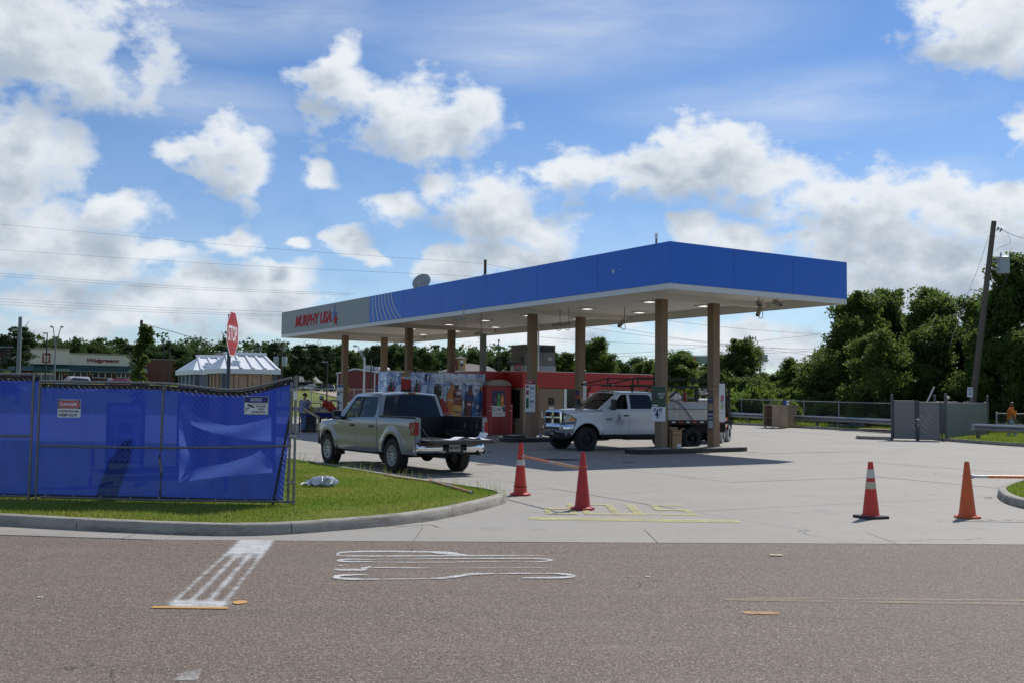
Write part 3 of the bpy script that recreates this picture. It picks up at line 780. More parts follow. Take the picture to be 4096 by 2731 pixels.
kpanel('window',6.03,6.54,g0+.35,2.26,M_DGL,.03)
kpanel('pilaster',6.64,6.98,g0+.02,2.29,mat('block_tan',(.33,.26,.19),.8,var=.12,scale=10),.06)
for b0,b1 in((7.05,8.3),(9.4,10.7)):kpanel('window',b0,b1,1.0,2.2,M_DGL,.03)
kpanel('door',8.36,9.3,g0+.04,2.25,M_KTAN,.05)
kpanel('wall_lamp',8.45,8.53,2.42,2.56,mat('lamp_tan',(.5,.38,.25),.4),.06,.105)
# tobacco poster on the front wall, beside the pilaster
post=thing('wall_poster','tall red poster reading BUY MORE SAVE MORE on the kiosk wall','poster',C0,CY)
mb=MB();mb.box((KA-.06,-nb(7.5),1.42),(.02,.9,1.5));mb.prism([(.34*math.cos(x),.34*math.sin(x))for x in np.linspace(0,math.pi,14)],Matrix.Translation((KA-.05,-nb(7.53),2.17))@frame((0,0,0),(0,-1,0),(0,0,1)),-.01,.01)
mb.build('backing',mat('poster_red',(.48,.035,.03),.45,var=.05),post)
def pf(b,z,o=.0):return Matrix.Translation((KA-.072-o,-nb(b),z))@frame((0,0,0),(0,-1,0),(0,0,1))
mb=MB();text_mb(mb,'BUY MORE',pf(7.42,2.05),width=.56,height=.10,bold=.02);text_mb(mb,'SAVE MORE',pf(7.42,1.92),width=.56,height=.10,bold=.02);mb.build('lettering',M_PPR,post)
mb=MB()
for bb,zz in((7.36,1.66),(7.66,1.66),(7.30,1.38),(7.56,1.38)):mb.prism([(.13*math.cos(k),.13*math.sin(k))for k in np.linspace(0,6.28,18)[:-1]],pf(bb,zz),0,.006)
mb.build('lid_picture',mat('lid_grey',(.12,.14,.13),.4,var=.3,scale=14),post)
mb=MB();mb.prism([(-.42,-.13),(.42,-.13),(.42,.13),(-.42,.13)],pf(7.5,1.06),0,.004);mb.build('warning_box',M_INK,post)
mb=MB();text_mb(mb,'WARNING: This product',pf(7.5,1.11,.006),width=.7);text_mb(mb,'may be addictive',pf(7.5,1.02,.006),width=.6);mb.build('small_print',M_PPR,post)
mb=MB();mb.prism([(-.42,-.15),(.42,-.15),(.42,.15),(-.42,.15)],pf(7.5,.80),0,.004);mb.build('price_panel',M_PPR,post)
def M_CHEST_():return mat('chest_red',(.28,.016,.016),.4,var=.08,scale=2)
M_CHEST=M_CHEST_()
# rooftop unit
M_AC=mat('unit_grey',(.17,.17,.16),.6,.2,var=.2,scale=3,dirt=.5,dcol=(.08,.075,.07))
acp=ap(2132,1460,50.5)
ac=thing('rooftop_air_unit','boxy grey air conditioner with side grilles on the kiosk roof','air conditioner',(acp.x,acp.y,KZ+.03),rad(27))
Wd=1.69
zt=ap(2132,1383,50.5).z-KZ-.03
mb=MB();mb.box((0,0,.16),(Wd*1.02,1.5,.30));mb.build('curb',mat('curb_metal',(.33,.34,.35),.5,.5),ac)
mb=MB();mb.box((0,0,.30+(zt-.30)/2),(Wd,1.45,zt-.30));mb.build('cabinet',M_AC,ac,bevel=.015)
mb=MB();mb.box((0,0,zt+.012),(Wd+.05,1.5,.024));mb.build('lid',M_AC,ac)
mb=MB();mb.box((0,-.735,zt-.19),(Wd-.12,.02,.27));gr=mb.build('grille',mat('grille_dark',(.015,.015,.016),.7),ac)
for k in range(15):
 mb=MB();mb.box((-Wd/2+.12+k*(Wd-.24)/14,-.752,zt-.19),(.014,.012,.27));mb.build('grille_bar',M_AC,gr)
mb=MB();mb.box((.55,-.735,.66),(.24,.012,.16));mb.build('data_plate',mat('plate_tan',(.45,.40,.33),.5),ac)
mb=MB();mb.add([(-Wd/2-.01,-.5,.75),(-Wd/2-.01,.5,.75),(-Wd/2-.42,.5,.45),(-Wd/2-.42,-.5,.45),(-Wd/2-.01,-.5,.42),(-Wd/2-.01,.5,.42)],[(0,1,2,3),(0,3,4),(1,5,2)]);mb.build('intake_hood',M_AC,ac)
# thin mast by the unit
mp=ap(2153,1476,48.3)
mast=thing('steel_mast','thin silver mast standing on the kiosk roof beside the air conditioner','mast',(mp.x,mp.y,KZ+.03))
mb=MB();mb.cyl((0,0,0),(0,0,ap(2150,1294,48.3).z-KZ-.03),.035);mb.build('pole',M_ALU,mast,smooth=40)
# floodlight box at the corner
fp_=ap(2072,1457,48.0)
fl=thing('floodlight','square red floodlight box with a pale lens on the kiosk roof corner','floodlight',(fp_.x,fp_.y,KZ-.04),rad(-18))
mb=MB();mb.box((0,0,.23),(.30,.14,.28),M=Matrix.Rotation(rad(-14),3,'X'));mb.build('housing',M_KRED,fl,bevel=.01)
mb=MB();mb.box((.03,-.075,.225),(.22,.012,.22),M=Matrix.Rotation(rad(-14),3,'X'));mb.build('lens',mat('lens_pink',(.36,.27,.33),.25),fl)
mb=MB();mb.cyl((0,.02,0),(0,.02,.12),.025);mb.build('stem',M_BLK,fl)
kb(MB(),KA+.35,KA+1.35,KB0+.05,KB0+.12,.9,2.2).build('service_window',M_DGL,kiosk)
# ice merchandiser with drink poster
CHA=math.atan2(CV.y,CV.x)
chest=thing('ice_merchandiser','dark red drinks chest with a rounded grey lid and a bottle poster','chest',(*cp(17.42,4.63).to_2d(),ground_z(0,47)),CHA)
mb=MB();mb.box((0,0,1.12),(1.34,.8,2.22));mb.build('cabinet',M_CHEST,chest,bevel=.015)
mb=MB();mb.surf(lambda a,b:Vector((-.66+1.32*a,-.44+.88*b,2.24+.26*(max(0,1-(2*a-1)**2))**.5)),14,2);mb.surf(lambda a,b:Vector((-.66+1.32*a,-.44,2.232+b*(.008+.26*(max(0,1-(2*a-1)**2))**.5))),14,2)
mb.build('rounded_lid',mat('lid_tan',(.27,.255,.23),.6),chest,smooth=40)
pst=thing('bottle_poster','poster of three soda bottles reading FOR $1 on the red chest','poster',(*cp(17.42,4.63).to_2d(),ground_z(0,47)),CHA)
def qf(x,z,o=0.0):return Matrix.Translation((x,-.408-o,z))@frame((0,0,0),(1,0,0),(0,0,1))
def rect(w,h):return[(-w/2,-h/2),(w/2,-h/2),(w/2,h/2),(-w/2,h/2)]
mb=MB();mb.prism(rect(.68,.68),qf(-.02,1.66),-.006,.002);mb.build('picture_panel',mat('poster_blue',(.012,.014,.075),.35,var=.2,scale=3),pst)
mb=MB();mb.prism(rect(.68,.50),qf(-.02,1.07),-.006,.002);mb.build('price_panel',M_PPR,pst)
BOT=[(-.07,0),(.07,0),(.085,.05),(.075,.2),(.085,.3),(.078,.38),(.035,.50),(.032,.56),(-.032,.56),(-.035,.50),(-.078,.38),(-.085,.3),(-.075,.2),(-.085,.05)]
for x,c,lc in((-.21,(.05,.015,.06),(.15,.05,.2)),(-.02,(.09,.33,.07),(.02,.2,.05)),(.17,(.62,.20,.02),(.75,.3,.1))):
 mb=MB();mb.prism(BOT,qf(x,1.30),.003,.008);b_=mb.build('bottle_picture',mat('bot%.2f'%c[0],c,.3,var=.25,scale=9),pst)
 mb=MB();mb.prism([(-.08,.22),(.08,.22),(.08,.36),(-.08,.36)],qf(x,1.30),.009,.011);mb.build('label_picture',mat('lab%.2f'%lc[0],lc,.4),b_)
mb=MB();text_mb(mb,'Buy 1',qf(-.22,1.20,.003),width=.17,height=.07,bold=.01);text_mb(mb,'Get 1',qf(-.22,1.11,.003),width=.17,height=.07,bold=.01)
text_mb(mb,'FOR',qf(.01,1.15,.003),width=.18,height=.08,bold=.03,shear=.15);text_mb(mb,'$',qf(.16,1.20,.003),width=.06,height=.12,bold=.03);text_mb(mb,'1',qf(.26,1.16,.003),width=.09,height=.24,bold=.05)
text_mb(mb,'Mix and Match',qf(-.02,.94,.003),width=.3,bold=.01);mb.build('lettering',M_INK,pst)
# bollards
def bollard(px,py,h,r,label,ring=True,col=M_CHEST):
 p=gp(px,py);t=thing('bollard',label,'bollard',p,0,'red bollards by the drinks chest')
 mb=MB();mb.lathe([(r,0),(r,h-r*.6),(r*.8,h-r*.2),(r*.4,h-.01),(0.001,h)],18);mb.build('post',mat('bollard_red',(.36,.03,.03),.45,var=.1),t,smooth=50)
 for z in(h-.12,h-.33):
  mb=MB();mb.lathe([(r+.001,z),(r+.003,z),(r+.003,z+.022),(r+.001,z+.022)],18);mb.build('reflective_band',M_PPR,t,smooth=50)
bollard(1960,1740,1.42,.065,'left slim red bollard in front of the drinks chest');bollard(2043,1737,1.42,.065,'right slim red bollard in front of the drinks chest')
bollard(2086,1731,1.5,.18,'stout red bollard beside the tan column')
# ---- cooler wraps: drinks photographed on ice
def ice_mat():
 m=bpy.data.materials.new('ice_print');m.use_nodes=True;nt=m.node_tree;N=nt.nodes;L=nt.links;b=N['Principled BSDF']
 tc=N.new('ShaderNodeTexCoord');v=N.new('ShaderNodeTexVoronoi');v.inputs['Scale'].default_value=4.2;v.feature='F1'
 n=N.new('ShaderNodeTexNoise');n.inputs['Scale'].default_value=6;n.inputs['Detail'].default_value=6;n.inputs['Distortion'].default_value=2.2
 L.new(tc.outputs['Object'],n.inputs['Vector']);L.new(tc.outputs['Object'],v.inputs['Vector'])
 sp=N.new('ShaderNodeSeparateColor');L.new(v.outputs['Color'],sp.inputs[0])
 ad=N.new('ShaderNodeMath');ad.operation='MULTIPLY_ADD';ad.inputs[1].default_value=.45;L.new(sp.outputs[0],ad.inputs[0]);L.new(n.outputs['Fac'],ad.inputs[2])
 cr=N.new('ShaderNodeValToRGB');e=cr.color_ramp.elements;e[0].position=.3;e[0].color=(.06,.10,.25,1);e[1].position=1;e[1].color=(.78,.84,.92,1)
 k=e.new(.55);k.color=(.22,.32,.56,1);k=e.new(.75);k.color=(.48,.60,.80,1)
 L.new(ad.outputs[0],cr.inputs[0]);L.new(cr.outputs[0],b.inputs['Base Color']);b.inputs['Roughness'].default_value=.35;return m
M_ICE=ice_mat()
mr_=Vector((-1.20,47.30,0));mdir=Vector((CV.x,CV.y,0))
ang_m=math.atan2(mdir.y,mdir.x)
MZ=ground_z(-3,46)
def mural_frame(o=0.0):return frame((0,-o,0),(1,0,0),(0,0,1))
MW=3.72;MT=2.90-MZ
mural=thing('drinks_cooler','long cooler wrapped in a mural of giant drink bottles on ice','cooler',mr_-mdir*MW+Vector((0,0,MZ)),ang_m)
mb=MB();mb.box((MW/2,.42,.36),(MW-.1,.8,.72));mb.build('plinth',M_KRED,mural)
mb=MB();mb.box((MW/2,.44,(.74+MT)/2),(MW,.84,MT-.74));mb.build('wrap',M_ICE,mural,bevel=.008)
mb=MB();mb.box((MW-.2,-.01,.76),(.38,.02,.05));mb.build('trim',M_PPR,mural)
def mf(x,z,o=.022,roll=0.0):return Matrix.Translation((x,-o+.02,z))@frame((0,0,0),(1,0,0),(0,0,1))@Matrix.Rotation(roll,4,'Z')
mb=MB();text_mb(mb,'VISIT MURPHY USA ON FACEBOOK!',mf(2.30,MT-.30,.034),width=2.68,height=.19,bold=.025);mb.build('lettering',mat('letter_silver',(.80,.82,.84),.5,var=0),mural)
mb=MB();text_mb(mb,'VISIT MURPHY USA ON FACEBOOK!',mf(2.315,MT-.318,.026),width=2.68,height=.18,bold=.0);mb.build('letter_shadow',M_INK,mural)
mb=MB();mb.prism(rect(.26,.28),mf(.72,MT-.22,.025),0,.004);mb.build('badge',mat('badge_blue',(.012,.03,.16),.4,var=0),mural)
mb=MB();text_mb(mb,'f',mf(.75,MT-.23,.03),height=.24,bold=.04);mb.build('badge_letter',M_PPR,mural)
def bottle(kind,x,z,s,roll,c,cap,lab=None,parent=mural,o=.03,nm='bottle_picture'):
 shp={'can':[(-.12,0),(.12,0),(.135,.03),(.135,.86),(.11,.93),(-.11,.93),(-.135,.86),(-.135,.03)],
 'bottle':[(-.15,0),(.15,0),(.165,.06),(.15,.3),(.165,.5),(.15,.66),(.06,.86),(.055,.96),(-.055,.96),(-.06,.86),(-.15,.66),(-.165,.5),(-.15,.3),(-.165,.06)],
 'wide':[(-.17,0),(.17,0),(.19,.08),(.19,.66),(.17,.76),(.09,.86),(.09,.96),(-.09,.96),(-.09,.86),(-.17,.76),(-.19,.66),(-.19,.08)]}[kind]
 s*=1.2;z-=.06;F=mf(x,z,o,roll)
 mb=MB();mb.prism([(a*s,b*s)for a,b in shp],F,0,.004);b_=mb.build(nm,mat('drink%.3f%.3f%.3f'%c,c,.3,var=.35,scale=5),parent)
 mb=MB();w=.06 if kind=='bottle' else .095;mb.prism([(a*s,b*s)for a,b in((-w,.90),(w,.90),(w,1.0),(-w,1.0))],F,.004,.008);mb.build('cap_picture',mat('capc%.3f%.3f%.3f'%cap,cap,.4,var=.1),b_)
 if lab:
  mb=MB();(c2,y0,y1,wd)=lab;mb.prism([(a*s,b*s)for a,b in((-wd,y0),(wd,y0),(wd,y1),(-wd,y1))],F,.004,.009);mb.build('label_picture',mat('dlab%.3f%.3f%.3f'%c2,c2,.4,var=.1),b_)
 return F
F=bottle('can',1.20,.90,1.20,-.04,(.012,.014,.013),(.10,.10,.10))
mb=MB();
for dx in(-.055,0,.055):mb.prism([(dx-.016,.28),(dx+.012,.30+.04*(dx==0)),(dx+.022,.75),(dx-.02,.78)],F,.012,.014)
mb.build('claw_mark',mat('claw_green',(.10,.30,.04),.4),mural)
F=bottle('bottle',1.83,1.02,1.12,-.12,(.48,.17,.035),(.52,.2,.05),((.55,.2,.05),.42,.62,.16));mb=MB();text_mb(mb,'Sunkist',F@Matrix.Translation((0,.60,.014)),width=.34,bold=.02,shear=.1);mb.build('lettering',M_PPR,mural)
F=bottle('wide',2.27,1.18,.92,.06,(.20,.02,.025),(.02,.02,.02),((.012,.012,.014),.38,.66,.19));mb=MB();text_mb(mb,'POWERADE',F@Matrix.Translation((0,.5,.012)),width=.32,bold=.02);mb.build('lettering',M_PPR,mural)
F=bottle('bottle',1.75,.78,.90,.35,(.36,.025,.03),(.5,.5,.5),((.40,.02,.03),.1,.5,.16));mb=MB();text_mb(mb,'Coca-Cola',F@Matrix.Translation((.0,.25,.014)),width=.30,bold=.01,shear=.3);mb.build('lettering',M_PPR,mural)
F=bottle('wide',2.20,.80,1.0,-.10,(.20,.045,.02),(.55,.58,.6),((.62,.34,.10),.06,.50,.188),o=.036);mb=MB();text_mb(mb,'Snapple',F@Matrix.Translation((0,.30,.014)),width=.34,bold=.02);mb.build('lettering',M_NAVY,mural)
F=bottle('bottle',2.80,.85,1.20,-.10,(.11,.03,.02),(.02,.03,.12),((.015,.03,.13),.50,.72,.165))
mb=MB();mb.prism([(.09*math.cos(k),.62+.09*math.sin(k))for k in np.linspace(0,math.pi,10)],F,.012,.013);mb.build('roundel_picture',mat('roundel_red',(.5,.03,.04),.4),mural)
mb=MB();mb.prism([(.09*math.cos(k),.66+.09*math.sin(k))for k in np.linspace(math.pi,2*math.pi,10)],F@Matrix.Translation((0,-.04,0)),.013,.014);mb.build('roundel_picture',mat('roundel_white',(.7,.72,.75),.4),mural)
mb=MB();text_mb(mb,'pepsi',F@Matrix.Translation((.2,.62,.014))@Matrix.Rotation(math.pi/2,4,'Z'),width=.22,bold=.01);mb.build('lettering',M_PPR,mural)
F=bottle('bottle',3.12,.78,1.22,-.30,(.03,.17,.42),(.55,.22,.06),((.02,.09,.26),.2,.55,.165));mb=MB();text_mb(mb,'G',F@Matrix.Translation((0,.58,.014)),height=.17,bold=.04);mb.build('lettering',M_PPR,mural)
# cooler door frames and hinges standing proud of the print
for x0,x1 in((.75,1.55),(1.72,2.50),(2.68,3.45)):
 mb=MB();z0,z1=.80,MT-.52
 for a,b in(((x0,z0),(x0,z1)),((x1,z0),(x1,z1)),((x0,z1),(x1,z1))):mb.bar((a[0],-.018,a[1]),(b[0],-.018,b[1]),.014)
 fr_=mb.build('door_frame',M_BLK,mural)
 for zz in(.98,MT-.72):
  mb=MB();mb.box((x1-.16,-.03,zz),(.22,.05,.06));mb.build('latch',M_GALV,fr_,bevel=.01)
  # second narrow cooler, and the red gap between with a timber header
M_WOOD=mat('bare_timber',(.42,.29,.15),.7,var=.2,scale=7)
sm=thing('drinks_cooler','narrow cooler with an icy drinks print at the left of the mural','cooler',mr_-mdir*4.98+Vector((0,0,MZ)),ang_m)
mb=MB();mb.box((.35,.42,.36),(.6,.8,.72));mb.build('plinth',M_KRED,sm);mb=MB();mb.box((.35,.44,(.74+MT)/2),(.70,.84,MT-.74));mb.build('wrap',M_ICE,sm,bevel=.008)
for par,xo in((sm,.0),(mural,.0)):
 for x,z,s,c in((.08,1.5,.7,(.32,.03,.03)),(.17,1.75,.75,(.02,.05,.02)),(.25,1.45,.6,(.12,.02,.03)),(.31,1.75,.65,(.30,.04,.08))):
  F=Matrix.Translation((x+.02,-.012,z))@frame((0,0,0),(1,0,0),(0,0,1));mb=MB();mb.prism([(a*s*.6,b*s)for a,b in((-.12,0),(.12,0),(.13,.5),(.05,.8),(.05,.95),(-.05,.95),(-.05,.8),(-.13,.5))],F,0,.005);mb.build('bottle_picture',mat('mini%.2f%.2f'%(c[0],c[1]),c,.4,var=.2),par)
gapb=thing('vending_machine','dark fronted vending machine with a red head between the two coolers','vending machine',mr_-mdir*4.26+Vector((0,0,MZ)),ang_m)
mb=MB();mb.box((.26,.5,1.0),(.50,.7,2.0));mb.build('cabinet',M_BLK,gapb);mb=MB();mb.box((.26,.5,2.23),(.50,.7,.45));mb.build('head_panel',M_KRED,gapb)
mb=MB();mb.box((.26,.14,1.62),(.2,.01,.12));mb.build('sticker',M_PPR,gapb)
tim=thing('timber_header','bare timber board laid across the cooler tops','board',mr_-mdir*4.75+Vector((0,0,MZ+MT+.005)),ang_m)
mb=MB();mb.box((.72,.28,-.10),(.56,.05,.2));mb.build('face_board',M_WOOD,tim);mb=MB();mb.box((.45,.2,.045),(1.4,.09,.04));mb.box((2.0,.5,.04),(.9,.09,.035),.1);mb.build('top_board',M_WOOD,tim)
# grey steel pole with a cable through the canopy, behind the mural
pg=ap(1931,1495,49.5)
gpole=thing('steel_pole','plain grey steel pole standing behind the right end of the drinks mural','pole',(pg.x,pg.y,ground_z(pg.x,pg.y)))
mb=MB();mb.cyl((0,0,0),(0,0,ap(1931,1352,49.5).z),.165,.16,n=16);mb.build('shaft',mat('pole_grey',(.21,.22,.21),.6,.2,var=.12),gpole,smooth=40)
# blue drum left of the coolers
dp=ap(1528,1590,46.0)
drum=thing('plastic_drum','dark blue waste bin left of the narrow cooler','bin',(dp.x,dp.y,ground_z(dp.x,dp.y)))
mb=MB();hh=ap(1528,1541,46).z-ground_z(dp.x,dp.y);mb.lathe([(.26,0),(.30,hh*.9),(.31,hh*.93),(.27,hh)],18);mb.build('body',mat('bin_blue',(.012,.03,.13),.45),drum,smooth=40)
mb=MB();mb.lathe([(.315,hh*.93),(.325,hh*.93),(.325,hh),(.30,hh+.02)],18);mb.build('rim',mat('bin_blue',(.012,.03,.13),.45),drum,smooth=40)
# ====== CONSTRUCTION FENCE
M_TUBE=mat('fence_tube',(.20,.205,.20),.5,.5,var=.25,scale=9,dirt=.5,dcol=(.12,.085,.06),dscale=5)
M_WIRE=mat('chain_wire',(.16,.165,.16),.5,.5,var=.2)
def screen_mat():
 m=bpy.data.materials.new('blue_screen');m.use_nodes=True;nt=m.node_tree;N=nt.nodes;L=nt.links;b=N['Principled BSDF']
 tc=N.new('ShaderNodeTexCoord')
 n=nz(N,L,vmul(N,L,tc.outputs['Object'],(1,1,.35)),2.2,5)
 col=mixc(N,L,n,(.006,.018,.17),(.012,.032,.27))
 L.new(col,b.inputs['Base Color']);b.inputs['Roughness'].default_value=.55;b.inputs['Specular IOR Level'].default_value=.25
 t=N.new('ShaderNodeBsdfTranslucent');t.inputs[0].default_value=(.020,.052,.42,1)
 tr=N.new('ShaderNodeBsdfTransparent');tr.inputs[0].default_value=(.22,.32,.72,1)
 m1=N.new('ShaderNodeMixShader');m1 .inputs[0].default_value=.45;L.new(b.outputs[0],m1 .inputs[1]);L.new(t.outputs[0],m1 .inputs[2])
 wv=N.new('ShaderNodeTexWave');wv.inputs['Scale'].default_value=90;wv.bands_direction='Z';L.new(tc.outputs['Object'],wv.inputs['Vector'])
 m2=N.new('ShaderNodeMixShader');L.new(rng(N,L,wv.outputs['Fac'],0,1,.20,.31),m2 .inputs[0])
 L.new(m1 .outputs[0],m2 .inputs[1]);L.new(tr.outputs[0],m2 .inputs[2]);L.new(m2 .outputs[0],N['Material Output'].inputs[0]);return m
M_SCREEN=screen_mat()
M_HEM=mat('screen_hem',(.006,.006,.012),.6,var=.1)
FA,FB=Vector((-7.40,16.16,.13)),Vector((-3.30,15.72,.13))
def on_plane(A,B,px,py,off=0.0):
 """point where the sight line meets the vertical plane through A and B"""
 d=Vector(sight(px,py));t=(B-A).to_2d();n=Vector((t.y,-t.x)).normalized()  # towards the road
 if n.y>0:n=-n
 k=(A.to_2d().dot(n)+off)/Vector((d.x,d.y)).dot(n)
 return Vector((d.x*k,d.y*k,CAM_H+d.z*k))
fdir=(FB-FA).normalized();fang=math.atan2(fdir.y,fdir.x)
def fence_panel(name,label,origin,dirang,top_pts,mid_pts,bot_pts,posts,screen_top,screen_bot,seed):
 """points are (x along the fence, z) in the fence's own frame, origin at its foot"""
 t=thing(name,label,'fence',origin,dirang,'temporary fence panels with blue screens')
 mb=MB();mb.tube([(x,0,z)for x,z in spline([Vector((a,b,0))for a,b in top_pts],6)and[(v.x,v.y)for v in spline([Vector((a,b,0))for a,b in top_pts],6)]],.021,8);mb.build('top_rail',M_TUBE,t,smooth=60)
 mb=MB();mb.tube([(x,0,z)for x,z in mid_pts],.019,8);mb.build('middle_rail',M_TUBE,t,smooth=60)
 mb=MB();mb.tube([(x,0,z)for x,z in bot_pts],.019,8);mb.build('bottom_rail',M_TUBE,t,smooth=60)
 for pl in posts:
  mb=MB();mb.tube([(x,.0,z)for x,z in pl],.021,8);mb.build('post',M_TUBE,t,smooth=60)
 xs_=[p[0]for p in top_pts]
 def ztop(x):return float(np.interp(x,xs_,[p[1]for p in top_pts]))
 x0,x1=xs_[0],xs_[-1];z0=.05
 mb=MB();s=.062;k=0;r=.0017
 n=int(((x1-x0)+2.2)/(s*1.414))+1
 for sg in(1,-1):
  for i in range(n+1):
   xb=x0-2.2+i*s*1.414 if sg==1 else x0+i*s*1.414
   # line x = xb + sg*(z - z0)
   lo,hi=0.0,2.3
   if sg==1:lo=max(lo,x0-xb);hi=min(hi,x1-xb)
   else:lo=max(lo,xb-x1);hi=min(hi,xb-x0)
   if hi<=lo:continue
   for _ in range(3):
    xe=xb+sg*hi;hi=min(hi,ztop(min(max(xe,x0),x1))+.025-z0)
   if hi-lo<.03:continue
   mb.cyl((xb+sg*lo,-.024-.002*sg,z0+lo),(xb+sg*hi,-.024-.002*sg,z0+hi),r,n=3,caps=False)
 stuff(mb.build('wire_mesh',M_WIRE,t))
 rs=random.Random(seed);ph=[rs.uniform(0,6)for _ in range(6)]
 def sc(a,b):
  x=screen_top[0]+(screen_top[1]-screen_top[0])*a;zt_=ztop(x)-.055;xb_=screen_bot[0]+(screen_bot[1]-screen_bot[0])*a
  xx=xb_+(x-xb_)*b;z=.06+(zt_-.06)*b
  y=.045+.018*math.sin(3.1*xx+2.2*z+ph[0])+.012*math.sin(7*xx-4*z+ph[1])+.008*math.sin(14*xx+6*z+ph[2])*(1-b)+.02*abs(math.sin(2.3*xx+ph[3]))*(1-abs(2*b-1))
  return Vector((xx,y,z))
 mb=MB();mb.surf(sc,70,36);scr=mb.build('screen',M_SCREEN,t,smooth=True)
 for q0,q1 in((.975,.04),(-.012,.025)):mb=MB();mb.surf(lambda a,b:sc(a,q0+q1*b)+Vector((0,-.004,0)),70,1);mb.build('hem',M_HEM,scr)
 for a in np.linspace(.04,.97,9):
  for b in(.992,.005):
   p=sc(a,b);mb=MB();mb.cyl((p.x,p.y-.006,p.z),(p.x,p.y-.010,p.z),.011,n=8);mb.build('grommet',M_ALU,scr)
 return t,sc
R0=FA.copy();LEN=(FB-FA).length
def fl(px,py):
 p=on_plane(FA,FB,px,py);return((p-FA).to_2d().dot(fdir.to_2d()),p.z-FA.z)
tops=[fl(*p)for p in((160,1524),(330,1527),(640,1532),(760,1543),(880,1556),(960,1557),(1050,1541),(1110,1524),(1166,1510))]
mids=[fl(*p)for p in((155,1781),(400,1786),(645,1790),(900,1787),(1165,1782))]
bots=[(fl(160,2030)[0],.045),(fl(645,2040)[0],.035),(LEN,.06)]
pm=[fl(655,1536),fl(648,1680),fl(645,1790),fl(638,1830),fl(646,1890),fl(641,1960),fl(640,2040)]
fenceR,scR=fence_panel('fence_panel','blue screened temporary fence panel with two warning signs and a sagging top rail',FA,fang,tops,mids,bots,
[[(tops[0][0],0),(tops[0][0]+.0,tops[0][1]+.02)],pm,[(LEN+.02,-.02),(LEN+.015,tops[-1][1]+.04)],[(LEN-.07,.03),(LEN-.055,tops[-1][1]-.06)]],(tops[0][0]-.03,LEN-.03),(tops[0][0]-.02,LEN-.17),3)
mb=MB();h0,h1=fl(1166,1660),fl(1088,2036);mb.bar((h0[0]-.02,-.004,h0[1]),(h1[0],-.004,h1[1]),.012,.035);mb.build('dark_hem',M_HEM,fenceR)
mb=MB();mb.box((LEN+.012,-.026,fl(1168,1580)[1]),(.045,.006,.13));mb.build('tag',M_PPR,fenceR)
# clamps holding end post
for z in(.35,1.05,1.75):
 mb=MB();mb.box((LEN-.02,-.006,z),(.11,.035,.025));mb.build('clamp',M_GALV,fenceR)
FL2=Vector((-10.9,16.35,.13));d2=(FA+Vector((-.10,0,0))-FL2);L2_=d2 .length;a2=math.atan2(d2 .y,d2 .x)
fenceL,scL=fence_panel('fence_panel','blue screened temporary fence panel running out of frame on the left',FL2,a2,[(0,1.93),(1.5,1.94),(2.6,1.95),(L2_,1.95)],
[(0,.98),(L2_,.985)],[(0,.05),(L2_,.05)],[[(0,0),(0,1.95)],[(L2_/2,0),(L2_/2,1.95)],[(L2_,-.02),(L2_+.01,1.98)]],(.03,L2_+.09),(.03,L2_+.08),8)
# signs wired to the fence
def sign_board(label,px0,px1,py0,py1,frame_c,name='warning_sign'):
 c=on_plane(FA,FB,(px0+px1)/2,(py0+py1)/2,.04);w=(on_plane(FA,FB,px1,(py0+py1)/2)-on_plane(FA,FB,px0,(py0+py1)/2)).length
 h=abs(on_plane(FA,FB,px0,py0).z-on_plane(FA,FB,px0,py1).z)
 t=thing(name,label,'sign',c,fang);mb=MB();mb.box((0,0,0),(w,.006,h));mb.build('board',M_PPR,t,bevel=.004)
 def F(x,z,o=0.0):return Matrix.Translation((x*w,-.0045-o,z*h))@frame((0,0,0),(1,0,0),(0,0,1))
 return t,F,w,h
def stadium(w,h,n=8):
 r=h/2;return[(w/2-r+r*math.cos(a),r*math.sin(a))for a in np.linspace(-math.pi/2,math.pi/2,n)]+[(-w/2+r+r*math.cos(a),r*math.sin(a))for a in np.linspace(math.pi/2,3*math.pi/2,n)]
t,F,w,h=sign_board('white DANGER CONSTRUCTION AREA KEEP OUT sign on the blue fence screen',231,323,1596,1668,None)
mb=MB();mb.prism(rect(w*.97,h*.48),F(0,.235),0,.001);mb.build('header',M_INK,t)
mb=MB();mb.prism(stadium(w*.93,h*.42,10),F(0,.235,.001),0,.001);mb.build('header_oval',M_PPR,t)
mb=MB();mb.prism(stadium(w*.90,h*.38,10),F(0,.235,.002),0,.001);mb.build('header_oval',mat('danger_red',(.50,.025,.02),.4,var=0),t)
mb=MB();text_mb(mb,'DANGER',F(0,.235,.003),width=w*.76,height=h*.2,bold=.03);mb.build('header_lettering',M_PPR,t)
mb=MB();text_mb(mb,'CONSTRUCTION AREA',F(0,-.15),width=w*.88,height=h*.12,bold=.02);text_mb(mb,'KEEP OUT',F(-.03,-.36),width=w*.78,height=h*.15,bold=.03);mb.build('lettering',M_INK,t)
t,F,w,h=sign_board('white NOTICE 24 HOUR VIDEO SURVEILLANCE sign on the blue fence screen',976,1074,1584,1657,None)
mb=MB();
for s_ in(-1,1):mb.box((0,-.0042,s_*h*.475),(w*.97,.002,.006));mb.box((s_*w*.48,-.0042,0),(.006,.002,h*.95))
mb.build('border',M_INK,t)
mb=MB();mb.prism(rect(w*.93,h*.30),F(0,.31),0,.001);mb.build('header',M_INK,t)
mb=MB();mb.prism(stadium(w*.90,h*.25,8),F(0,.32,.001),0,.001);mb.build('header_oval',mat('notice_blue',(.015,.025,.20),.4,var=0),t)
mb=MB();text_mb(mb,'NOTICE',F(0,.32,.003),width=w*.46,height=h*.16,bold=.02,shear=.2);mb.build('header_lettering',M_PPR,t)
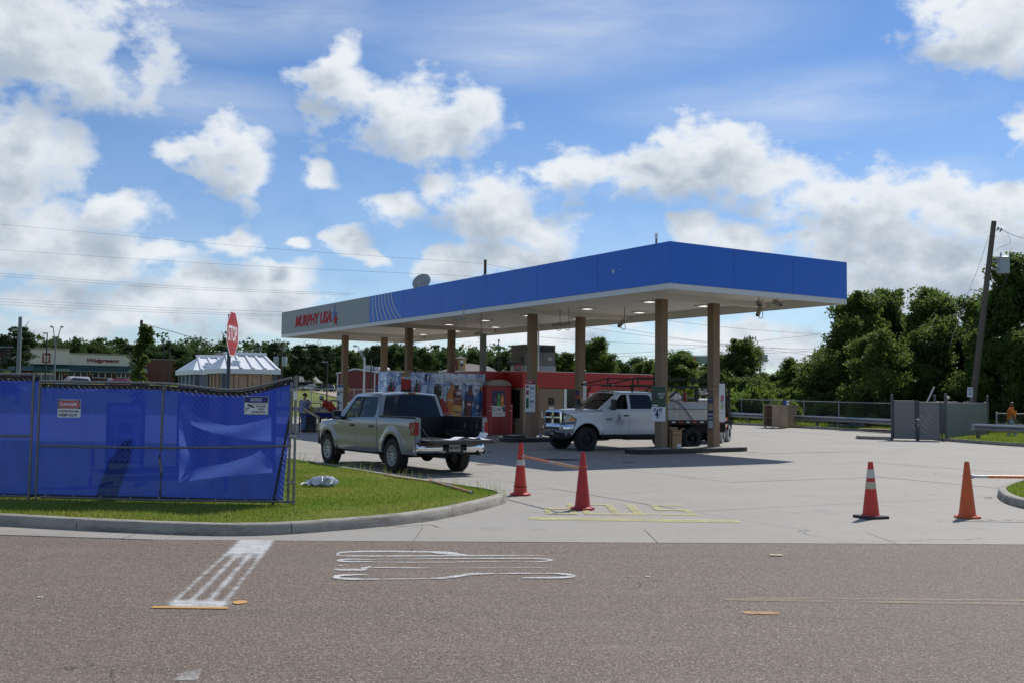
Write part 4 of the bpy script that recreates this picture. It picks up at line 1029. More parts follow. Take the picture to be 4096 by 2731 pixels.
mb=MB();text_mb(mb,'THIS AREA IS UNDER',F(.1,.09),width=w*.60,height=h*.07);text_mb(mb,'24 HOUR',F(.2,-.04),width=w*.4,height=h*.10,bold=.02);text_mb(mb,'VIDEO',F(.2,-.19),width=w*.28,height=h*.10,bold=.02);text_mb(mb,'SURVEILLANCE',F(.1,-.34),width=w*.56,height=h*.10,bold=.02);mb.build('lettering',M_INK,t)
mb=MB();mb.prism([(-.06,.02),(.05,-.02),(.06,.005),(-.04,.045)],F(-.22,-.06),0,.001);mb.prism([(-.075,-.06),(-.065,-.06),(-.065,.01),(-.075,.01)],F(-.22,-.14),0,.001);mb.prism([(-.07,-.03),(-.01,.0),(-.01,.012),(-.07,-.015)],F(-.22,-.12),0,.001);mb.build('camera_symbol',M_INK,t)
# what stands behind the screen on the verge
M_PLAS=mat('plastic_sheet',(.72,.78,.84),.35,var=.06)
_n=M_PLAS.node_tree;_t=_n.nodes.new('ShaderNodeBsdfTranslucent');_t.inputs[0].default_value=(.85,.9,.95,1);_m=_n.nodes.new('ShaderNodeMixShader');_m.inputs[0].default_value=.7
_n.links.new(_n.nodes['Principled BSDF'].outputs[0],_m.inputs[1]);_n.links.new(_t.outputs[0],_m.inputs[2]);_n.links.new(_m.outputs[0],_n.nodes['Material Output'].inputs[0])
def behind(px,py,d=17.25):return ap(px,py,d)
sheet=MB()
UP=[(728,1612),(760,1642),(800,1668),(850,1688),(905,1700),(960,1698),(1030,1683),(1085,1668)]
LO=[(716,1640),(752,1690),(800,1712),(850,1728),(905,1742),(960,1752),(1030,1760),(1085,1764)]
def strip(A,B,m,wob=.04):
 def f(a,b):
  i=a*(len(A)-1);k=min(int(i),len(A)-2);u=i-k
  p=Vector(A[k]).lerp(Vector(A[k+1]),u);q=Vector(B[k]).lerp(Vector(B[k+1]),u);r=p.lerp(q,b)
  return behind(r.x,r.y,17.25+wob*math.sin(a*9+b*4))
 return f
sheet.surf(strip(UP,LO,0),24,5)
sheet.surf(strip([(716,1640),(728,1700),(745,1780),(770,1840)],[(716,1650),(716,1740),(716,1850),(716,1925)][0:4],0),16,5)
sheet.surf(strip([(716,1925),(760,1890),(800,1868),(905,1850),(1000,1822),(1040,1800),(1088,1855)],[(716,1930),(760,1922),(800,1915),(905,1903),(1000,1896),(1040,1892),(1090,1889)],0),24,5)
o=sheet.build('plastic_sheet',M_PLAS,smooth=True);tag(o,'white plastic sheet draped behind the blue fence screen','plastic sheet')
bp_=gp(512,1960,.12);bp_.y=19.0;bp_.x=(512-2048)/F_PX*19.0
sb=thing('sidewalk_sign','pale advertising board reading $50 behind the blue fence screen','sign',(bp_.x,19.0,.13))
mb=MB();mb.box((0,0,.96),(.60,.03,1.0));mb.build('board',mat('board_pale',(.50,.52,.62),.5),sb);mb=MB()
for s_ in(-1,1):mb.box((s_*.32,0,.86),(.05,.06,1.25))
mb.box((0,0,.42),(.7,.06,.05));mb.box((0,0,1.48),(.7,.06,.05));mb.box((-.32,0,.02),(.08,.5,.05));mb.box((.32,0,.02),(.08,.5,.05));mb.build('frame',M_BLK,sb)
mb=MB();Fb=Matrix.Translation((0,-.017,.72))@frame((0,0,0),(1,0,0),(0,0,1));text_mb(mb,'50',Fb@Matrix.Translation((.02,0,.002)),height=.27,bold=.05);text_mb(mb,'$',Fb@Matrix.Translation((-.23,.08,.002)),height=.12,bold=.03);text_mb(mb,'Winston',Fb@Matrix.Translation((0,.55,.002)),width=.5,bold=.02,shear=.2)
mb.prism(rect(.24,.2),Fb@Matrix.Translation((0,.32,0)),0,.003);mb.build('lettering',M_NAVY,sb)
sk=thing('marker_stake','thin stake with a pink ribbon behind the blue fence screen','stake',(ap(367,1900,17.4).x,17.4,.12))
mb=MB();mb.box((0,0,.42),(.03,.02,.86));mb.build('stake',mat('stake_wood',(.35,.25,.15),.8),sk);mb=MB();mb.surf(lambda a,b:Vector((.0+.05*a*math.sin(b*5),-.014-.02*a,.82-.75*b)),2,10);mb.build('ribbon',mat('ribbon_pink',(.65,.06,.28),.5),sk)
rbn=MB();rp=ap(1160,1935,15.7);rbn.surf(lambda a,b:Vector((rp.x-.06+.14*a,rp.y+.03+.02*math.sin(6*a),rp.z+.03+.05*b-.04*a+.02*math.sin(9*a+b))),6,1);o=rbn.build('flagging_tape',mat('tape_pink',(.70,.08,.14),.5,var=0));tag(o,'scrap of pink flagging tape tied at the fence corner post','ribbon')
# ====== STOP SIGN
sp_=Vector((-4.905,17.85,.12));stop=thing('stop_sign','red STOP sign on a grey post turned nearly edge-on behind the fence','sign',sp_)
M_SRED=mat('sign_red',(.42,.035,.04),.35,var=.05,scale=3)
zc=ap(928,1334,17.8).z-.12;ztp=ap(912,1257,17.85).z-.12
mb=MB();mb.cyl((0,0,-.05),(0,0,ztp),.033,n=14);mb.build('post',mat('sign_post',(.075,.085,.10),.5,.4,var=.15),stop,smooth=50)
SNA=rad(1.0);exs=Vector((-math.sin(SNA),math.cos(SNA),0));Fs=frame((.055,0,zc),exs,(0,0,1))
def octo(r):return[(r*math.cos(math.pi/8+k*math.pi/4),r*math.sin(math.pi/8+k*math.pi/4))for k in range(8)]
RO=.385/math.cos(math.pi/8)
mb=MB();mb.prism(octo(RO),Fs,-.004,0);mb.build('border',M_PPR,stop);mb=MB();mb.prism(octo(RO*.945),Fs,0,.0015);mb.build('plate',M_SRED,stop)
mb=MB();text_mb(mb,'STOP',Fs,width=.60,height=.27,bold=.02,depth=.003);mb.build('lettering',M_PPR,stop)
for z in(zc+.24,zc-.26):
 mb=MB();mb.box((.02,0,z),(.07,.09,.035));mb.build('bracket',M_GALV,stop)
 mb=MB();q=Fs@Vector((0,z-zc,0));mb.cyl(q,q+Vector((.018,0,0)),.012,n=8);mb.build('bolt',M_GALV,stop)
 # ====== CONES AND BARS
def conemat(name,c,sc=6):return mat(name,c,.45,var=.12,scale=sc,dirt=.35,dcol=(.10,.025,.015),dscale=3.5)
M_CR1=conemat('cone_red',(.56,.035,.018));M_CR2=conemat('cone_deep_red',(.42,.016,.018));M_CO=conemat('cone_orange',(.62,.105,.015))
M_BAND1=mat('reflective_grey',(.52,.53,.48),.45,var=.1,scale=12,dirt=.3);M_BAND2=mat('reflective_tan',(.48,.43,.30),.5,var=.15,scale=12,dirt=.4,dcol=(.12,.08,.05))
M_RUB=mat('rubber_black',(.035,.035,.035),.8,var=.3,scale=10)
def cone(p,h,m,label,base='octa',base_m=None,bands=(),top_m=None,rz=.3,ring=True,rib=False,bw=.185):
 t=thing('traffic_cone',label,'traffic cone',p,rz,'traffic cones across the entrance')
 r0,r1=.128,.036;zb=.045
 def rr(z):return r0+(r1-r0)*(z-zb)/(h-zb)
 n=4 if base=='square' else 8
 out=[]
 for k in range(4):
  a=k*math.pi/2+math.pi/4
  c=Vector((math.cos(a),math.sin(a)))*bw*1.35
  if base=='square':out.append((c.x,c.y))
  else:
   for s_ in(-1,1):
    q=c+Vector((-math.sin(a),math.cos(a)))*s_*.07-c.normalized()*.06;out.append((q.x,q.y))
 mb=MB();mb.prism(out,Matrix.Identity(4),.008 if base!='square' else 0,.036 if base!='square' else .045)
 mb.build('base',base_m or m,t,bevel=.008)
 if base!='square':
  mb=MB();mb.prism([(x*.96,y*.96)for x,y in out],Matrix.Identity(4),-.004,.010);mb.build('rubber_foot',M_RUB,t)
 mb=MB();mb.lathe([(r0+.03,zb-.012),(r0+.008,zb+.004),(rr(zb+.03),zb+.03)]+[(rr(z),z)for z in np.linspace(zb+.06,h-.012,10)]+[(r1-.004,h),(r1-.014,h),(r1-.016,h-.05)],32);mb.build('body',m,t,smooth=50)
 for z0,z1,bm_ in bands:
  mb=MB();mb.lathe([(rr(z0)+.001,z0),(rr(z0)+.0025,z0),(rr(z1)+.0025,z1),(rr(z1)+.001,z1)],32);mb.build('reflective_collar',bm_,t,smooth=50)
 if ring:
  z=h*.745;mb=MB();R=rr(z)+.008;mb.tube([(R*math.cos(a),R*math.sin(a),z)for a in np.linspace(0,2*math.pi,25)],.008,6,False);mb.build('ring',mat('ring_orange',(.70,.16,.03),.4,var=0),t,smooth=60)
 if rib:
  z=.155;R=rr(z);mb=MB();mb.lathe([(R+.001,z),(R+.012,z+.006),(R+.012,z+.018),(R+.001,z+.02)],32);mb.build('rib_ring',mat('dirty_red',(.10,.015,.012),.7,var=.4,scale=14),t,smooth=50)
 return t,rr
c1=gp(2081,1979);c2=gp(2330,2036);c3=gp(3484,2071);c4=gp(3870,2070)
cone(c1,.97,M_CR1,'red cone with one wide grey collar standing next to the kerb nose',bands=((.555,.66,M_BAND1),),rz=.2,rib=True)
cone(c2,.93,M_CR2,'plain deep red cone with no collar on the yellow road lettering',rz=1.1)
cone(c3,.87,M_CR1,'red cone with two pale collars and a square black base',base='square',base_m=M_RUB,bands=((.455,.565,M_BAND2),(.622,.755,M_BAND1)),rz=.42,ring=False,bw=.20)
cone(c4,.88,M_CO,'plain orange cone holding the end of a bar, right of the black based cone',rz=.5)
M_BOR=mat('bar_orange',(.66,.16,.04),.35,var=.1,scale=7);M_BTAN=mat('bar_faded',(.55,.27,.12),.4,var=.12);M_BGR=mat('bar_grey',(.42,.45,.47),.35,var=.05)
def conebar(a,b,label,segs,r=.021):
 t=thing('cone_bar',label,'barrier bar',a,0,'bars clipped between the cones');d=Vector(b)-Vector(a)
 for f0,f1,m,rr_,nm in segs:
  mb=MB();mb.cyl(d*f0,d*f1,r*rr_,n=12);mb.build(nm,m,t,smooth=50)
 mb=MB();mb.box(d*.0,(.05,.05,.06));mb.build('end_clip',M_BGR,t,bevel=.008);mb=MB();mb.box(d*1.0,(.05,.05,.06));mb.build('end_clip',M_BGR,t,bevel=.008)
a_=c1+Vector((.05,-.06,.97*.74));b_=c2+Vector((-.055,.05,.93*.72))
conebar(a_,b_,'orange bar between the two left cones',[(.03,.5,M_BOR,1.0,'tube'),(.5,.535,M_BTAN,1.06,'collar'),(.535,.58,M_BGR,1.08,'collar'),(.58,.97,M_BTAN,1.12,'tube')])
a_=c4+Vector((.075,-.02,.88*.735));b_=Vector((9.55,16.1,.66))
conebar(a_,b_,'white and orange bar from the rightmost cone out of frame',[(.0,.10,M_BGR,1.0,'collar'),(.10,.98,M_BOR,1.1,'tube')])
cone(Vector((9.63,16.08,0)),.88,M_CO,'orange cone out of frame holding the far end of the bar',rz=.1)
# ====== PAINT AND OTHER MARKS ON THE GROUND
def worn(name,c,lo,hi,sc,stretch=(1,1,1),c2=None):
 m=bpy.data.materials.new(name);m.use_nodes=True;nt=m.node_tree;N=nt.nodes;L=nt.links;b=N['Principled BSDF']
 geo=N.new('ShaderNodeNewGeometry');P=vmul(N,L,geo.outputs['Position'],stretch)
 n=nz(N,L,P,sc,8,.72);n2=nz(N,L,geo.outputs['Position'],60,3)
 ad=N.new('ShaderNodeMath');ad.operation='MULTIPLY_ADD';ad.inputs[1].default_value=.35;L.new(n2,ad.inputs[0]);L.new(n,ad.inputs[2])
 L.new(mixc(N,L,n2,c,c2 or tuple(x*.75 for x in c)),b.inputs['Base Color']);b.inputs['Roughness'].default_value=.75
 tr=N.new('ShaderNodeBsdfTransparent');ms=N.new('ShaderNodeMixShader');L.new(rng(N,L,ad.outputs[0],lo,hi),ms.inputs[0]);L.new(b.outputs[0],ms.inputs[1]);L.new(tr.outputs[0],ms.inputs[2])
 L.new(ms.outputs[0],N['Material Output'].inputs[0]);return m
W_WHITE=worn('worn_white',(.58,.58,.56),.58,.90,5)
W_WHITE2=worn('worn_white_faint',(.55,.55,.52),.42,.80,6,(1,.35,1))
W_YEL=worn('worn_yellow',(.47,.43,.17),.50,.98,2.2,c2=(.50,.46,.2))
W_YEL2=worn('worn_yellow_faint',(.55,.45,.17),.50,.85,3)
W_CREAM=worn('worn_cream',(.42,.33,.21),.44,.80,4,(.3,1.5,1))
W_ORG=worn('marker_orange',(.70,.33,.05),.80,1.1,3)
W_STAIN=worn('oil_stain',(.075,.072,.068),.62,1.0,3)
def ground_mark(name,polys,m,label,cat,z=.0085):
 mb=MB()
 for pl in polys:mb.add([(x,y,ground_z(x,y)+z)for x,y in pl],[tuple(range(len(pl)))])
 return tag(mb.build(name,m),label,cat)
def qx(x0,x1,y0,y1):return[(x0,y0),(x1,y0),(x1,y1),(x0,y1)]
def soft_worn(name,c,lo,hi,sc,streaks=0):
# paint worn from its edges inwards; UV x runs across (-1..1), y along (0..1)
 m=bpy.data.materials.new(name);m.use_nodes=True;nt=m.node_tree;N=nt.nodes;L=nt.links;b=N['Principled BSDF'];b.inputs['Base Color'].default_value=(*c,1);b.inputs['Roughness'].default_value=.75
 geo=N.new('ShaderNodeNewGeometry');uv=N.new('ShaderNodeUVMap');sp=N.new('ShaderNodeSeparateXYZ');L.new(uv.outputs[0],sp.inputs[0])
 def mm(op,a,b_,c_=None,cl=False):
  k=N.new('ShaderNodeMath');k.operation=op;k.use_clamp=cl
  for i,v in enumerate((a,b_,c_)):
   if v is None:continue
   if hasattr(v,'is_linked'):L.new(v,k.inputs[i])
   else:k.inputs[i].default_value=v
  return k.outputs[0]
 ed=mm('MULTIPLY',mm('SUBTRACT',1.0,mm('ABSOLUTE',sp.outputs[0],0)),3.2,None,True)
 if streaks:
  w=mm('MULTIPLY_ADD',mm('COSINE',mm('MULTIPLY',sp.outputs[0],streaks*math.pi),0),-.5,.5);far=rng(N,L,sp.outputs[1],.25,.45);near=rng(N,L,sp.outputs[1],.92,.95)
  k2=mm('MULTIPLY',far,mm('SUBTRACT',1.0,near));ed=mm('MULTIPLY',ed,mm('SUBTRACT',1.0,mm('MULTIPLY',k2,mm('SUBTRACT',1.0,w))));ed=mm('MULTIPLY',ed,mm('SUBTRACT',1.05,mm('MULTIPLY',k2,.20)))
 n=nz(N,L,geo.outputs['Position'],sc,8,.72);n2=nz(N,L,geo.outputs['Position'],75,3)
 v=mm('ADD',mm('MULTIPLY',ed,.85),mm('ADD',mm('MULTIPLY',mm('SUBTRACT',n,.5),1.5),mm('MULTIPLY',mm('SUBTRACT',n2,.5),1.1)))
 tr=N.new('ShaderNodeBsdfTransparent');ms=N.new('ShaderNodeMixShader');L.new(rng(N,L,v,lo,hi),ms.inputs[0]);L.new(tr.outputs[0],ms.inputs[1]);L.new(b.outputs[0],ms.inputs[2]);L.new(ms.outputs[0],N['Material Output'].inputs[0]);return m
def ribbon(strips,m,name,label,cat,z=.006):
 vs,fs,uvs=[],[],[];j=0
 for L_,R_ in strips:
  o=len(vs);n=len(L_);C_=[((a[0]+b[0])/2,(a[1]+b[1])/2)for a,b in zip(L_,R_)]
  for i in range(n):
   for p,u in((L_[i],-1),(C_[i],0),(R_[i],1)):vs.append((p[0],p[1],z+.0003*j));uvs.append((u,i/max(1,n-1)))
  for i in range(n-1):
   for k in(0,1):fs.append((o+3*i+k,o+3*i+k+1,o+3*i+k+4,o+3*i+k+3))
  j+=1
 me=bpy.data.meshes.new(name);me.from_pydata(vs,[],fs);ul=me.uv_layers.new(name='UVMap')
 for lp in me.loops:ul.data[lp.index].uv=uvs[lp.vertex_index]
 me.materials.append(m);o=bpy.data.objects.new(name,me);COL.objects.link(o);return tag(o,label,cat)
 # STOP painted for drivers leaving, so upside down from here
def letter(strokes,xr,w,yb=17.72,h=1.62):return[[(xr-u*w,yb-v*h)for u,v in s]for s in strokes]
B=lambda u0,u1,v0,v1:[(u0,v0),(u1,v0),(u1,v1),(u0,v1)]
sS=[B(0,1,0,.13),B(.78,1,.13,.565),B(.22,.78,.435,.565),B(0,.22,.435,.87),B(0,1,.87,1)]
sT=[B(.37,.63,0,.87),B(0,1,.87,1)]
sO=[B(0,1,0,.12),B(0,.2,.12,.88),B(.8,1,.12,.88),B(0,1,.88,1)]
sP=[B(0,.2,0,.88),B(0,1,.88,1),B(.8,1,.56,.88),B(.2,1,.44,.56)]
for st,x,w,nm in((sS,2.92,.56,'S'),(sT,2.30,.56,'T'),(sO,1.72,.56,'O'),(sP,1.05,.5,'P')):
 ground_mark('painted_letter',letter(st,x,w),W_YEL,'faded yellow painted letter %s upside down on the concrete'%nm,'painted letter')
ground_mark('stop_bar',[qx(.28,2.0,15.28,15.62),qx(2.003,3.4,15.22,15.58)],W_YEL,'faded yellow painted bar across the exit lane','painted bar')
# white stop bar on the road, worn into four streaks
def lane(t,u):  # t along road depth 0 far..1 near ; u across
 xl=-3.34+(.44)*t;xr_=-2.89+.50*t;y=12.84-4.05*t;return(xl+(xr_-xl)*u,y)
ts_=np.linspace(0,1,24);ribbon([([lane(t_,-.10)for t_ in ts_],[lane(t_,1.10)for t_ in ts_])],soft_worn('worn_stop_line',(.52,.52,.50),.30,1.0,5,4),'road_stop_line','worn white stop line across the lane, streaked by tyres','painted line')
M_SORG=soft_worn('worn_orange',(.52,.28,.08),.2,.75,6)
ribbon([([(x,8.70)for x in np.linspace(-2.99,-2.35,8)],[(x,8.79)for x in np.linspace(-2.99,-2.35,8)])],M_SORG,'road_stripe','short yellow orange stripe ending the white stop line','painted line',.0075)
e=gp(960,2409);ribbon([([(e.x+.062*math.cos(a),e.y-.08*math.sin(a))for a in np.linspace(3.0,.14,11)],[(e.x+.062*math.cos(a),e.y+.08*math.sin(a))for a in np.linspace(3.0,.14,11)])],soft_worn('worn_orange_dot',(.55,.30,.08),-.2,.3,6),'road_dot','round orange dot painted on the asphalt','painted dot',.007)
e=gp(3045,2452);ribbon([([(e.x-.15+.3*k/9,e.y-.07)for k in range(10)],[(e.x-.15+.3*k/9,e.y+.07)for k in range(10)])],soft_worn('worn_orange_spot',(.50,.27,.12),.45,1.0,9),'road_spot','smudged orange paint spot on the right of the road','painted dot',.007)
for(pa,pb,pc,lab)in(((2980,2392),(4060,2402),(4240,2404),'farther faint yellow centre line at the right of the road'),((2900,2398),(4240,2418),None,'nearer yellow centre line at the right of the road')):
 a=gp(*pa);b=gp(*(pb if pc is None else pc))
 mb=MB();n=12;wd=.045
 mb.add([v for k in range(n+1)for v in((a.x+(b.x-a.x)*k/n,a.y+(b.y-a.y)*k/n-wd,.006),(a.x+(b.x-a.x)*k/n,a.y+(b.y-a.y)*k/n+wd,.006))],[(2*k,2*k+2,2*k+3,2*k+1)for k in range(n)])
 tag(mb.build('centre_line',W_CREAM),lab,'painted line')
ground_mark('white_patch',[[tuple(gp(*p).to_2d())for p in((692,2722),(788,2722),(806,2678),(732,2680))]],W_WHITE2,'worn white rectangle at the bottom edge of the road','painted patch',.006)
def zr(X,Y):return gp(1300+X/2.138,2150+Y/2.138)
ONLY=[([(100,152),(112,138),(140,128),(260,120),(500,118),(800,121),(1000,124),(1090,130),(1150,141),(1230,152)],.085),([(100,152),(160,156),(400,158),(800,157),(1230,154),(1500,154),(1870,153)],.06),([(900,124),(1000,130),(1090,140),(1180,150)],.13),
([(430,190),(250,186),(160,189),(120,198),(180,206),(300,206),(440,208)],.07),([(430,185),(1000,181),(1650,178),(1800,180),(1900,186),(1935,192),(1890,203),(1800,209),(1700,204)],.055),([(440,210),(900,212),(1700,205)],.03),
([(110,242),(160,240)],.05),([(100,268),(130,276),(300,277),(340,265),(390,247)],.10),([(380,256),(560,259),(900,262)],.045),([(1100,262),(1950,258)],.018),
([(370,320),(250,321),(150,325),(95,336),(120,349),(200,356),(300,358),(480,358)],.085),([(480,358),(700,356),(900,352)],.03),([(900,352),(1000,350),(1100,338),(1180,326),(1230,317),(1330,313),(1450,311)],.09),([(1450,311),(1880,308)],.04),([(1880,308),(2000,312),(2080,320),(2118,331),(2060,343),(1930,347),(1800,347),(1680,348)],.08)]
strips=[]
for pts,w in ONLY:
 S=spline([zr(*p)for p in pts],5);m=len(S);w=w*1.55
 L_,R_=[],[]
 for i,p in enumerate(S):
  d=(S[min(i+1,m-1)]-S[max(i-1,0)]);d.z=0;d.normalize();nl=Vector((-d.y,d.x,0));ww=w*(.55+.45*abs(d.x))*min(1,.3+3*i/m)*min(1,.3+3*(m-1-i)/m)
  L_.append(p+nl*ww/2);R_.append(p-nl*ww/2)
 strips.append((L_,R_))
ribbon(strips,soft_worn('worn_white_letters',(.58,.59,.58),.40,1.05,9),'worn_road_lettering','worn sideways white lettering stretched across the road','road lettering')
def ell(c,rx_,ry_,n=22):return[(c.x+rx_*math.cos(a),c.y+ry_*math.sin(a))for a in np.linspace(0,6.2832,n+1)[:-1]]
# oil stain and covers on the forecourt
ground_mark('oil_stain',[ell(gp(2235,1837),.62,.42)],W_STAIN,'dark oval oil stain on the concrete behind the cone bar','stain')
def cover(px,py,r,m,label):
 p=gp(px,py);t=thing('manhole_cover',label,'manhole cover',p+Vector((0,0,.003)),0,'round covers in the forecourt');mb=MB();mb.lathe([(r+.03,0),(r+.03,.007),(r,.007),(r,.004)],24);mb.build('rim',M_GALV,t);mb=MB();mb.lathe([(r-.008,0),(r-.008,.010),(.001,.012)],24);mb.build('lid',m,t)
M_RUST=mat('rust_brown',(.16,.105,.07),.8,var=.25,scale=10)
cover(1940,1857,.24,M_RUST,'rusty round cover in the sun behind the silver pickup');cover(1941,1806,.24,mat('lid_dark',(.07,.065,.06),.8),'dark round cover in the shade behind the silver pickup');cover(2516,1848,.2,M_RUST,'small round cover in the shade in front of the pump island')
# litter on the verge
mb=MB();rb_=random.Random(4)
bp2=gp(1288,1945,.13);
def crum(a,b):
 u=2*math.pi*a;r=.20*math.sin(math.pi*b/1.15)*(1+.32*math.sin(5*u+3*b)*math.sin(4*b+1)+.18*math.sin(11*u)+.12*math.sin(17*u+13*b))
 return bp2+Vector((r*1.25*math.cos(u)+.02,r*.8*math.sin(u)*(1+.15*math.sin(9*b)),max(.0,.16*math.cos(math.pi*b/2)*(1+.25*math.sin(7*u+9*b))-.0)))
mb.surf(crum,40,14);mb.surf(lambda a,b:bp2+Vector((-.38+.30*a,-.08+.2*b+.03*math.sin(8*a),.02+.05*abs(math.sin(6*a+5*b)))),12,6)
tag(mb.build('plastic_bag',mat('bag_white',(.70,.73,.76),.35,var=.1,scale=9),smooth=55),'crumpled white plastic bag lying on the grass verge','plastic bag')
st=thing('cone_bar','faded orange bar lying on the grass verge along the kerb','barrier bar',gp(1665,1913,.15),0,'bars clipped between the cones')
q0=gp(1540,1898,.15)-st.location;q1=gp(1735,1925,.16)-st.location;q2=gp(1890,1968,.15)-st.location
mb=MB();mb.cyl(q1,q2,.024,n=10);mb.build('tube',M_BTAN,st,smooth=50)
for q_,p_ in((.38,.45),(-.03,.03),(.97,1.0)):mb=MB();mb.cyl(q1 .lerp(q2,q_),q1 .lerp(q2,p_),.027,n=10);mb.build('collar',M_BGR,st,smooth=50)
mb=MB();mb.cyl(q1 .lerp(q2,-.12),q1 .lerp(q2,-.03),.026,n=10);mb.build('end_clip',M_BOR,st,smooth=50)
sw=MB();sw.box((0,0,0),((q1-q0).length,.045,.02));lo=sw.build('wood_lath',mat('lath_wood',(.40,.27,.15),.8));lo.location=st.location+(q0+q1)/2;lo.rotation_euler=(q1-q0).to_track_quat('X','Z').to_euler();tag(lo,'thin bare wood lath lying in the grass beside the orange bar','lath')
def scrap(px,py,s,m,label,name='litter_scrap',dz=.01,seed=1):
 p=gp(px,py);r_=random.Random(seed);mb=MB();mb.surf(lambda a,b:p+Vector((s*(a-.5)*1.6,s*(b-.5)*.8,dz+s*.16*abs(math.sin(5*a+seed)*math.cos(4*b+seed)))),6,4)
 tag(mb.build(name,m,smooth=55),label,'litter')
M_SCR=mat('scrap_white',(.68,.69,.70),.6);M_LEAFD=mat('dead_leaf',(.22,.15,.07),.8)
scrap(2509,2026,.06,M_SCR,'small white scrap on the yellow letter T');scrap(3105,2222,.09,mat('scrap_tan',(.55,.45,.28),.7),'pale dead leaf on the road by the concrete edge','dead_leaf');scrap(2590,2307,.03,M_SCR,'tiny white scrap in the middle of the road')
scrap(3007,1809,.15,M_LEAFD,'brown leaf scrap on the concrete right of the pump island','dead_leaf');scrap(160,2390,.03,M_SCR,'tiny white scrap at the left of the road');scrap(1535,1911,.10,M_LEAFD,'dry brown leaf on the grass verge','dead_leaf',.16)
scrap(3955,1991,.09,mat('twig_dark',(.05,.035,.025),.9),'dark twig on the concrete by the right kerb','twig')
# ====== TREES
M_LF1=leaf_mat('leaf_green',(.042,.082,.015),(.070,.118,.024),(.115,.152,.034),.45,.45,.35)
M_LF2=leaf_mat('leaf_bright',(.058,.118,.018),(.098,.165,.028),(.16,.205,.045),.48,.4,.5)
M_LF3=leaf_mat('leaf_pine',(.016,.036,.016),(.028,.054,.022),(.048,.075,.027),.28,.6,.1)
M_LF4=leaf_mat('leaf_far',(.024,.052,.016),(.042,.080,.022),(.075,.105,.032),.38,.55,.08)
M_BARK=mat('bark',(.07,.055,.042),.9,var=.3,scale=5,bump=.5,bscale=20)
def leaves(name,clumps,per,rc,size,m,seed,flat=.75,up=.35):
 rg=np.random.default_rng(seed);C=np.repeat(np.array(clumps),per,axis=0);n=len(C)
 d=rg.normal(size=(n,3));d/=np.linalg.norm(d,axis=1)[:,None]
 P=C+d*(rc*np.repeat(rg.uniform(.55,1.6,len(clumps)),per)*rg.uniform(.15,1,n)**.75)[:,None]*np.array([1,1,flat])
 nrm=rg.normal(size=(n,3));nrm[:,2]+=up*2;nrm/=np.linalg.norm(nrm,axis=1)[:,None]
 t=np.cross(nrm,rg.normal(size=(n,3)));t/=np.linalg.norm(t,axis=1)[:,None];b=np.cross(nrm,t)
 s=(size*rg.uniform(.6,1.35,n))[:,None]
 V=np.stack([P-t*s,P-b*s*.55,P+t*s*.9-nrm*s*.25,P+b*s*.55],1).reshape(-1,3)
 return np_mesh(name,V,np.arange(n*4).reshape(n,4),m)
def clump_shell(rg,n,c,r,bottom=-.8,lump=.25,fill=.35,out_p=.14):
 """clump centres through an uneven ellipsoid, thicker near its surface"""
 ph=rg.uniform(0,6,6);out=[]
 while len(out)<n:
  d=rg.normal(size=3);d/=np.linalg.norm(d)
  if d[2]<bottom:continue
  k=1+lump*(math.sin(3*d[0]+ph[0])*math.sin(3*d[1]+ph[1])+.7*math.sin(5*d[2]+4*d[0]+ph[2])+.5*math.sin(7*d[1]+ph[3]))
  rr=k*(rg.uniform(fill,1)**.5)*(rg.uniform(1.05,1.28)if rg.uniform()<out_p else 1)
  out.append((c[0]+d[0]*r[0]*rr,c[1]+d[1]*r[1]*rr,c[2]+d[2]*r[2]*rr))
 return out
def trunk_mb(h,r,limbs,rg):
 mb=MB();pts=[(0,0,-.3)];
 for k in range(1,6):pts.append((rg.uniform(-.04,.04)*h*k/5,rg.uniform(-.04,.04)*h*k/5,h*k/5))
 mb.tube(pts,[r*1.25,r,r*.85,r*.7,r*.5,r*.2],8)
 for(z,a,L_,up)in limbs:
  i=min(4,int(z*5));p=Vector(pts[i]).lerp(Vector(pts[i+1]),z*5-i)if i<5 else Vector(pts[5])
  q=p+Vector((math.cos(a)*L_*.5,math.sin(a)*L_*.5,up*.35));e_=p+Vector((math.cos(a)*L_,math.sin(a)*L_,up))
  mb.tube([p,q,e_],[r*.45,r*.3,r*.1],6)
 return mb
TREES={}
def tree_kind(key,trunk_h,r,clumps,per,rc,size,m,seed,nl=7,flat=.75):
 rg=np.random.default_rng(seed)
 limbs=[(rg.uniform(.35,.95),rg.uniform(0,6.28),rg.uniform(.12,.24)*trunk_h,rg.uniform(.1,.3)*trunk_h)for _ in range(nl)]
 TREES[key]=(leaves(key+'_crown',clumps,per,rc,size,m,seed+1,flat),trunk_mb(trunk_h,r,limbs,rg).mesh(key+'_trunk',M_BARK,50))
def mk(seed,spec,out_p=.14):
 rg=np.random.default_rng(seed);out=[]
 for n,c,r in spec:out+=clump_shell(rg,n,c,r,out_p=out_p)
 return out
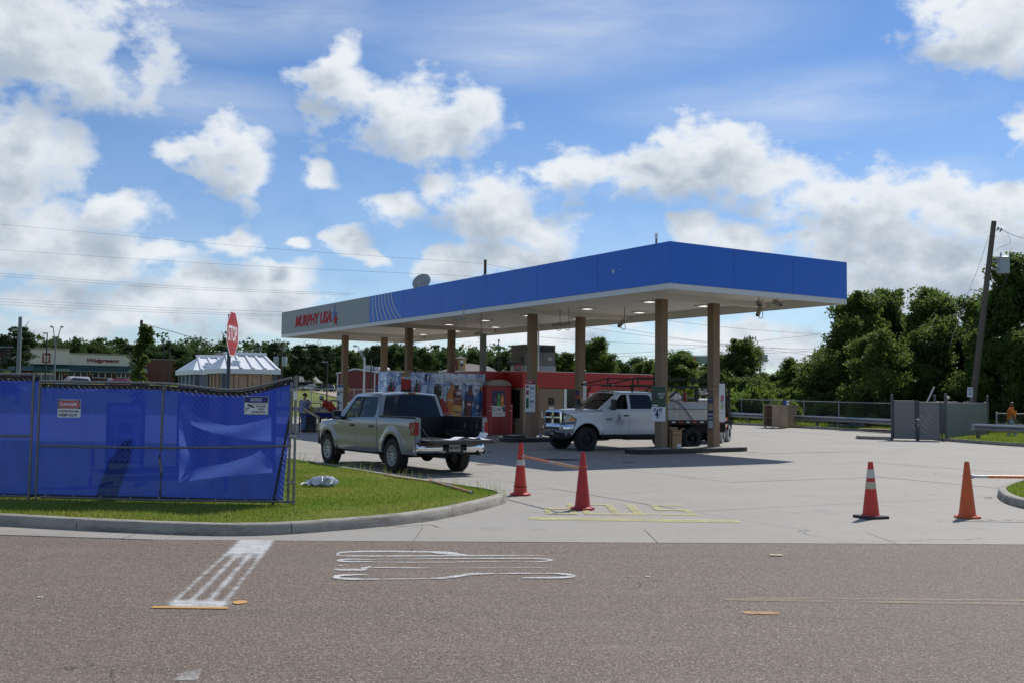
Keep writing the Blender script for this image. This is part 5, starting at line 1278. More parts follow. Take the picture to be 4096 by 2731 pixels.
 # tall ragged broadleaf with several heads, 9.5 m
tree_kind('ragged',7.5,.16,mk(1,[(60,(0,0,5.0),(2.9,2.9,3.0)),(34,(1.2,.5,7.6),(1.5,1.5,1.5)),(30,(-1.5,-.3,6.7),(1.5,1.4,1.5)),(22,(.2,-.4,8.8),(.9,.9,1.0)),(30,(0,0,2.2),(2.6,2.6,1.8))]),200,.72,.13,M_LF1,21)
tree_kind('bushy',4.5,.12,mk(2,[(85,(0,0,3.2),(3.2,3.0,3.0)),(28,(1.4,0,5.3),(1.4,1.3,1.2)),(28,(-1.1,.4,4.9),(1.5,1.4,1.2)),(34,(0,0,1.1),(3.2,3.0,1.2))]),200,.70,.125,M_LF1,31)
tree_kind('bright',4.0,.10,mk(3,[(60,(0,0,3.0),(2.2,2.1,2.6)),(24,(.8,.3,5.0),(1.0,1.0,1.2)),(20,(-.9,0,4.3),(1.1,1.0,1.0)),(24,(0,0,1.0),(2.3,2.2,1.1))]),190,.60,.12,M_LF1,41)
tree_kind('slender',5.0,.10,mk(4,[(46,(0,0,3.6),(1.4,1.4,2.4)),(22,(.3,.1,5.8),(.9,.9,1.1)),(18,(-.7,0,4.7),(.8,.8,.9)),(10,(.9,.2,4.6),(.7,.6,.7))]),170,.50,.12,M_LF1,51)
# undergrowth mound
tree_kind('shrub',.8,.04,mk(5,[(40,(0,0,.55),(1.5,1.1,.75)),(14,(.7,.2,1.0),(.6,.5,.5)),(12,(-.8,0,.9),(.6,.5,.4))]),120,.32,.10,M_LF2,61,nl=5)
tree_kind('shrub_dark',.8,.04,mk(6,[(40,(0,0,.6),(1.4,1.0,.8)),(14,(-.6,.1,1.2),(.5,.5,.5))]),120,.34,.10,M_LF1,71,nl=5)
def tree(key,p,s,rz,label,name='tree',cat='tree',group=None,sz=None):
 t=thing(name,label,cat,p,rz,group);t.scale=(s,s,sz or s)
 cr,tk=TREES[key]
 o=bpy.data.objects.new('crown',cr);COL.objects.link(o);o.parent=t;o=bpy.data.objects.new('trunk',tk);COL.objects.link(o);o.parent=t
 return t
KH={'ragged':9.9,'bushy':6.6,'bright':6.3,'slender':7.0,'shrub':1.6,'shrub_dark':1.8}
KW={'ragged':6.6,'bushy':7.2,'bright':5.2,'slender':3.4,'shrub':3.4,'shrub_dark':3.2}
def plant(key,px,pytop,d,wpx=None,rz=0.0,label='',**kw):
 x=(px-2048)/F_PX*d;z0=ground_z(x,d);h=ap(px,pytop,d).z-z0;sz=h/KH[key]
 s=(wpx/F_PX*d/KW[key])if wpx else sz
 return tree(key,(x,d,z0-.1),s,rz,label,sz=sz,**kw)
G1='trees behind the right hand guardrail'
for a in[('slender',2250,1402,80,150,1.0,'dark slim tree just left of a tan column, above the kiosk roof'),('ragged',2385,1345,84,190,2.0,'taller two headed dark tree above the middle of the red kiosk band'),
('bright',2700,1392,88,250,.4,'bright green tree seen between the two columns of the right pair'),('bushy',2600,1440,92,190,2.2,'dark bushy tree behind the left column of the right pair'),
('ragged',2960,1352,86,230,.2,'dark tree with a pointed crown just right of the rightmost column'),('bushy',3090,1490,92,260,1.4,'low dark tree in the dip of the skyline'),('bright',3030,1500,80,200,2.5,'low bright bushy tree behind the cabinet shelves'),
('bushy',3240,1430,82,300,.1,'rounded tree left of the tall mass, stepping up in the skyline'),('bright',3330,1372,72,260,1.1,'yellow green rounded tree in front of the tall mass'),
('ragged',3425,1165,69,330,.9,'tall ragged tree forming the left shoulder of the tree mass'),('ragged',3560,1150,72,300,2.9,'tall tree with an open airy head left of the leaning pole'),('bushy',3530,1330,61,370,1.9,'broad dark tree right behind the slatted gates'),
('ragged',3740,1148,68,320,4.0,'tall dark tree immediately left of the leaning utility pole'),('bright',3700,1290,62,300,5.0,'brighter mid height tree between gates and utility pole'),('bushy',3850,1250,64,330,3.2,'dark tree directly behind the utility pole'),
('ragged',4060,1020,60,400,5.2,'tallest tree, running out of frame right of the utility pole'),('ragged',4290,1000,58,400,1.5,'tall tree outside the right edge of the frame'),('bushy',3990,1330,57,330,.7,'dark lower tree behind the man in orange'),('bushy',4180,1300,55,320,2.7,'dark lower tree right of the man in orange'),
('bright',3910,1210,66,190,4.2,'light leaved tree peeping past the right side of the utility pole'),
('bushy',2790,1455,96,260,.6,'dark tree filling the gap right of the left column of the right pair'),('bright',2880,1470,84,240,3.3,'low tree directly behind the rightmost column'),('bushy',3160,1455,88,260,4.4,'low tree closing the skyline dip beside the tall mass'),('bright',3290,1440,68,260,2.0,'rounded green tree at the foot of the tall mass')]:
 plant(a[0],a[1],a[2],a[3],a[4],a[5],a[6],group=G1)
G2='shrubs along the chain link fence'
rs=random.Random(5);k=0
for j,(px,top,d,lab)in enumerate(((2905,1545,71,'sunlit bush above the forklift backrest'),(2965,1560,70,'sunlit bush left of the cabinet above the fence rail'),(3030,1535,71,'tallest sunlit bush behind the cabinet shelves'),(3085,1552,70,'sunlit bush above the cabinet sign box'),(3150,1540,70,'sunlit bush right of the cabinet sign box'),(3215,1565,68,'sunlit bush at the start of the long fence run'),(2780,1530,72,'sunlit bush between the right column pair'),(2720,1545,73,'sunlit bush behind the truck rack'))):plant('shrub',px,top,d,150,j*1.3,lab,name='shrub',cat='shrub',group='shrubs along the chain link fence')
SEEN={}
LBL=['behind the forklift','left of the pale cabinet','behind the cabinet shelves','right of the pale cabinet','behind the long guardrail','left of the slatted gates']
for px in range(2880,3560,62):
 d=64.5+rs.uniform(-1,2)-max(0,(px-3150))*.012
 i=min(5,int((px-2880)/115));kind='shrub' if k%3 else 'shrub_dark'
 sh=plant(kind,px+rs.uniform(-20,20),1560+rs.uniform(-25,40),d,120+rs.uniform(-10,60),rs.uniform(0,6),'%s shrub against the chain link fence %s%s'%('bright green' if kind=='shrub' else 'dark green',LBL[i],'' if not SEEN.setdefault((kind,i),0)else ', further to the right'),name='shrub',cat='shrub',group=G2);k+=1;SEEN[(kind,i)]=1
for j,(px,d,top,kd)in enumerate(((3420,59.6,1640,'shrub'),(3490,57.6,1648,'shrub'),(3300,62.2,1650,'shrub_dark'),(3960,53,1670,'shrub'),(4060,52,1672,'shrub'),(4150,50,1660,'shrub'))):
 plant(kd,px,top,d,130,j,['leafy shrub behind the black pipes on the far verge','leafy shrub beside the left gate post','small dark shrub behind the far kerb','shrub under the right guardrail next to the pale fence panel','shrub under the right guardrail by the walking man','shrub outside the right frame edge behind the guardrail'][j],name='shrub',cat='shrub',group=G2)
 # ====== CHAIN LINK FENCE, GUARDRAILS
M_GRAIL=mat('guardrail_zinc',(.33,.345,.36),.42,.65,var=.15,scale=5,dirt=.25,dcol=(.17,.16,.15))
M_PIPE=mat('fence_pipe',(.36,.37,.37),.45,.6,var=.15)
def chain_fence(name,label,pts,h,spacing,mid=False,mesh_s=.16,group=None):
 """pts: ground polyline of (x,y,z)"""
 P=[Vector(p)for p in pts];o0=P[0];t=thing(name,label,'fence',o0,0,group)
 Q=[p-o0 for p in P]
 for a,b in zip(Q,Q[1:]):
  mb=MB();mb.cyl(a+Vector((0,0,h)),b+Vector((0,0,h)),.024,n=7);mb.build('top_rail',M_PIPE,t,smooth=60)
  if mid:mb=MB();mb.cyl(a+Vector((0,0,h*.55)),b+Vector((0,0,h*.55)),.02,n=6);mb.build('middle_rail',M_PIPE,t,smooth=60)
  n=max(1,round((b-a).length/spacing))
  for k in range(n+(b is Q[-1])):
   p=a.lerp(b,k/n);mb=MB();mb.cyl(p+Vector((0,0,-.1)),p+Vector((0,0,h+(.10 if k==0 else .0))),.034 if k==0 else .024,n=8);mb.build('post',M_PIPE,t,smooth=60)
 mb=MB()
 for a,b in zip(Q,Q[1:]):
  L_=(b-a).length;d=(b-a)/L_;n=int(L_/mesh_s)
  for k in range(-int(h/mesh_s),n+1):
   for sg in(1,-1):
    xb=k*mesh_s if sg==1 else k*mesh_s+h
    lo=0.;hi=h
    if sg==1:lo=max(0,-xb);hi=min(h,L_-xb)
    else:lo=max(0,xb-L_);hi=min(h,xb)
    if hi-lo<.02:continue
    q0=a+d*(xb+sg*lo)+Vector((0,0,lo));q1=a+d*(xb+sg*hi)+Vector((0,0,hi));mb.cyl(q0,q1,.0035,n=3,caps=False)
 stuff(mb.build('wire_mesh',M_WIRE,t));return t
def gz(x,y):return Vector((x,y,ground_z(x,y)))
FCP=[(7.0,77.5),(11.2,70.3),(14.6,65.4),(18.6,58.6),(21.0,54.8),(22.9,51.4)]
chain_fence('chain_link_fence','long galvanised chain link fence behind the far guardrail',[gz(x,y)for x,y in FCP],1.5,3.0)
chain_fence('chain_link_fence','short chain link fence with two rails behind the man in orange',[gz(23.6,50.2),gz(26.4,47.8),gz(30,44.5)],1.15,2.6,True)
def guardrail(label,pts,end=(True,True),h=.71,posts=True):
 P=[Vector(p)for p in pts];o0=P[0];t=thing('guardrail',label,'guardrail',o0,0,'steel guardrails round the forecourt');Q=[p-o0 for p in P]
 prof=[(.0,-.155),(.045,-.125),(.075,-.095),(.075,-.065),(.02,-.03),(.0,0.),(.02,.03),(.075,.065),(.075,.095),(.045,.125),(.0,.155),(-.02,.15)]
 mb=MB();rows=[]
 for i,p in enumerate(Q):
  d=(Q[min(i+1,len(Q)-1)]-Q[max(i-1,0)]);d.z=0;d.normalize();n=Vector((d.y,-d.x,0));
  if(n.dot(Vector((-o0 .x,-o0 .y,0))))<0:n=-n
  rows.append([p+n*a+Vector((0,0,h-.155+b))for a,b in prof])
 k=len(prof);mb.add([v for r in rows for v in r],[(i*k+j,i*k+j+1,(i+1)*k+j+1,(i+1)*k+j)for i in range(len(Q)-1)for j in range(k-1)]);mb.build('rail',M_GRAIL,t,smooth=30)
 L_=0
 for i,(a,b)in enumerate(zip(Q,Q[1:])):
  n=max(1,round((b-a).length/1.9))
  for q in range(n+(i==len(Q)-2)):
   p=a.lerp(b,min(.97,max(.04,q/n)));d=(b-a).normalized();n_=Vector((d.y,-d.x,0));n_=n_ if n_.dot(Vector((-o0 .x,-o0 .y,0)))>0 else-n_
   mb=MB();mb.box(p-n_*.09+Vector((0,0,h/2-.1)),(.15,.11,h+.1),math.atan2(d.y,d.x));mb.build('post',mat('post_weathered',(.14,.14,.13),.8,var=.2),t)
   mb=MB();c=p+n_*.03+Vector((0,0,h-.155));mb.cyl(c,c+n_*.03,.022,n=8);mb.build('bolt',M_GALV,t)
 return t
guardrail('guardrail behind the forklift, ending left of the pale cabinet',[gz(8.3,72.6),gz(10.2,69.3),gz(11.9,66.4),gz(12.85,64.8)])
guardrail('long guardrail running from the pale cabinet to the slatted gates',[gz(13.35,64.2),gz(15.3,61.5),gz(17.2,58.6),gz(18.9,55.9),gz(19.9,53.6),gz(19.6,51.2)])
gA=gp(3905,1764);gB=gp(4096,1782)
guardrail('guardrail in front of the walking man at the right edge',[gz(20.3,45.2),gz(21.6,43.2),gz(24.5,38.8)],h=.80)
mb=MB();flare=[Vector((20.3,45.2,0))]
o=MB();q=gz(20.3,45.2);o.surf(lambda a,b:q+Vector((-.02-.10*math.sin(math.pi*a),.05+.30*a,.50+.31*b)),8,1);eo=o.build('end_wing',M_GRAIL,smooth=True);eo.name='guardrail_end';tag(eo,'rounded end wing of the right guardrail in front of the pale panel','guardrail end')
# ====== SLATTED ENCLOSURE
M_SLAT=mat('slat_grey',(.215,.215,.21),.55,var=.12,scale=6,dirt=.3);M_SLATB=mat('slat_blue',(.205,.235,.225),.5,var=.1,scale=5,dirt=.2,dcol=(.15,.16,.155))
M_EP=mat('enclosure_post',(.10,.105,.11),.5,.5,var=.2)
enc0=gz(17.02,46.15)
E0,E1,E2=Vector((17.02,46.15)),Vector((19.24,45.70)),Vector((22.75,49.3))
def slat_panel(label,a,b,h,z0,m,name,hw=.034,rails=True,diag=False,tilt=0.0):
 d=(b-a);L_=d.length;ang=math.atan2(d.y,d.x);t=thing(name,label,'gate' if 'gate' in name else 'fence',(a.x,a.y,ground_z(a.x,a.y)+z0),ang,'slatted enclosure around the bins')
 n=int(L_/hw);me=MB().box((0,0,h/2),(hw*.96,.012,h-.04)).mesh('slat',m)
 for k in range(n):
  o=bpy.data.objects.new('slat',me);COL.objects.link(o);o.parent=t;o.location=((k+.5)*L_/n,0,0);o.rotation_euler=(0,0,RND.uniform(-.12,.12))
 mb=MB()
 s=.085
 for k in range(-int(h/s),int(L_/s)+1):
  for sg in(1,-1):
   xb=k*s if sg==1 else k*s+h;lo=max(0,-xb if sg==1 else xb-L_);hi=min(h,(L_-xb)if sg==1 else xb)
   if hi-lo>.02:mb.cyl((xb+sg*lo,-.012,lo),(xb+sg*hi,-.012,hi),.0028,n=3,caps=False)
 stuff(mb.build('wire_mesh',M_PIPE,t))
 for z in(.02,h*.58,h):
  mb=MB();mb.cyl((0,.016,z),(L_,.016,z),.022,n=7);mb.build('rail',M_EP,t,smooth=60)
 for x in(0,L_):
  mb=MB();mb.cyl((x,.016,0),(x,.016,h+.02),.026,n=8);mb.build('stile',M_EP,t,smooth=60)
 return t
gm=E0 .lerp(E1,.465)
H_E=1.68
slat_panel('left grey slatted gate leaf of the bin enclosure',E0+Vector((.08,-.02)),gm-Vector((.08,-.016)),H_E,.06,M_SLAT,'slatted_gate')
slat_panel('right grey slatted gate leaf with white scratches',gm+Vector((.10,-.02)),E1-Vector((.26,-.052)),H_E-.02,.03,M_SLAT,'slatted_gate')
slat_panel('pale bluish slatted side panel of the bin enclosure',E1+Vector((.06,.07)),E2,H_E-.03,.02,M_SLATB,'slatted_fence_panel')
slat_panel('rear slatted panel of the bin enclosure',Vector((20.4,49.7)),E2,H_E-.03,.02,M_SLAT,'slatted_fence_panel')
for p,h,lb in((E0,2.0,'left gate post of the bin enclosure'),(gm-Vector((.02,.0)),1.74,'left meeting post between the two gate leaves'),(gm+Vector((.05,-.012)),1.72,'right meeting post between the two gate leaves'),(E1,2.08,'tall right gate post of the bin enclosure'),(E1-Vector((.17,-.03)),1.66,'shorter post just left of the tall right gate post'),(E2,2.0,'far corner post at the end of the pale slatted panel'),(Vector((20.4,49.7)),1.98,'rear post of the bin enclosure seen above the gates')):
 t=thing('enclosure_post',lb,'post',gz(p.x,p.y),0,'steel posts of the bin enclosure');mb=MB();r=.055 if h>1.9 else .038;mb.lathe([(r,-.05),(r,h-.03),(r*1.1,h-.03),(r*1.05,h),(r*.5,h+.03),(.001,h+.035)],14);mb.build('shaft',M_EP,t,smooth=50)
 mb=MB();mb.box((0,-.02,h*.55),(.11,.07,.05));mb.build('hinge',M_EP,t)
 # drop rod, scratches
t=thing('gate_latch','shiny latch chain hanging where the two gate leaves meet','latch',gz(gm.x,gm.y)+Vector((.02,-.06,.62)),0);mb=MB();mb.tube([(0,0,.4),(.02,-.01,.1),(0,0,0)],.02,6);mb.build('chain',M_ALU,t);mb=MB();mb.box((0,0,.32),(.2,.03,.04));mb.build('bolt',M_ALU,t)
ml=MB();dd=(E1-E0).normalized()
for k in range(9):
 a=E0+dd*(1.15+k*.085)if k<5 else E0+dd*(.75+(k-5)*.13);z=.30+k*.16 if k<5 else .25+(k-5)*.14+.2
 a3=Vector((a.x,a.y-.035,ground_z(a.x,a.y)+z+.15));ml.bar(a3+Vector((.02,0,.12)),a3+Vector((.26,-.05,-.12)),.008,.012)
stuff(ml.build('scratch_marks',mat('scratch_white',(.6,.62,.66),.5),None));sc_o=bpy.data.objects['scratch_marks'];tag(sc_o,'white diagonal scuff marks across the right gate leaf','scuff marks')
# boards and black pipes on the far kerb
def lying_pipe(a,b,r,label):
 a=Vector(a);b=Vector(b);t=thing('black_pipe',label,'pipe',a,0,'black plastic wrapped pipes on the far verge');d=b-a;n=16;pts=[];rr_=[]
 for k in range(n+1):pts.append(d*(k/n)+Vector((.0,0,.01*math.sin(k*2.2))));rr_.append(r*(1+.10*math.sin(k*2.7+a.x)))
 mb=MB();mb.tube(pts,rr_,10,True);mb.build('tube',mat('pipe_wrap',(.018,.019,.022),.22,var=.3,scale=12,spec=.8),t,smooth=50)
pa=gp(3323,1705,.16);pb=gp(3452,1707,.16)
lying_pipe(pa+Vector((0,0,.03)),pb+Vector((0,-.2,.03)),.11,'front black wrapped pipe lying on the far kerb');lying_pipe(gp(3400,1700,.2),gp(3496,1703,.2),.12,'rear black wrapped pipe lying on the far kerb')
bd=thing('timber_plank','pale timber plank lying on the kerb left of the gates','plank',gp(3500,1716,.18),rad(-52));mb=MB();mb.box((0,0,.02),(1.8,.28,.045));mb.build('plank',mat('plank_pale',(.52,.42,.28),.7,var=.1),bd);mb=MB();mb.box((-.1,.1,-.03),(1.6,.1,.06));mb.build('bearer',mat('plank_dark',(.15,.11,.07),.8),bd)
tb=thing('timber_pole','pale timber leaning up behind the slatted gates','pole',gz(19.4,49.4));a0=ap(3716,1590,49.2)-tb.location;a1=ap(3737,1545,49.3)-tb.location;mb=MB();mb.bar(a0+(a0-a1)*3,a1,.07,.05);mb.build('pole',mat('pole_pale',(.55,.52,.48),.7),tb)
bg=MB();bgp=ap(3786,1588,48.2);bg.surf(lambda a,b:bgp+Vector((.13*math.sin(math.pi*b)*math.cos(6.283*a)*(1+.3*math.sin(9*a)),.1*math.sin(math.pi*b)*math.sin(6.283*a),.10*math.cos(math.pi*b)*(1+.2*math.sin(13*a))-.03)),16,8);bt=bg.build('bin_bag_top',mat('bag_cream',(.55,.48,.38),.6),smooth=55);tag(bt,'cream bag end poking above the enclosure beside the tall gate post','bag')
# ====== UTILITY POLE
UD=54.5;ub=ap(3880,1700,UD);ut=ap(3976,886,UD)
up=thing('utility_pole','leaning wooden utility pole with a grey transformer','utility pole',(ub.x,UD,ground_z(ub.x,UD)))
uo=up.location.copy();dirp=(ut-Vector((ub.x,UD,ub.z)));basep=Vector((ub.x,UD,ub.z))+dirp*((ground_z(ub.x,UD)-.5-ub.z)/dirp.z)
M_POLE=mat('pole_wood',(.115,.095,.075),.85,var=.25,scale=3,bump=.4,bscale=30)
def PL(f):return basep.lerp(ut,f)-uo
mb=MB();mb.tube([PL(k/8)for k in range(9)],[.185-.055*k/8 for k in range(9)],14);mb.build('shaft',M_POLE,up,smooth=50)
def U(px,py,dy=0.0):return ap(px,py,UD+dy)-uo
M_PORC=mat('porcelain',(.50,.55,.62),.2,var=.05)
tr_c=U(4013,1062);
mb=MB();mb.lathe([(.29,-.46),(.31,-.44),(.31,.36),(.33,.37),(.33,.41),(.27,.45),(.001,.47)],20,None,tr_c);mb.build('transformer',mat('transformer_grey',(.36,.40,.43),.4,var=.06),up,smooth=40)
mb=MB();mb.lathe([(.03,0),(.06,.03),(.04,.06),(.065,.10),(.04,.13),(.06,.17),(.02,.26)],12,None,tr_c+Vector((-.12,0,.44)));mb.build('bushing',M_PORC,up,smooth=40)
for dz in(-.22,.2):mb=MB();mb.bar(tr_c+Vector((-.3,0,dz)),tr_c+Vector((-.62,0,dz)),.05,.1);mb.build('bracket',M_GALV,up)
for a,b in(((3989,914),(3999,918)),((4001,918),(4012,922))):
 mb=MB();pA,pB=U(*a),U(*b);mb.cyl(pA,pA.lerp(pB,.25),.06,.15,n=14);mb.cyl(pA.lerp(pB,.25),pA.lerp(pB,.45),.15,.06,n=14);mb.cyl(pA.lerp(pB,.45),pB,.03,n=8);mb.build('insulator',M_PORC,up,smooth=40)
mb=MB();mb.tube(spline([U(4012,922),U(4036,934),U(4060,944),U(4110,958),U(4300,1010,-8)],4),.014,5);mb.build('line',M_BLK,up)
mb=MB();mb.tube(spline([U(4018,1030),U(4060,1045),U(4110,1063),U(4300,1115,-8)],4),.014,5);mb.build('line',M_BLK,up)
mb=MB();mb.tube(spline([U(4030,940),U(4041,960),U(4038,975),U(4012,985),U(3990,996),U(3986,1005)],5),.008,5);mb.build('jumper',M_BLK,up)
mb=MB();mb.tube(spline([U(3938,1118),U(3950,1135),U(3980,1150),U(4005,1146),U(4025,1120),U(4038,1075),U(4036,1048),U(4025,1046)],6),.024,6);mb.build('service_cable',M_BLK,up,smooth=50)
mb=MB();mb.tube([U(3953,952),U(3910,1080),U(3860,1200),U(3800,1380)],.010,5);mb.build('guy_wire',M_GALV,up)
for f in(.93,.80,.74,.70):mb=MB();p=PL(f);mb.cyl(p+Vector((-.24,0,0)),p+Vector((.2,0,0)),.013,n=6);mb.build('through_bolt',M_GALV,up)
# guide sheet sign on a pole beside it
sgp=ap(3880,1567,52.5);sg=thing('notice_sign','small white notice with blue writing on a thin pole by the utility pole','sign',(sgp.x,52.5,ground_z(sgp.x,52.5)),rad(8))
zz=sgp.z-ground_z(sgp.x,52.5);mb=MB();mb.box((0,0,zz),(.30,.01,.50),M=Matrix.Rotation(rad(3),3,'Y'));mb.build('board',M_PPR,sg);mb=MB();mb.cyl((.10,.03,0),(.10,.03,zz+.2),.02,n=8);mb.build('pole',M_GALV,sg)
mb=MB();Fq_=Matrix.Translation((0,-.007,zz))@frame((0,0,0),(1,0,0),(0,0,1));mbF=mb
for s_,z_,w_ in(('BUSES',.16,.22),('ONLY',.02,.16),('24 HRS',-.10,.2)):text_mb(mb,s_,Fq_@Matrix.Translation((0,z_,0)),width=w_,height=.07,bold=.02)
for v in((-.12,.09,.12,.10),(-.12,-.05,.12,-.04)):mb.prism([(v[0],v[1]),(v[2],v[1]),(v[2],v[3]),(v[0],v[3])],Fq_,0,.001)
mb.build('lettering',M_NAVY,sg)
# ====== CABINET ON THE FORECOURT
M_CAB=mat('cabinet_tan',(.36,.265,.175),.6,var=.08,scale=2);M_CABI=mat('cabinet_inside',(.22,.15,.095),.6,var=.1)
ca=gp(3053,1708);cb_=gp(3117,1712);cab=thing('display_cabinet','tan open fronted cabinet standing empty by the far guardrail','cabinet',ca,math.atan2(cb_.y-ca.y,cb_.x-ca.x));cw=(cb_-ca).length;ch=1.20
def cbx(n,c,s,m,par=cab):mb=MB();mb.box(c,s);return mb.build(n,m,par)
cbx('side_panel',(.02,.3,.06+ch/2),(.04,.6,ch),M_CAB);cbx('side_panel',(cw-.02,.3,.06+ch/2),(.04,.6,ch),M_CAB);cbx('divider',(cw*.38,.32,.06+ch/2),(.03,.56,ch-.06),M_CABI);cbx('divider',(cw*.74,.32,.06+ch/2),(.03,.56,ch-.06),M_CABI)
cbx('top',(cw/2,.3,.08+ch),(cw+.02,.62,.035),M_CAB);cbx('shelf',(cw/2,.3,.56),(cw-.06,.55,.03),M_CABI);cbx('shelf',(cw/2,.3,.10),(cw-.06,.55,.03),M_CABI)
cbx('back_panel',(cw*.20,.59,.06+ch/2),(cw*.35,.015,ch-.05),M_CABI);cbx('back_panel',(cw*.87,.59,.06+ch/2),(cw*.25,.015,ch-.05),M_CABI)
for x in(.05,cw*.5,cw-.05):cbx('foot',(x,.1,.03),(.05,.05,.06),M_BLK)
cc=gp(3120,1712);cd=gp(3188,1707)
cab2=thing('display_cabinet','tan cabinet with closed doors beside the open fronted one','cabinet',cc+Vector((.06,0,0)),math.atan2(cd.y-cc.y,cd.x-cc.x));w2=(cd-cc).length-.1
cbx('carcass',(w2/2,.28,.06+ch/2),(w2,.5,ch-.02),M_CAB,cab2);cbx('door',(w2*.24,.012,.06+ch/2),(w2*.46,.022,ch-.06),M_CAB,cab2);cbx('door',(w2*.76,.012,.06+ch/2),(w2*.44,.022,ch-.06),M_CAB,cab2);cbx('top',(w2/2,.28,.06+ch),(w2+.03,.56,.035),M_CAB,cab2)
for x in(.08,w2*.5,w2-.08):cbx('foot',(x,.08,.03),(.05,.05,.06),M_BLK,cab2)
cs=ap(3144,1611,cc.y+.4);tsn=thing('lit_sign_box','small blue and white sign box standing on top of the cabinet','sign',(cs.x,cs.y,cc.z+.06+ch+.018),rad(4));mb=MB();mb.box((0,0,.16),(.38,.1,.32));mb.build('case',M_BLK,tsn);mb=MB();mb.box((-.085,-.053,.165),(.17,.008,.27));mb.build('blue_panel',mat('panel_blue',(.02,.06,.28),.4),tsn);mb=MB();mb.box((.09,-.053,.165),(.165,.008,.27));mb.build('white_panel',M_PPR,tsn)
mb=MB();Fz=Matrix.Translation((0,-.058,.165))@frame((0,0,0),(1,0,0),(0,0,1));mb.prism([(.04,.02),(.14,-.03),(.15,.0),(.05,.05)],Fz,0,.001);mb.build('picture',M_INK,tsn)
# ====== PICKUP TRUCKS
def glass_mat(name,tint,see):
 m=bpy.data.materials.new(name);m.use_nodes=True;nt=m.node_tree;N=nt.nodes;L=nt.links;b=N['Principled BSDF']
 b.inputs['Base Color'].default_value=(.006,.007,.008,1);b.inputs['Roughness'].default_value=.03;b.inputs['Specular IOR Level'].default_value=.75
 tr=N.new('ShaderNodeBsdfTransparent');tr.inputs[0].default_value=(*tint,1);ms=N.new('ShaderNodeMixShader');ms.inputs[0].default_value=see
 L.new(b.outputs[0],ms.inputs[1]);L.new(tr.outputs[0],ms.inputs[2]);L.new(ms.outputs[0],N['Material Output'].inputs[0]);return m
GL_DARK=glass_mat('privacy_glass',(.30,.32,.33),.35);GL_CLR=glass_mat('clear_glass',(.62,.70,.68),.62)
M_SILV=mat('paint_silver',(.20,.222,.25),.30,.15,var=.03,coat=.9);M_WPT=mat('paint_white',(.68,.70,.72),.25,var=.03,coat=1,dirt=.10,dcol=(.35,.33,.30))
M_CHR=mat('chrome',(.70,.70,.71),.07,1.0,var=0);M_PLB=mat('black_plastic',(.018,.018,.019),.55,var=.15,scale=12);M_TYRE=mat('tyre_rubber',(.016,.016,.016),.8,var=.25,scale=14,bump=.2,bscale=40)
M_ALLOY=mat('alloy',(.42,.44,.47),.35,.4,var=.03);M_STL=mat('black_steel',(.018,.018,.018),.5,.3,var=.2);M_UND=mat('underbody',(.012,.012,.012),.85,var=.3)
M_TAIL=mat('tail_red',(.24,.004,.006),.25,var=.15,scale=16,coat=.4,spec=.3);M_LNS=mat('lamp_clear',(.40,.42,.44),.10,.45,var=.12,scale=20,coat=1);M_AMB=mat('lamp_amber',(.65,.20,.02),.2,var=.05,coat=1)
M_LINER=mat('bed_liner',(.012,.012,.013),.6,var=.2,scale=15,bump=.2);M_SEAT=mat('seat_fabric',(.03,.03,.032),.85,var=.2)
def ROTY():return Matrix.Rotation(math.pi/2,3,'X')  # lathe axis z -> -y ; symmetric use
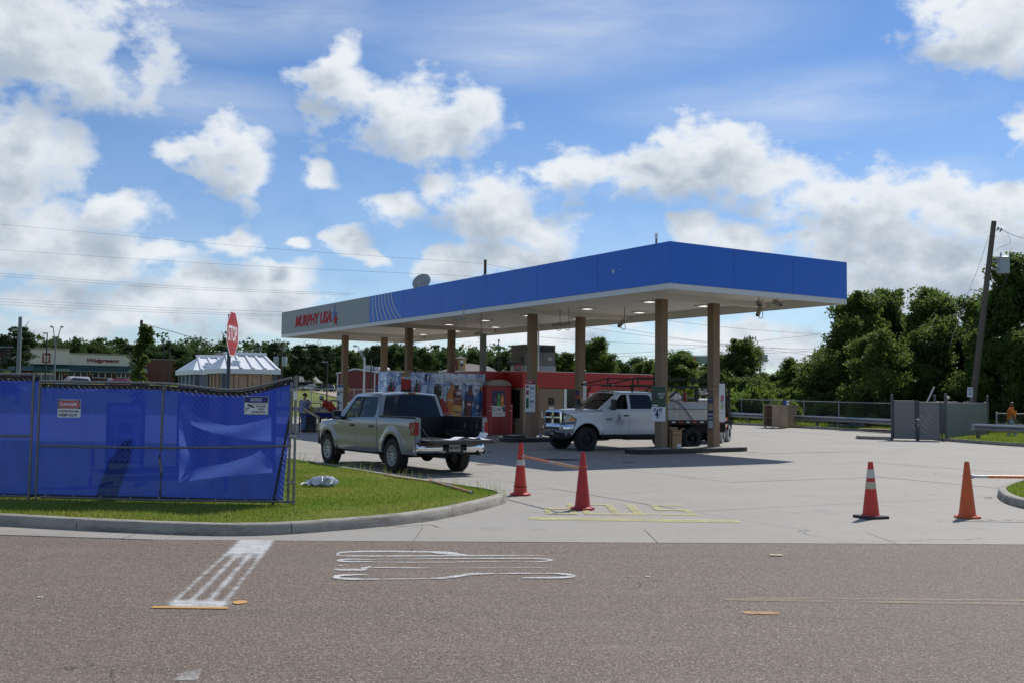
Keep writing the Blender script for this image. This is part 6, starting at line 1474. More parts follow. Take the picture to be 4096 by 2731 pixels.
def wheel(t,x,y,r,w,kind,side,name='wheel'):
 """side=+1: outer face to +y"""
 M=Matrix.Rotation(-side*math.pi/2,3,'X');T=(x,y,r)  # local z -> side*y
 prof=[(r*.60,-w/2+.02),(r*.72,-w/2+.004),(r*.90,-w/2),(r*.975,-w/2+.03),(r,-w/2+.06),(r,w/2-.06),(r*.975,w/2-.03),(r*.90,w/2),(r*.72,w/2-.004),(r*.60,w/2-.02)]
 mb=MB();mb.lathe(prof,36,M,T,caps=False)
 ty=mb.build(name,M_TYRE,t,smooth=50)
 # tread blocks
 mb=MB()
 for k in range(36):
  a=2*math.pi*k/36
  for zz,off in((-w*.25,0),(w*.25,.087)):
   c=M@Vector((r*1.0*math.cos(a+off),r*math.sin(a+off),zz))+Vector(T);R=M@Matrix.Rotation(a+off,3,'Z');mb.box(c,(.016,.055,w*.36),M=R)
 tb=mb.build('tread',M_TYRE,ty);stuff(tb)
 rim_m={'alloy':M_ALLOY,'steel':M_STL,'dual':M_STL}[kind];zo=w/2-.03 if kind!='dual' else-w/2+.10
 mb=MB();mb.lathe([(r*.605,w/2-.018),(r*.57,w/2-.018),(r*.55,-w/2+.05),(r*.30,-w/2+.04),(.001,-w/2+.04)],30,M,T,caps=False);mb.build('rim_barrel',M_STL if kind!='alloy' else mat('barrel_grey',(.10,.10,.105),.5,.5),ty,smooth=40)
 mb=MB()
 if kind=='alloy':
  mb.lathe([(r*.61,zo),(r*.60,zo+.014),(r*.555,zo+.012),(r*.53,zo-.02)],36,M,T,caps=False)
  mb.lathe([(r*.17,zo-.035),(r*.15,zo-.005),(r*.09,zo-.002),(r*.085,zo-.015),(.001,zo-.015)],24,M,T,caps=False)
  for k in range(6):
   for off in(-.25,.25):
    a=2*math.pi*k/6+off*.9;e0=Vector((r*.12*math.cos(2*math.pi*k/6+off*1.6),r*.12*math.sin(2*math.pi*k/6+off*1.6),zo-.018));e1=Vector((r*.58*math.cos(a),r*.58*math.sin(a),zo-.004))
    d=(e1-e0);R=d.to_track_quat('X','Z').to_matrix();mb.box(M@((e0+e1)/2)+Vector(T),(d.length,.030,.026),M=M@R)
 else:
  if kind=='steel':prf=[(r*.60,zo),(r*.55,zo-.01),(r*.50,zo-.06),(r*.33,zo-.05),(r*.27,zo+.005),(r*.15,zo+.012),(r*.13,zo+.05),(.001,zo+.055)]
  else:prf=[(r*.60,w/2-.02),(r*.54,w/2-.03),(r*.50,zo+.0),(r*.34,zo-.01),(r*.28,zo-.03),(r*.20,zo-.02),(r*.17,zo+.10),(r*.12,zo+.13),(.001,zo+.13)]
  mb.lathe(prf,32,M,T,caps=False)
  for k in range(8):
   a=2*math.pi*k/8;c=M@Vector((r*.41*math.cos(a),r*.41*math.sin(a),(zo-.052 if kind=='steel' else zo-.002)))+Vector(T);q=M@Vector((0,0,1));mb.cyl(c-q*.004,c+q*.006,.035,n=10)
   c2=M@Vector((r*.20*math.cos(a+.3),r*.20*math.sin(a+.3),zo+.005))+Vector(T);mb.cyl(c2,c2+q*.03,.012,n=6)
 mb.build('rim',rim_m,ty,smooth=35);return ty
def truck_body(t,p):
 WB,R,RA=p['wb'],p['r'],p['ra'];Z,Y=p['sec_z'],p['sec_y'];pm=p['paint'];zb,zr=p['belt'],p['roof']
 xd=p['doors'];nose=p['nose'];xcab=p['cab_back'];sill=p['sill']
 def ybase(z):return float(np.interp(z,Z,Y))
 arches=p['arches']
 def side(x,z,s,zt,rr_):
  y=ybase(z)
  for xw in arches:
   rho=math.hypot(x-xw,z-R-.02)
   if rho<RA+.16:y+=p['flare']*max(0,min(1,(RA+.16-rho)/.08))
  if zt is not None and z>zt-rr_:y-=rr_-math.sqrt(max(0,rr_**2-(z-zt+rr_)**2))
  # front corners sweep in
  if x>nose-.55:k=(x-nose+.55)/.55;y-=p['sweep']*k*k
  return Vector((x,s*y,z))
 def low(x,base):
  z=base
  for xw in arches:
   if abs(x-xw)<RA:z=max(z,R+.02+math.sqrt(RA**2-(x-xw)**2))
  return z
 def panel(name,x0,x1,top,base,s,rr_=0.03,nx=None,nz=14,parent=t,m=pm,rnd=True):
  xs_=set(np.linspace(x0,x1,nx or max(4,int(abs(x1-x0)/.07))))
  for xw in arches:
   for k in np.linspace(-1,1,21):
    q=xw+RA*math.sin(k*math.pi/2)
    if min(x0,x1)<q<max(x0,x1):xs_.add(q)
  xs_=sorted(xs_);mb=MB();vs=[];k=nz+1
  for x in xs_:
   zt=top(x);zl=low(x,base(x)if callable(base)else base)
   for j in range(k):
    u=j/nz;u=1-(1-u)**1.25
    z=zl+(zt-zl)*u;vs.append(side(x,z,s,zt if rnd else None,rr_))
  mb.add(vs,[(i*k+j,i*k+j+1,(i+1)*k+j+1,(i+1)*k+j)for i in range(len(xs_)-1)for j in range(nz)])
  # returned edge so that the panel has thickness at the arch lip and shut lines
  lip=[v+Vector((0,-s*.05,0))for v in vs[0::k]];n0=len(xs_)
  mb.add(vs[0::k]+lip,[(i,i+1,n0+i+1,n0+i)for i in range(n0-1)])
  e0,e1=vs[:k],vs[-k:]
  for e in(e0,e1):mb.add(e+[v+Vector((0,-s*.03,0))for v in e],[(i,i+1,k+i+1,k+i)for i in range(k-1)])
  return mb.build(name,m,parent,smooth=32)
 g=.004
 ftop=p['fender_top'];yh=lambda x:side(x,ftop(x),1,ftop(x),.10).y
 for s in(1,-1):
  panel('fender',xd[0]+g,nose,ftop,sill,s,.10)
  for(a,b),nm in(((xd[1],xd[0]),'front'),((xd[2],xd[1]),'rear')):
   d=panel('door',a+g,b-g,lambda x:p['belt_fn'](x),sill+.01,s,.03)
   hx=a+.16;hy=ybase(zb-.14)+.012
   mb=MB();mb.box((hx,s*(hy+.012),p['handle_z']),(.20,.035,.045));mb.build('handle',p['handle_m'],d,bevel=.012)
  if p.get('cab_tail'):panel('cab_corner',xcab,xd[2]-g,lambda x:zb,sill+.02,s,.03)
  # hood
 x0=xd[0]+.10;xc=p['cowl']
 def hood(a,b):
  x=xc+.06+(nose-.02-xc-.06)*a;w=yh(min(x,nose));w=w-.0
  y=-w+2*w*b;z=ftop(x)+p['crown']*(1-(y/w)**2)**.8
  if a>.85:z-=p['lip']*((a-.85)/.15)**2
  return Vector((x+(.12*(1-(y/w)**2))*(a>-1)*1.0*(a),y*.995,z))
 mb=MB();mb.surf(hood,22,20);mb.build('hood',pm,t,smooth=45)
 for s in(1,-1):
  mb=MB();mb.tube([side(x,ftop(x)-.03,s,ftop(x),.10)+Vector((0,s*.001,0))for x in np.linspace(xd[0]+.05,nose-.10,12)],.007,4);mb.build('shut_line',M_UND,t)
  # greenhouse: side frames with window openings
 k_in=p['tumble'];yb=ybase(zb)-.03
 def gy(z):return yb-(z-zb)*k_in
 ws_t,rb_t=p['ws_top'],p['rw_top']
 outl=[(xc-.02,zb-.03),(ws_t,zr-.035),(ws_t-.12,zr),(rb_t+.10,zr),(rb_t,zr-.03),(xcab,zb-.03)]
 fwin,rwin=p['front_win'],p['rear_win']
 me=[[Vector((a,b,0))for a,b in outl],[Vector((a,b,0))for a,b in fwin],[Vector((a,b,0))for a,b in rwin]]
 pts=[v for l in me for v in l];tris=geometry.tessellate_polygon(me)
 cabm=MB()
 for s in(1,-1):
  cabm.add([(v.x,s*gy(v.y),v.y)for v in pts],[tuple(f)for f in tris])
  for loop in(fwin,rwin):
   n=len(loop);cabm.add([(a,s*gy(b),b)for a,b in loop]+[(a,s*(gy(b)-.035),b)for a,b in loop],[(i,(i+1)%n,n+(i+1)%n,n+i)for i in range(n)])
 yt=gy(zr)
 def roof(a,b):
  x=rb_t-.01+(ws_t-.02-rb_t)*a;y=-yt+2*yt*b;e=1-(2*b-1)**4
  z=zr+p['roof_crown']*(1-(2*b-1)**2)*(1-.5*(2*a-1)**4)-.035*(max(0,(a-.86)/.14)**2)-.03*(max(0,(.10-a)/.10)**2)
  return Vector((x+(.08*(1-(2*b-1)**2))*(a>.5)*a,y,z))
 cabm.surf(roof,22,20)
 # windshield and rear window surrounds
 def wsf(a,b,o=0.0):
  s_=2*a-1;lo=Vector((xc+.20*(1-s_*s_),s_*(yb-.0),zb-.03));hi=Vector((ws_t+.08*(1-s_*s_),s_*gy(zr-.035),zr-.035+p['roof_crown']*(1-s_*s_)*.9));return lo.lerp(hi,b)+Vector((.6,0,.8))*o
 def rwf(a,b,o=0.0):
  s_=2*a-1;lo=Vector((xcab-.05*(1-s_*s_),s_*(yb-.0),zb-.03));hi=Vector((rb_t-.04*(1-s_*s_),s_*gy(zr-.03),zr-.03+p['roof_crown']*(1-s_*s_)*.8));return lo.lerp(hi,b)+Vector((-1,0,.2))*o
 for f in(wsf,rwf):
  for(a0,a1,b0,b1)in((0,.055,0,1),(.945,1,0,1),(.055,.945,0,.045),(.055,.945,.95,1)):
   cabm.surf(lambda a,b:f(a0+(a1-a0)*a,b0+(b1-b0)*b),14 if a1-a0>.5 else 2,10 if b1-b0>.5 else 2)
 lowb=p.get('back_low',1.0);cabm.add([(xcab,yb,zb-.03),(xcab,-yb,zb-.03),(xcab,-yb-.03,lowb),(xcab,yb+.03,lowb)],[(0,1,2,3)])
 cabm.build('cab',pm,t,smooth=32)
 def win(name,f,a0,a1,b0,b1,m,n=16):
  mb=MB();mb.surf(lambda a,b:f(a0+(a1-a0)*a,b0+(b1-b0)*b),n,8);return mb.build(name,m,t,smooth=True)
 win('windshield',lambda a,b:wsf(a,b,-.012),.04,.96,.03,.97,p['gl_front']);win('rear_window',lambda a,b:rwf(a,b,-.012),.04,.96,.03,.97,p['gl_rear'])
 def mask(name,f,rg,m):
  mb=MB()
  for(a0,a1,b0,b1)in rg:mb.surf(lambda a,b:f(a0+(a1-a0)*a,b0+(b1-b0)*b,.003),14,2)
  return mb.build(name,m,t)
 for s in(1,-1):
  for loop,gm,nm in((fwin,p['gl_side'],'side_window'),(rwin,p['gl_rear'],'side_window')):
   if(p.get('open_driver')and s==1 and loop is fwin):continue
   tr=geometry.tessellate_polygon([[Vector((a,b,0))for a,b in loop]]);mb=MB();mb.add([(a,s*(gy(b)-.014),b)for a,b in loop],[tuple(f)for f in tr]);w_=mb.build(nm,gm,t)
   mb=MB();n=len(loop);c=Vector((sum(a for a,b in loop)/n,sum(b for a,b in loop)/n));inn=[((a-c.x)*.965+c.x,(b-c.y)*.95+c.y)for a,b in loop]
   mb.add([(a,s*(gy(b)+.003),b)for a,b in loop]+[(a,s*(gy(b)+.003),b)for a,b in inn],[(i,(i+1)%n,n+(i+1)%n,n+i)for i in range(n)]);mb.build('window_seal',M_PLB,w_)
 if p.get('pillar'):
  for s in(1,-1):
   xa,xb=fwin[2][0]if len(fwin)<7 else fwin[3][0],rwin[0][0];mb=MB();mb.add([(x,s*(gy(z)+.004),z)for x,z in((xa,zb+.02),(xb,zb+.02),(xb,zr-.075),(xa,zr-.075))],[(0,1,2,3)]);mb.build('pillar_trim',M_PLB,t)
   # cabin interior
 mb=MB();mb.box(((xc+xcab)/2-.1,0,(sill+zb)/2-.10),(abs(xcab-xc)-.25,2*yb-.12,zb-sill-.12));mb.box((xc-.12,0,zb-.10),(.40,2*yb-.12,.16));mb.build('cabin_floor',M_SEAT,t)
 for x in p['seats']:
  for y in(-.42,.42):
   mb=MB();mb.box((x,y,zb+.10),(.14,.46,.50),M=Matrix.Rotation(-.15,3,'Y'));mb.build('seat',M_SEAT,t,bevel=.04);mb=MB();mb.box((x-.06,y,zb+.42),(.10,.26,.18));mb.build('headrest',M_SEAT,t,bevel=.03)
 mb=MB();mb.tube([(p['seats'][0]+.52,.42+.19*math.cos(a),zb+.06+.19*math.sin(a))for a in np.linspace(0,6.2832,21)],.014,6,False);mb.build('steering_wheel',M_PLB,t)
 # wheel wells and undertray
 mb=MB();mb.box((-WB/2+p.get('und_shift',0),0,.46),(WB+1.2,.9,.16));mb.bar((-WB-.9,.42,.52),(.7,.42,.52),.09,.14);mb.bar((-WB-.9,-.42,.52),(.7,-.42,.52),.09,.14)
 mb.cyl((-WB,-.8,R),(-WB,.8,R),.055,n=8);mb.cyl((0,-.8,R),(0,.8,R),.05,n=8);mb.ball((-WB,0,R),.16,12,8);mb.box((-.2,0,.62),(1.3,1.35,.36));mb.build('chassis',M_UND,t)
 for xw in arches:
  for s in(1,-1):
   mb=MB();mb.surf(lambda a,b:Vector((xw+(RA+.005)*math.cos(math.pi*a),s*(ybase(R+.2)-.06-.42*b),max(sill-.05,R+.02+(RA+.005)*math.sin(math.pi*a)))),18,2);mb.build('wheel_well',M_UND,t,smooth=True)
 if len(arches)==1 and not p.get('flat'):pass
 return dict(side=side,panel=panel,ybase=ybase,gy=gy,yb=yb,wsf=wsf,rwf=rwf,ftop=ftop,yh=yh)
 # ------ silver crew cab pickup, tailgate down
F_HEAD=Vector((math.cos(2.168),math.sin(2.168),0));F_LEFT=Vector((-F_HEAD.y,F_HEAD.x,0))
f_rl=Vector((-2.84,24.62,0))  # rear left tyre contact, outer face
f_front=f_rl+F_HEAD*3.683-F_LEFT*.98
fp=thing('pickup_truck','silver crew cab pickup with its tailgate lowered and papers on it','pickup truck',(f_front.x,f_front.y,ground_z(f_front.x,f_front.y)),2.168)
WBF=3.683
P1=dict(wb=WBF,r=.405,ra=.50,sec_z=[.40,.46,.60,.72,.80,.86,1.05,1.18,1.27,1.33],sec_y=[.90,.955,.978,.985,.977,.982,.998,.996,.977,.962],flare=.028,paint=M_SILV,belt=1.27,roof=1.875,doors=[-.60,-1.70,-2.78],nose=.80,cab_back=-2.90,sill=.43,
arches=[0,-WBF],sweep=.16,fender_top=lambda x:1.205-.05*max(0,(x+.5))-.05*max(0,x)**2,belt_fn=lambda x:1.215 if x>-1.15 else min(1.265,1.215+(-1.15-x)*.45),cowl=-.50,crown=.085,lip=.08,tumble=.30,ws_top=-1.28,rw_top=-2.76,roof_crown=.055,
front_win=[(-.90,1.235),(-1.10,1.225),(-1.18,1.265),(-1.665,1.275),(-1.665,1.80),(-1.46,1.80),(-1.36,1.775)],rear_win=[(-1.775,1.28),(-2.62,1.30),(-2.70,1.36),(-2.63,1.76),(-2.55,1.80),(-1.775,1.80)],
handle_z=1.075,handle_m=M_PLB,gl_front=GL_CLR,gl_side=GL_CLR,gl_rear=GL_DARK,seats=(-1.55,-2.35),cab_tail=True,back_low=.9,pillar=True)
B1=truck_body(fp,P1)
xt=-WBF-1.135;BED_T=1.325
for s in(1,-1):
 B1['panel']('bed_side',xt,-2.93,lambda x:BED_T,.46,s,.035)
 mb=MB();mb.bar((-2.95,s*.93,BED_T+.006),(xt+.03,s*.93,BED_T+.006),.11,.022);mb.build('rail_cap',M_PLB,fp,bevel=.006)
 # inner wall with wheel box
 mb=MB();mb.add([(-2.96,s*.84,.78),(xt+.02,s*.84,.78),(xt+.02,s*.88,BED_T-.01),(-2.96,s*.88,BED_T-.01)],[(0,1,2,3)]);mb.box((-WBF,s*.73,.88),(1.0,.24,.22));
 for x in np.linspace(-3.1,xt+.15,7):mb.box((x,s*.85,1.05),(.06,.02,.4))
 mb.build('bed_wall',M_LINER,fp)
 mb=MB();mb.box((xt-.004,s*.905,1.02),(.05,.12,.60));mb.build('bed_end_pillar',M_SILV,fp,bevel=.01)
 for x in(xt+.25,xt+.8):mb=MB();mb.box((x,s*.845,1.12),(.02,.02,.11));mb.build('tie_down',M_ALU,fp)
mb=MB();mb.box(((xt-2.95)/2,0,.76),(abs(xt+2.95),1.72,.06));mb.add([(-2.955,-.9,.78),(-2.955,.9,.78),(-2.955,.9,BED_T),(-2.955,-.9,BED_T)],[(0,1,2,3)])
for y in np.linspace(-.5,.5,8):mb.box(((xt-2.95)/2,y,.795),(abs(xt+2.95)-.1,.06,.016))
mb.build('bed_floor',M_LINER,fp)
# cargo lamp strip
mb=MB();q=B1['rwf'](.5,.985,.02);mb.box(q+Vector((-.012,0,.012)),(.03,.46,.05));cl_=mb.build('cargo_lamp',M_LNS,fp,bevel=.008);mb=MB();mb.box(q+Vector((-.03,0,.012)),(.012,.20,.04));mb.build('brake_lamp',M_TAIL,cl_)
# tailgate, lowered level
tg=MB();tg.box((xt-.30,0,.785),(.56,1.60,.055));tg.box((xt-.575,0,.775),(.03,1.62,.085));tgo=tg.build('tailgate',mat('tailgate_dark',(.02,.021,.022),.4,var=.2,coat=.4),fp,bevel=.012)
mb=MB();mb.box((xt-.28,.1,.815),(.46,1.2,.008));mb.build('inner_panel',M_LINER,tgo);mb=MB()
for y in np.linspace(.15,.62,7):
 for x in(-.10,-.18,-.26):mb.cyl((xt+x,y,.815),(xt+x,y,.826),.012,n=6)
stuff(mb.build('grip_studs',M_ALU,tgo))
mb=MB();mb.box((xt-.10,.74,.80),(.36,.10,.04));mb.build('step_well',M_GALV,tgo)
for s in(1,-1):mb=MB();mb.tube([(xt+.0,s*.86,1.16),(xt-.22,s*.80,.93),(xt-.45,s*.775,.82)],.006,5);mb.build('support_cable',M_BLK,tgo)
# taillights
for s in(1,-1):
 mb=MB();sy=lambda x,z,o:Vector((x,s*(B1['side'](x,z,1,BED_T,.035).y+o),z))
 out=[(xt+.015,.92),(xt+.175,.93),(xt+.165,1.02),(xt+.235,1.09),(xt+.245,1.215),(xt+.015,1.225)]
 n=len(out);tr=geometry.tessellate_polygon([[Vector((a,b,0))for a,b in out]])
 mb.add([sy(a,b,.012)for a,b in out]+[sy(a,b,-.05)for a,b in out],[tuple(f)for f in tr]+[(i,(i+1)%n,n+(i+1)%n,n+i)for i in range(n)]);mb.box((xt-.006,s*.945,1.07),(.05,.10,.30));tl=mb.build('taillight',M_TAIL,fp,bevel=.004)
 mb=MB();a=sy(xt+.055,1.05,.014);mb.box(a,(.075,.006,.065));mb.build('reverse_lens',mat('reverse_grey',(.33,.33,.34),.2,var=.2,scale=30),tl)
 for z in(1.115,1.00):mb=MB();a=sy(xt+.08,z,.0135);mb.box(a,(.15,.004,.012));mb.build('lens_divider',mat('lens_pale',(.45,.16,.16),.2),tl)
 # rear bumper
def bump(a,b):
 s_=2*a-1;return Vector((xt-.13+.20*abs(s_)**5,s_*.985,.52+.20*b-.0))+Vector((-.03*math.sin(math.pi*b),0,0))
mb=MB();mb.surf(lambda a,b:bump(a*.335,b),12,6);bo=mb.build('rear_bumper',M_CHR,fp,smooth=50);mb=MB();mb.surf(lambda a,b:bump(.665+a*.335,b),12,6);mb.build('rear_bumper',M_CHR,fp,smooth=50)
mb=MB();mb.surf(lambda a,b:bump(.335+.33*a,.0+b*.85)+Vector((.03,0,-.03)),6,4);mb.box((xt-.04,0,.735),(.20,1.86,.03));mb.box((xt+.1,0,.60),(.1,1.7,.2));mb.build('bumper_step',M_PLB,bo)
mb=MB();mb.box((xt-.155,0,.625),(.008,.31,.155));pl=mb.build('licence_plate',mat('plate_pale',(.42,.42,.42),.4,var=.15,scale=20),bo,bevel=.004)
mb=MB();text_mb(mb,'MSF-8678',Matrix.Translation((xt-.160,0,.63))@frame((0,0,0),(0,-1,0),(0,0,1)),width=.27,height=.085,bold=.01);mb.build('plate_lettering',M_INK,bo)
for y in(-.32,.32):mb=MB();mb.box((xt-.13,y,.545),(.02,.16,.035));mb.build('tow_hole',mat('pale_lens',(.5,.55,.58),.2),bo)
mb=MB();mb.cyl((xt+.3,-.62,.47),(xt-.17,-.74,.47),.042,n=10);mb.build('tailpipe',mat('pipe_steel',(.22,.21,.2),.45,.8),fp,smooth=50);mb=MB();mb.lathe([(.20,-.12),(.36,-.11),(.38,-.03),(.38,.03),(.36,.11),(.20,.12)],24,None,(-WBF-.68,.05,.50));mb.build('spare_wheel',M_TYRE,fp,smooth=40)
mb=MB();mb.box((xt-.05,0,.44),(.22,.09,.09));mb.build('tow_hitch',M_UND,fp)
for s in(1,-1):
 wheel(fp,0,s*.855,.405,.275,'alloy',s);wheel(fp,-WBF,s*.855,.405,.275,'alloy',s)
 mb=MB();mb.box((-.90,s*(B1['yb']+.19),1.32),(.15,.22,.24));mi=mb.build('mirror',M_PLB,fp,bevel=.03);mb=MB();mb.box((-.982,s*(B1['yb']+.19),1.325),(.008,.18,.19));mb.build('mirror_glass',mat('mirror_glass',(.35,.38,.42),.04,1,var=0),mi);mb=MB();mb.box((-.88,s*(B1['yb']+.05),1.25),(.10,.16,.07));mb.build('mirror_arm',M_PLB,mi)
 mb=MB();mb.box((-.56,s*.86,.43),(.03,.26,.30));mb.build('mud_flap',M_PLB,fp)
 mb=MB();mb.box((.80,s*.70,.97),(.10,.34,.20));mb.build('headlight',M_LNS,fp,bevel=.03)
mb=MB();mb.box((.83,0,.95),(.10,1.1,.34));mb.build('grille',M_CHR,fp,bevel=.02);mb=MB();mb.surf(lambda a,b:Vector((.90-.28*abs(2*a-1)**3,(2*a-1)*.97,.50+.24*b)),20,3);mb.build('front_bumper',M_CHR,fp,smooth=True)
mb=MB();mb.box((-.70,B1['ybase'](1.10)+.006,1.10),(.20,.006,.035));mb.build('badge',M_CHR,fp)
# papers on the tailgate
def fworld(x,y,z):return fp.location+F_HEAD*x+F_LEFT*y+Vector((0,0,z))
pp=thing('paper_roll','unrolled white building plans curling on the lowered tailgate','paper',fworld(xt-.32,-.18,.82),2.168)
def sheet_fn(y0,L_,ph,amp,th):
 def f(a,b):
  y=y0-L_*a;z=amp*max(0,math.sin(math.pi*(a*1.0))**.7)*(.6+.4*math.sin(6*a+ph))+th
  return Vector((-.17+.36*b+.015*math.sin(5*a),y,z))
 return f
mb=MB();mb.surf(lambda a,b:Vector((-.20+.42*b,.52-1.12*a,.006+.004*math.sin(7*a))),14,3);mb.build('plan_sheet',M_PPR,pp,smooth=True)
mb=MB();mb.surf(sheet_fn(.32,.68,.4,.065,.012),26,4);mb.build('plan_sheet',M_PPR,pp,smooth=True);mb=MB();mb.surf(sheet_fn(.10,.42,1.6,.075,.014),20,4);mb.build('plan_sheet',M_PPR,pp,smooth=True)
mb=MB();mb.surf(lambda a,b:Vector((-.17+.36*b,-.30-.22*math.sin(a*1.5),.012+.15*a**1.8)),14,4);mb.build('curled_sheet',M_PPR,pp,smooth=True)
# ------ white work truck with a flat bed and tool boxes
rA=Vector((2.62,35.38,0));rB=Vector((6.69,37.42,0));R_ANG=math.atan2(rA.y-rB.y,rA.x-rB.x);R_H=Vector((math.cos(R_ANG),math.sin(R_ANG),0));R_L=Vector((-R_H.y,R_H.x,0))
WBR=4.40;r_front=rA-R_L*1.0
rt=thing('work_truck','white crew cab work truck with tool boxes and a black rack','work truck',(r_front.x,r_front.y,ground_z(r_front.x,r_front.y)-.01),R_ANG)
P2=dict(wb=WBR,r=.415,ra=.53,sec_z=[.52,.58,.70,.80,.90,1.10,1.28,1.42,1.50],sec_y=[.90,.955,.985,.988,.985,1.005,1.005,.985,.965],flare=.035,paint=M_WPT,belt=1.43,roof=2.035,doors=[-.62,-1.72,-2.86],nose=.70,cab_back=-2.98,sill=.56,
arches=[0],sweep=.20,fender_top=lambda x:1.405-.035*max(0,(x+.5))-.06*max(0,x)**2,belt_fn=lambda x:1.425,cowl=-.50,crown=.07,lip=.05,tumble=.27,ws_top=-1.32,rw_top=-2.86,roof_crown=.05,
front_win=[(-.96,1.445),(-1.69,1.45),(-1.69,1.955),(-1.54,1.96),(-1.42,1.93)],rear_win=[(-1.79,1.455),(-2.66,1.465),(-2.76,1.52),(-2.66,1.90),(-2.56,1.955),(-1.79,1.96)],
handle_z=1.225,handle_m=M_PLB,gl_front=glass_mat('ws_glass',(.50,.58,.58),.34),gl_side=GL_CLR,gl_rear=GL_DARK,seats=(-1.60,-2.45),cab_tail=True,back_low=.8,open_driver=True,und_shift=0)
B2=truck_body(rt,P2)
# front: bumper, grille with its cross bars, lamps
def rb(name,c,s,m,par=rt,bev=.0,label=None):mb=MB();mb.box(c,s);return mb.build(name,m,par,bevel=bev,label=label)
nz_=.70
mb=MB();mb.surf(lambda a,b:Vector((nz_+.13-.30*abs(2*a-1)**3.5,(2*a-1)*.985,.62+.28*b+.012*math.sin(3.14*b)))+Vector((.03*math.sin(math.pi*b),0,0)),26,6);mb.surf(lambda a,b:Vector((nz_+.13-.30*abs(2*a-1)**3.5-.12*b,(2*a-1)*.985,.90)),26,1);fb=mb.build('front_bumper',M_CHR,rt,smooth=40)
rb('bumper_slot',(nz_+.155,0,.775),(.03,.98,.10),M_PLB,fb,.012);rb('front_plate',(nz_+.165,.05,.60),(.012,.30,.16),M_PLB,fb,.004);mb=MB();text_mb(mb,'Laurel',Matrix.Translation((nz_+.173,.05,.60))@frame((0,0,0),(0,1,0),(0,0,1)),width=.2,bold=.01);mb.build('plate_lettering',M_PPR,fb);rb('air_dam',(nz_-.10,0,.54),(.16,1.7,.16),M_PLB,fb,.02)
for y in(-.62,.62):mb=MB();mb.cyl((nz_+.10,y,.80),(nz_+.15,y,.80),.05,n=12);mb.build('fog_lamp',M_LNS,fb)
# grille sits in a face that closes the nose
face=MB();face.surf(lambda a,b:Vector((nz_-.02-.20*abs(2*a-1)**3,(2*a-1)*.83,.88+.50*b)),20,4);face.build('nose_panel',M_WPT,rt,smooth=True)
GX=nz_+.055
def gout(w0,w1,z0,z1,r=.09,n=5):
 c=[(-w0,z0),(w0,z0),(w1,z1),(-w1,z1)];out=[]
 for i in range(4):
  p,q,o_=Vector(c[i]),Vector(c[(i+1)%4]),Vector(c[i-1]);a=p+(o_-p).normalized()*r;b=p+(q-p).normalized()*r
  for k in range(n+1):u=k/n;out.append(tuple(((1-u)**2)*a+2*u*(1-u)*p+u*u*b))
 return out
FG=Matrix.Translation((GX,0,0))@frame((0,0,0),(0,1,0),(0,0,1))
oo=gout(.60,.56,.90,1.385,.11);ii=gout(.525,.485,.955,1.325,.07);n=len(oo)
mb=MB();mb.add([FG@Vector((a,b,.03))for a,b in oo]+[FG@Vector((a,b,.05))for a,b in ii]+[FG@Vector((a,b,-.09))for a,b in oo]+[FG@Vector((a,b,-.03))for a,b in ii],[(i,(i+1)%n,n+(i+1)%n,n+i)for i in range(n)]+[(i,(i+1)%n,2*n+(i+1)%n,2*n+i)for i in range(n)]+[(n+i,n+(i+1)%n,3*n+(i+1)%n,3*n+i)for i in range(n)])
gr=mb.build('grille',M_CHR,rt,smooth=30)
mb=MB();mb.prism(ii,FG,-.03,-.02);mb.build('grille_mesh',mat('grille_black',(.008,.008,.009),.6,var=.3,scale=60),gr)
rb('cross_bar',(GX+.03,0,1.135),(.06,1.02,.062),M_CHR,gr,.015);rb('cross_bar',(GX+.034,0,1.14),(.07,.125,.40),M_CHR,gr,.015);mb=MB();mb.prism([(-.045,.075),(.045,.075),(.06,.02),(.03,-.05),(0,-.085),(-.03,-.05),(-.06,.02)],Matrix.Translation((GX+.072,0,1.15))@frame((0,0,0),(0,1,0),(0,0,1)),0,.015);mb.build('emblem',mat('emblem_steel',(.3,.31,.34),.2,.9),gr)
for s in(1,-1):
 def hl(y,z,o=0.0):
  xq=nz_+.02+.10*max(0,.80-y)if y<.80 else nz_-.53+.55*math.sqrt(max(0,1.0-y)/.2);return Vector((xq+o,s*(y+.012+o),z))
 out=[(.615,.985),(.90,.985),(.985,1.04),(.96,1.12),(.86,1.235),(.60,1.255)]
 mb=MB();mb.surf(lambda a,b:hl(.60+.35*a,.98+.27*b-(.0 if b<.5 else .11*max(0,a-.55)/.45*(2*b-1))),12,6);mb.surf(lambda a,b:hl(.60+.35*a,.98-.06*b,-.01*b),12,1);hlm=mb.build('headlight',M_LNS,rt,smooth=True);mb=MB();mb.tube(spline([hl(y,z,.006)for y,z in((.60,.975),(.78,.972),(.90,.985),(.955,1.03),(.94,1.12),(.86,1.235),(.74,1.25),(.60,1.262),(.597,1.12),(.60,.975))],4),.013,5,False);mb.build('bezel',M_PLB,hlm,smooth=True)
 mb=MB();mb.surf(lambda a,b:hl(.86+.075*a,1.045+.10*b-.03*a*b,.006),4,3);mb.build('turn_signal',M_AMB,hlm);mb=MB();
 mb.ball(hl(.72,1.12,-.005),.055,12,8);mb.build('bulb_bowl',M_CHR,hlm,smooth=True)
 rb('mirror',(-.90,s*(B2['yb']+.27),1.60),(.12,.22,.38),M_PLB,rt,.03);rb('mirror_arm',(-.92,s*(B2['yb']+.10),1.50),(.06,.22,.05),M_PLB)
 wheel(rt,0,s*.86,.415,.26,'steel',s);wheel(rt,-WBR,s*.89,.415,.24,'dual',s);wheel(rt,-WBR,s*.62,.415,.24,'dual',s)
 rb('mud_flap',(-.60,s*.88,.58),(.03,.22,.34),M_PLB)
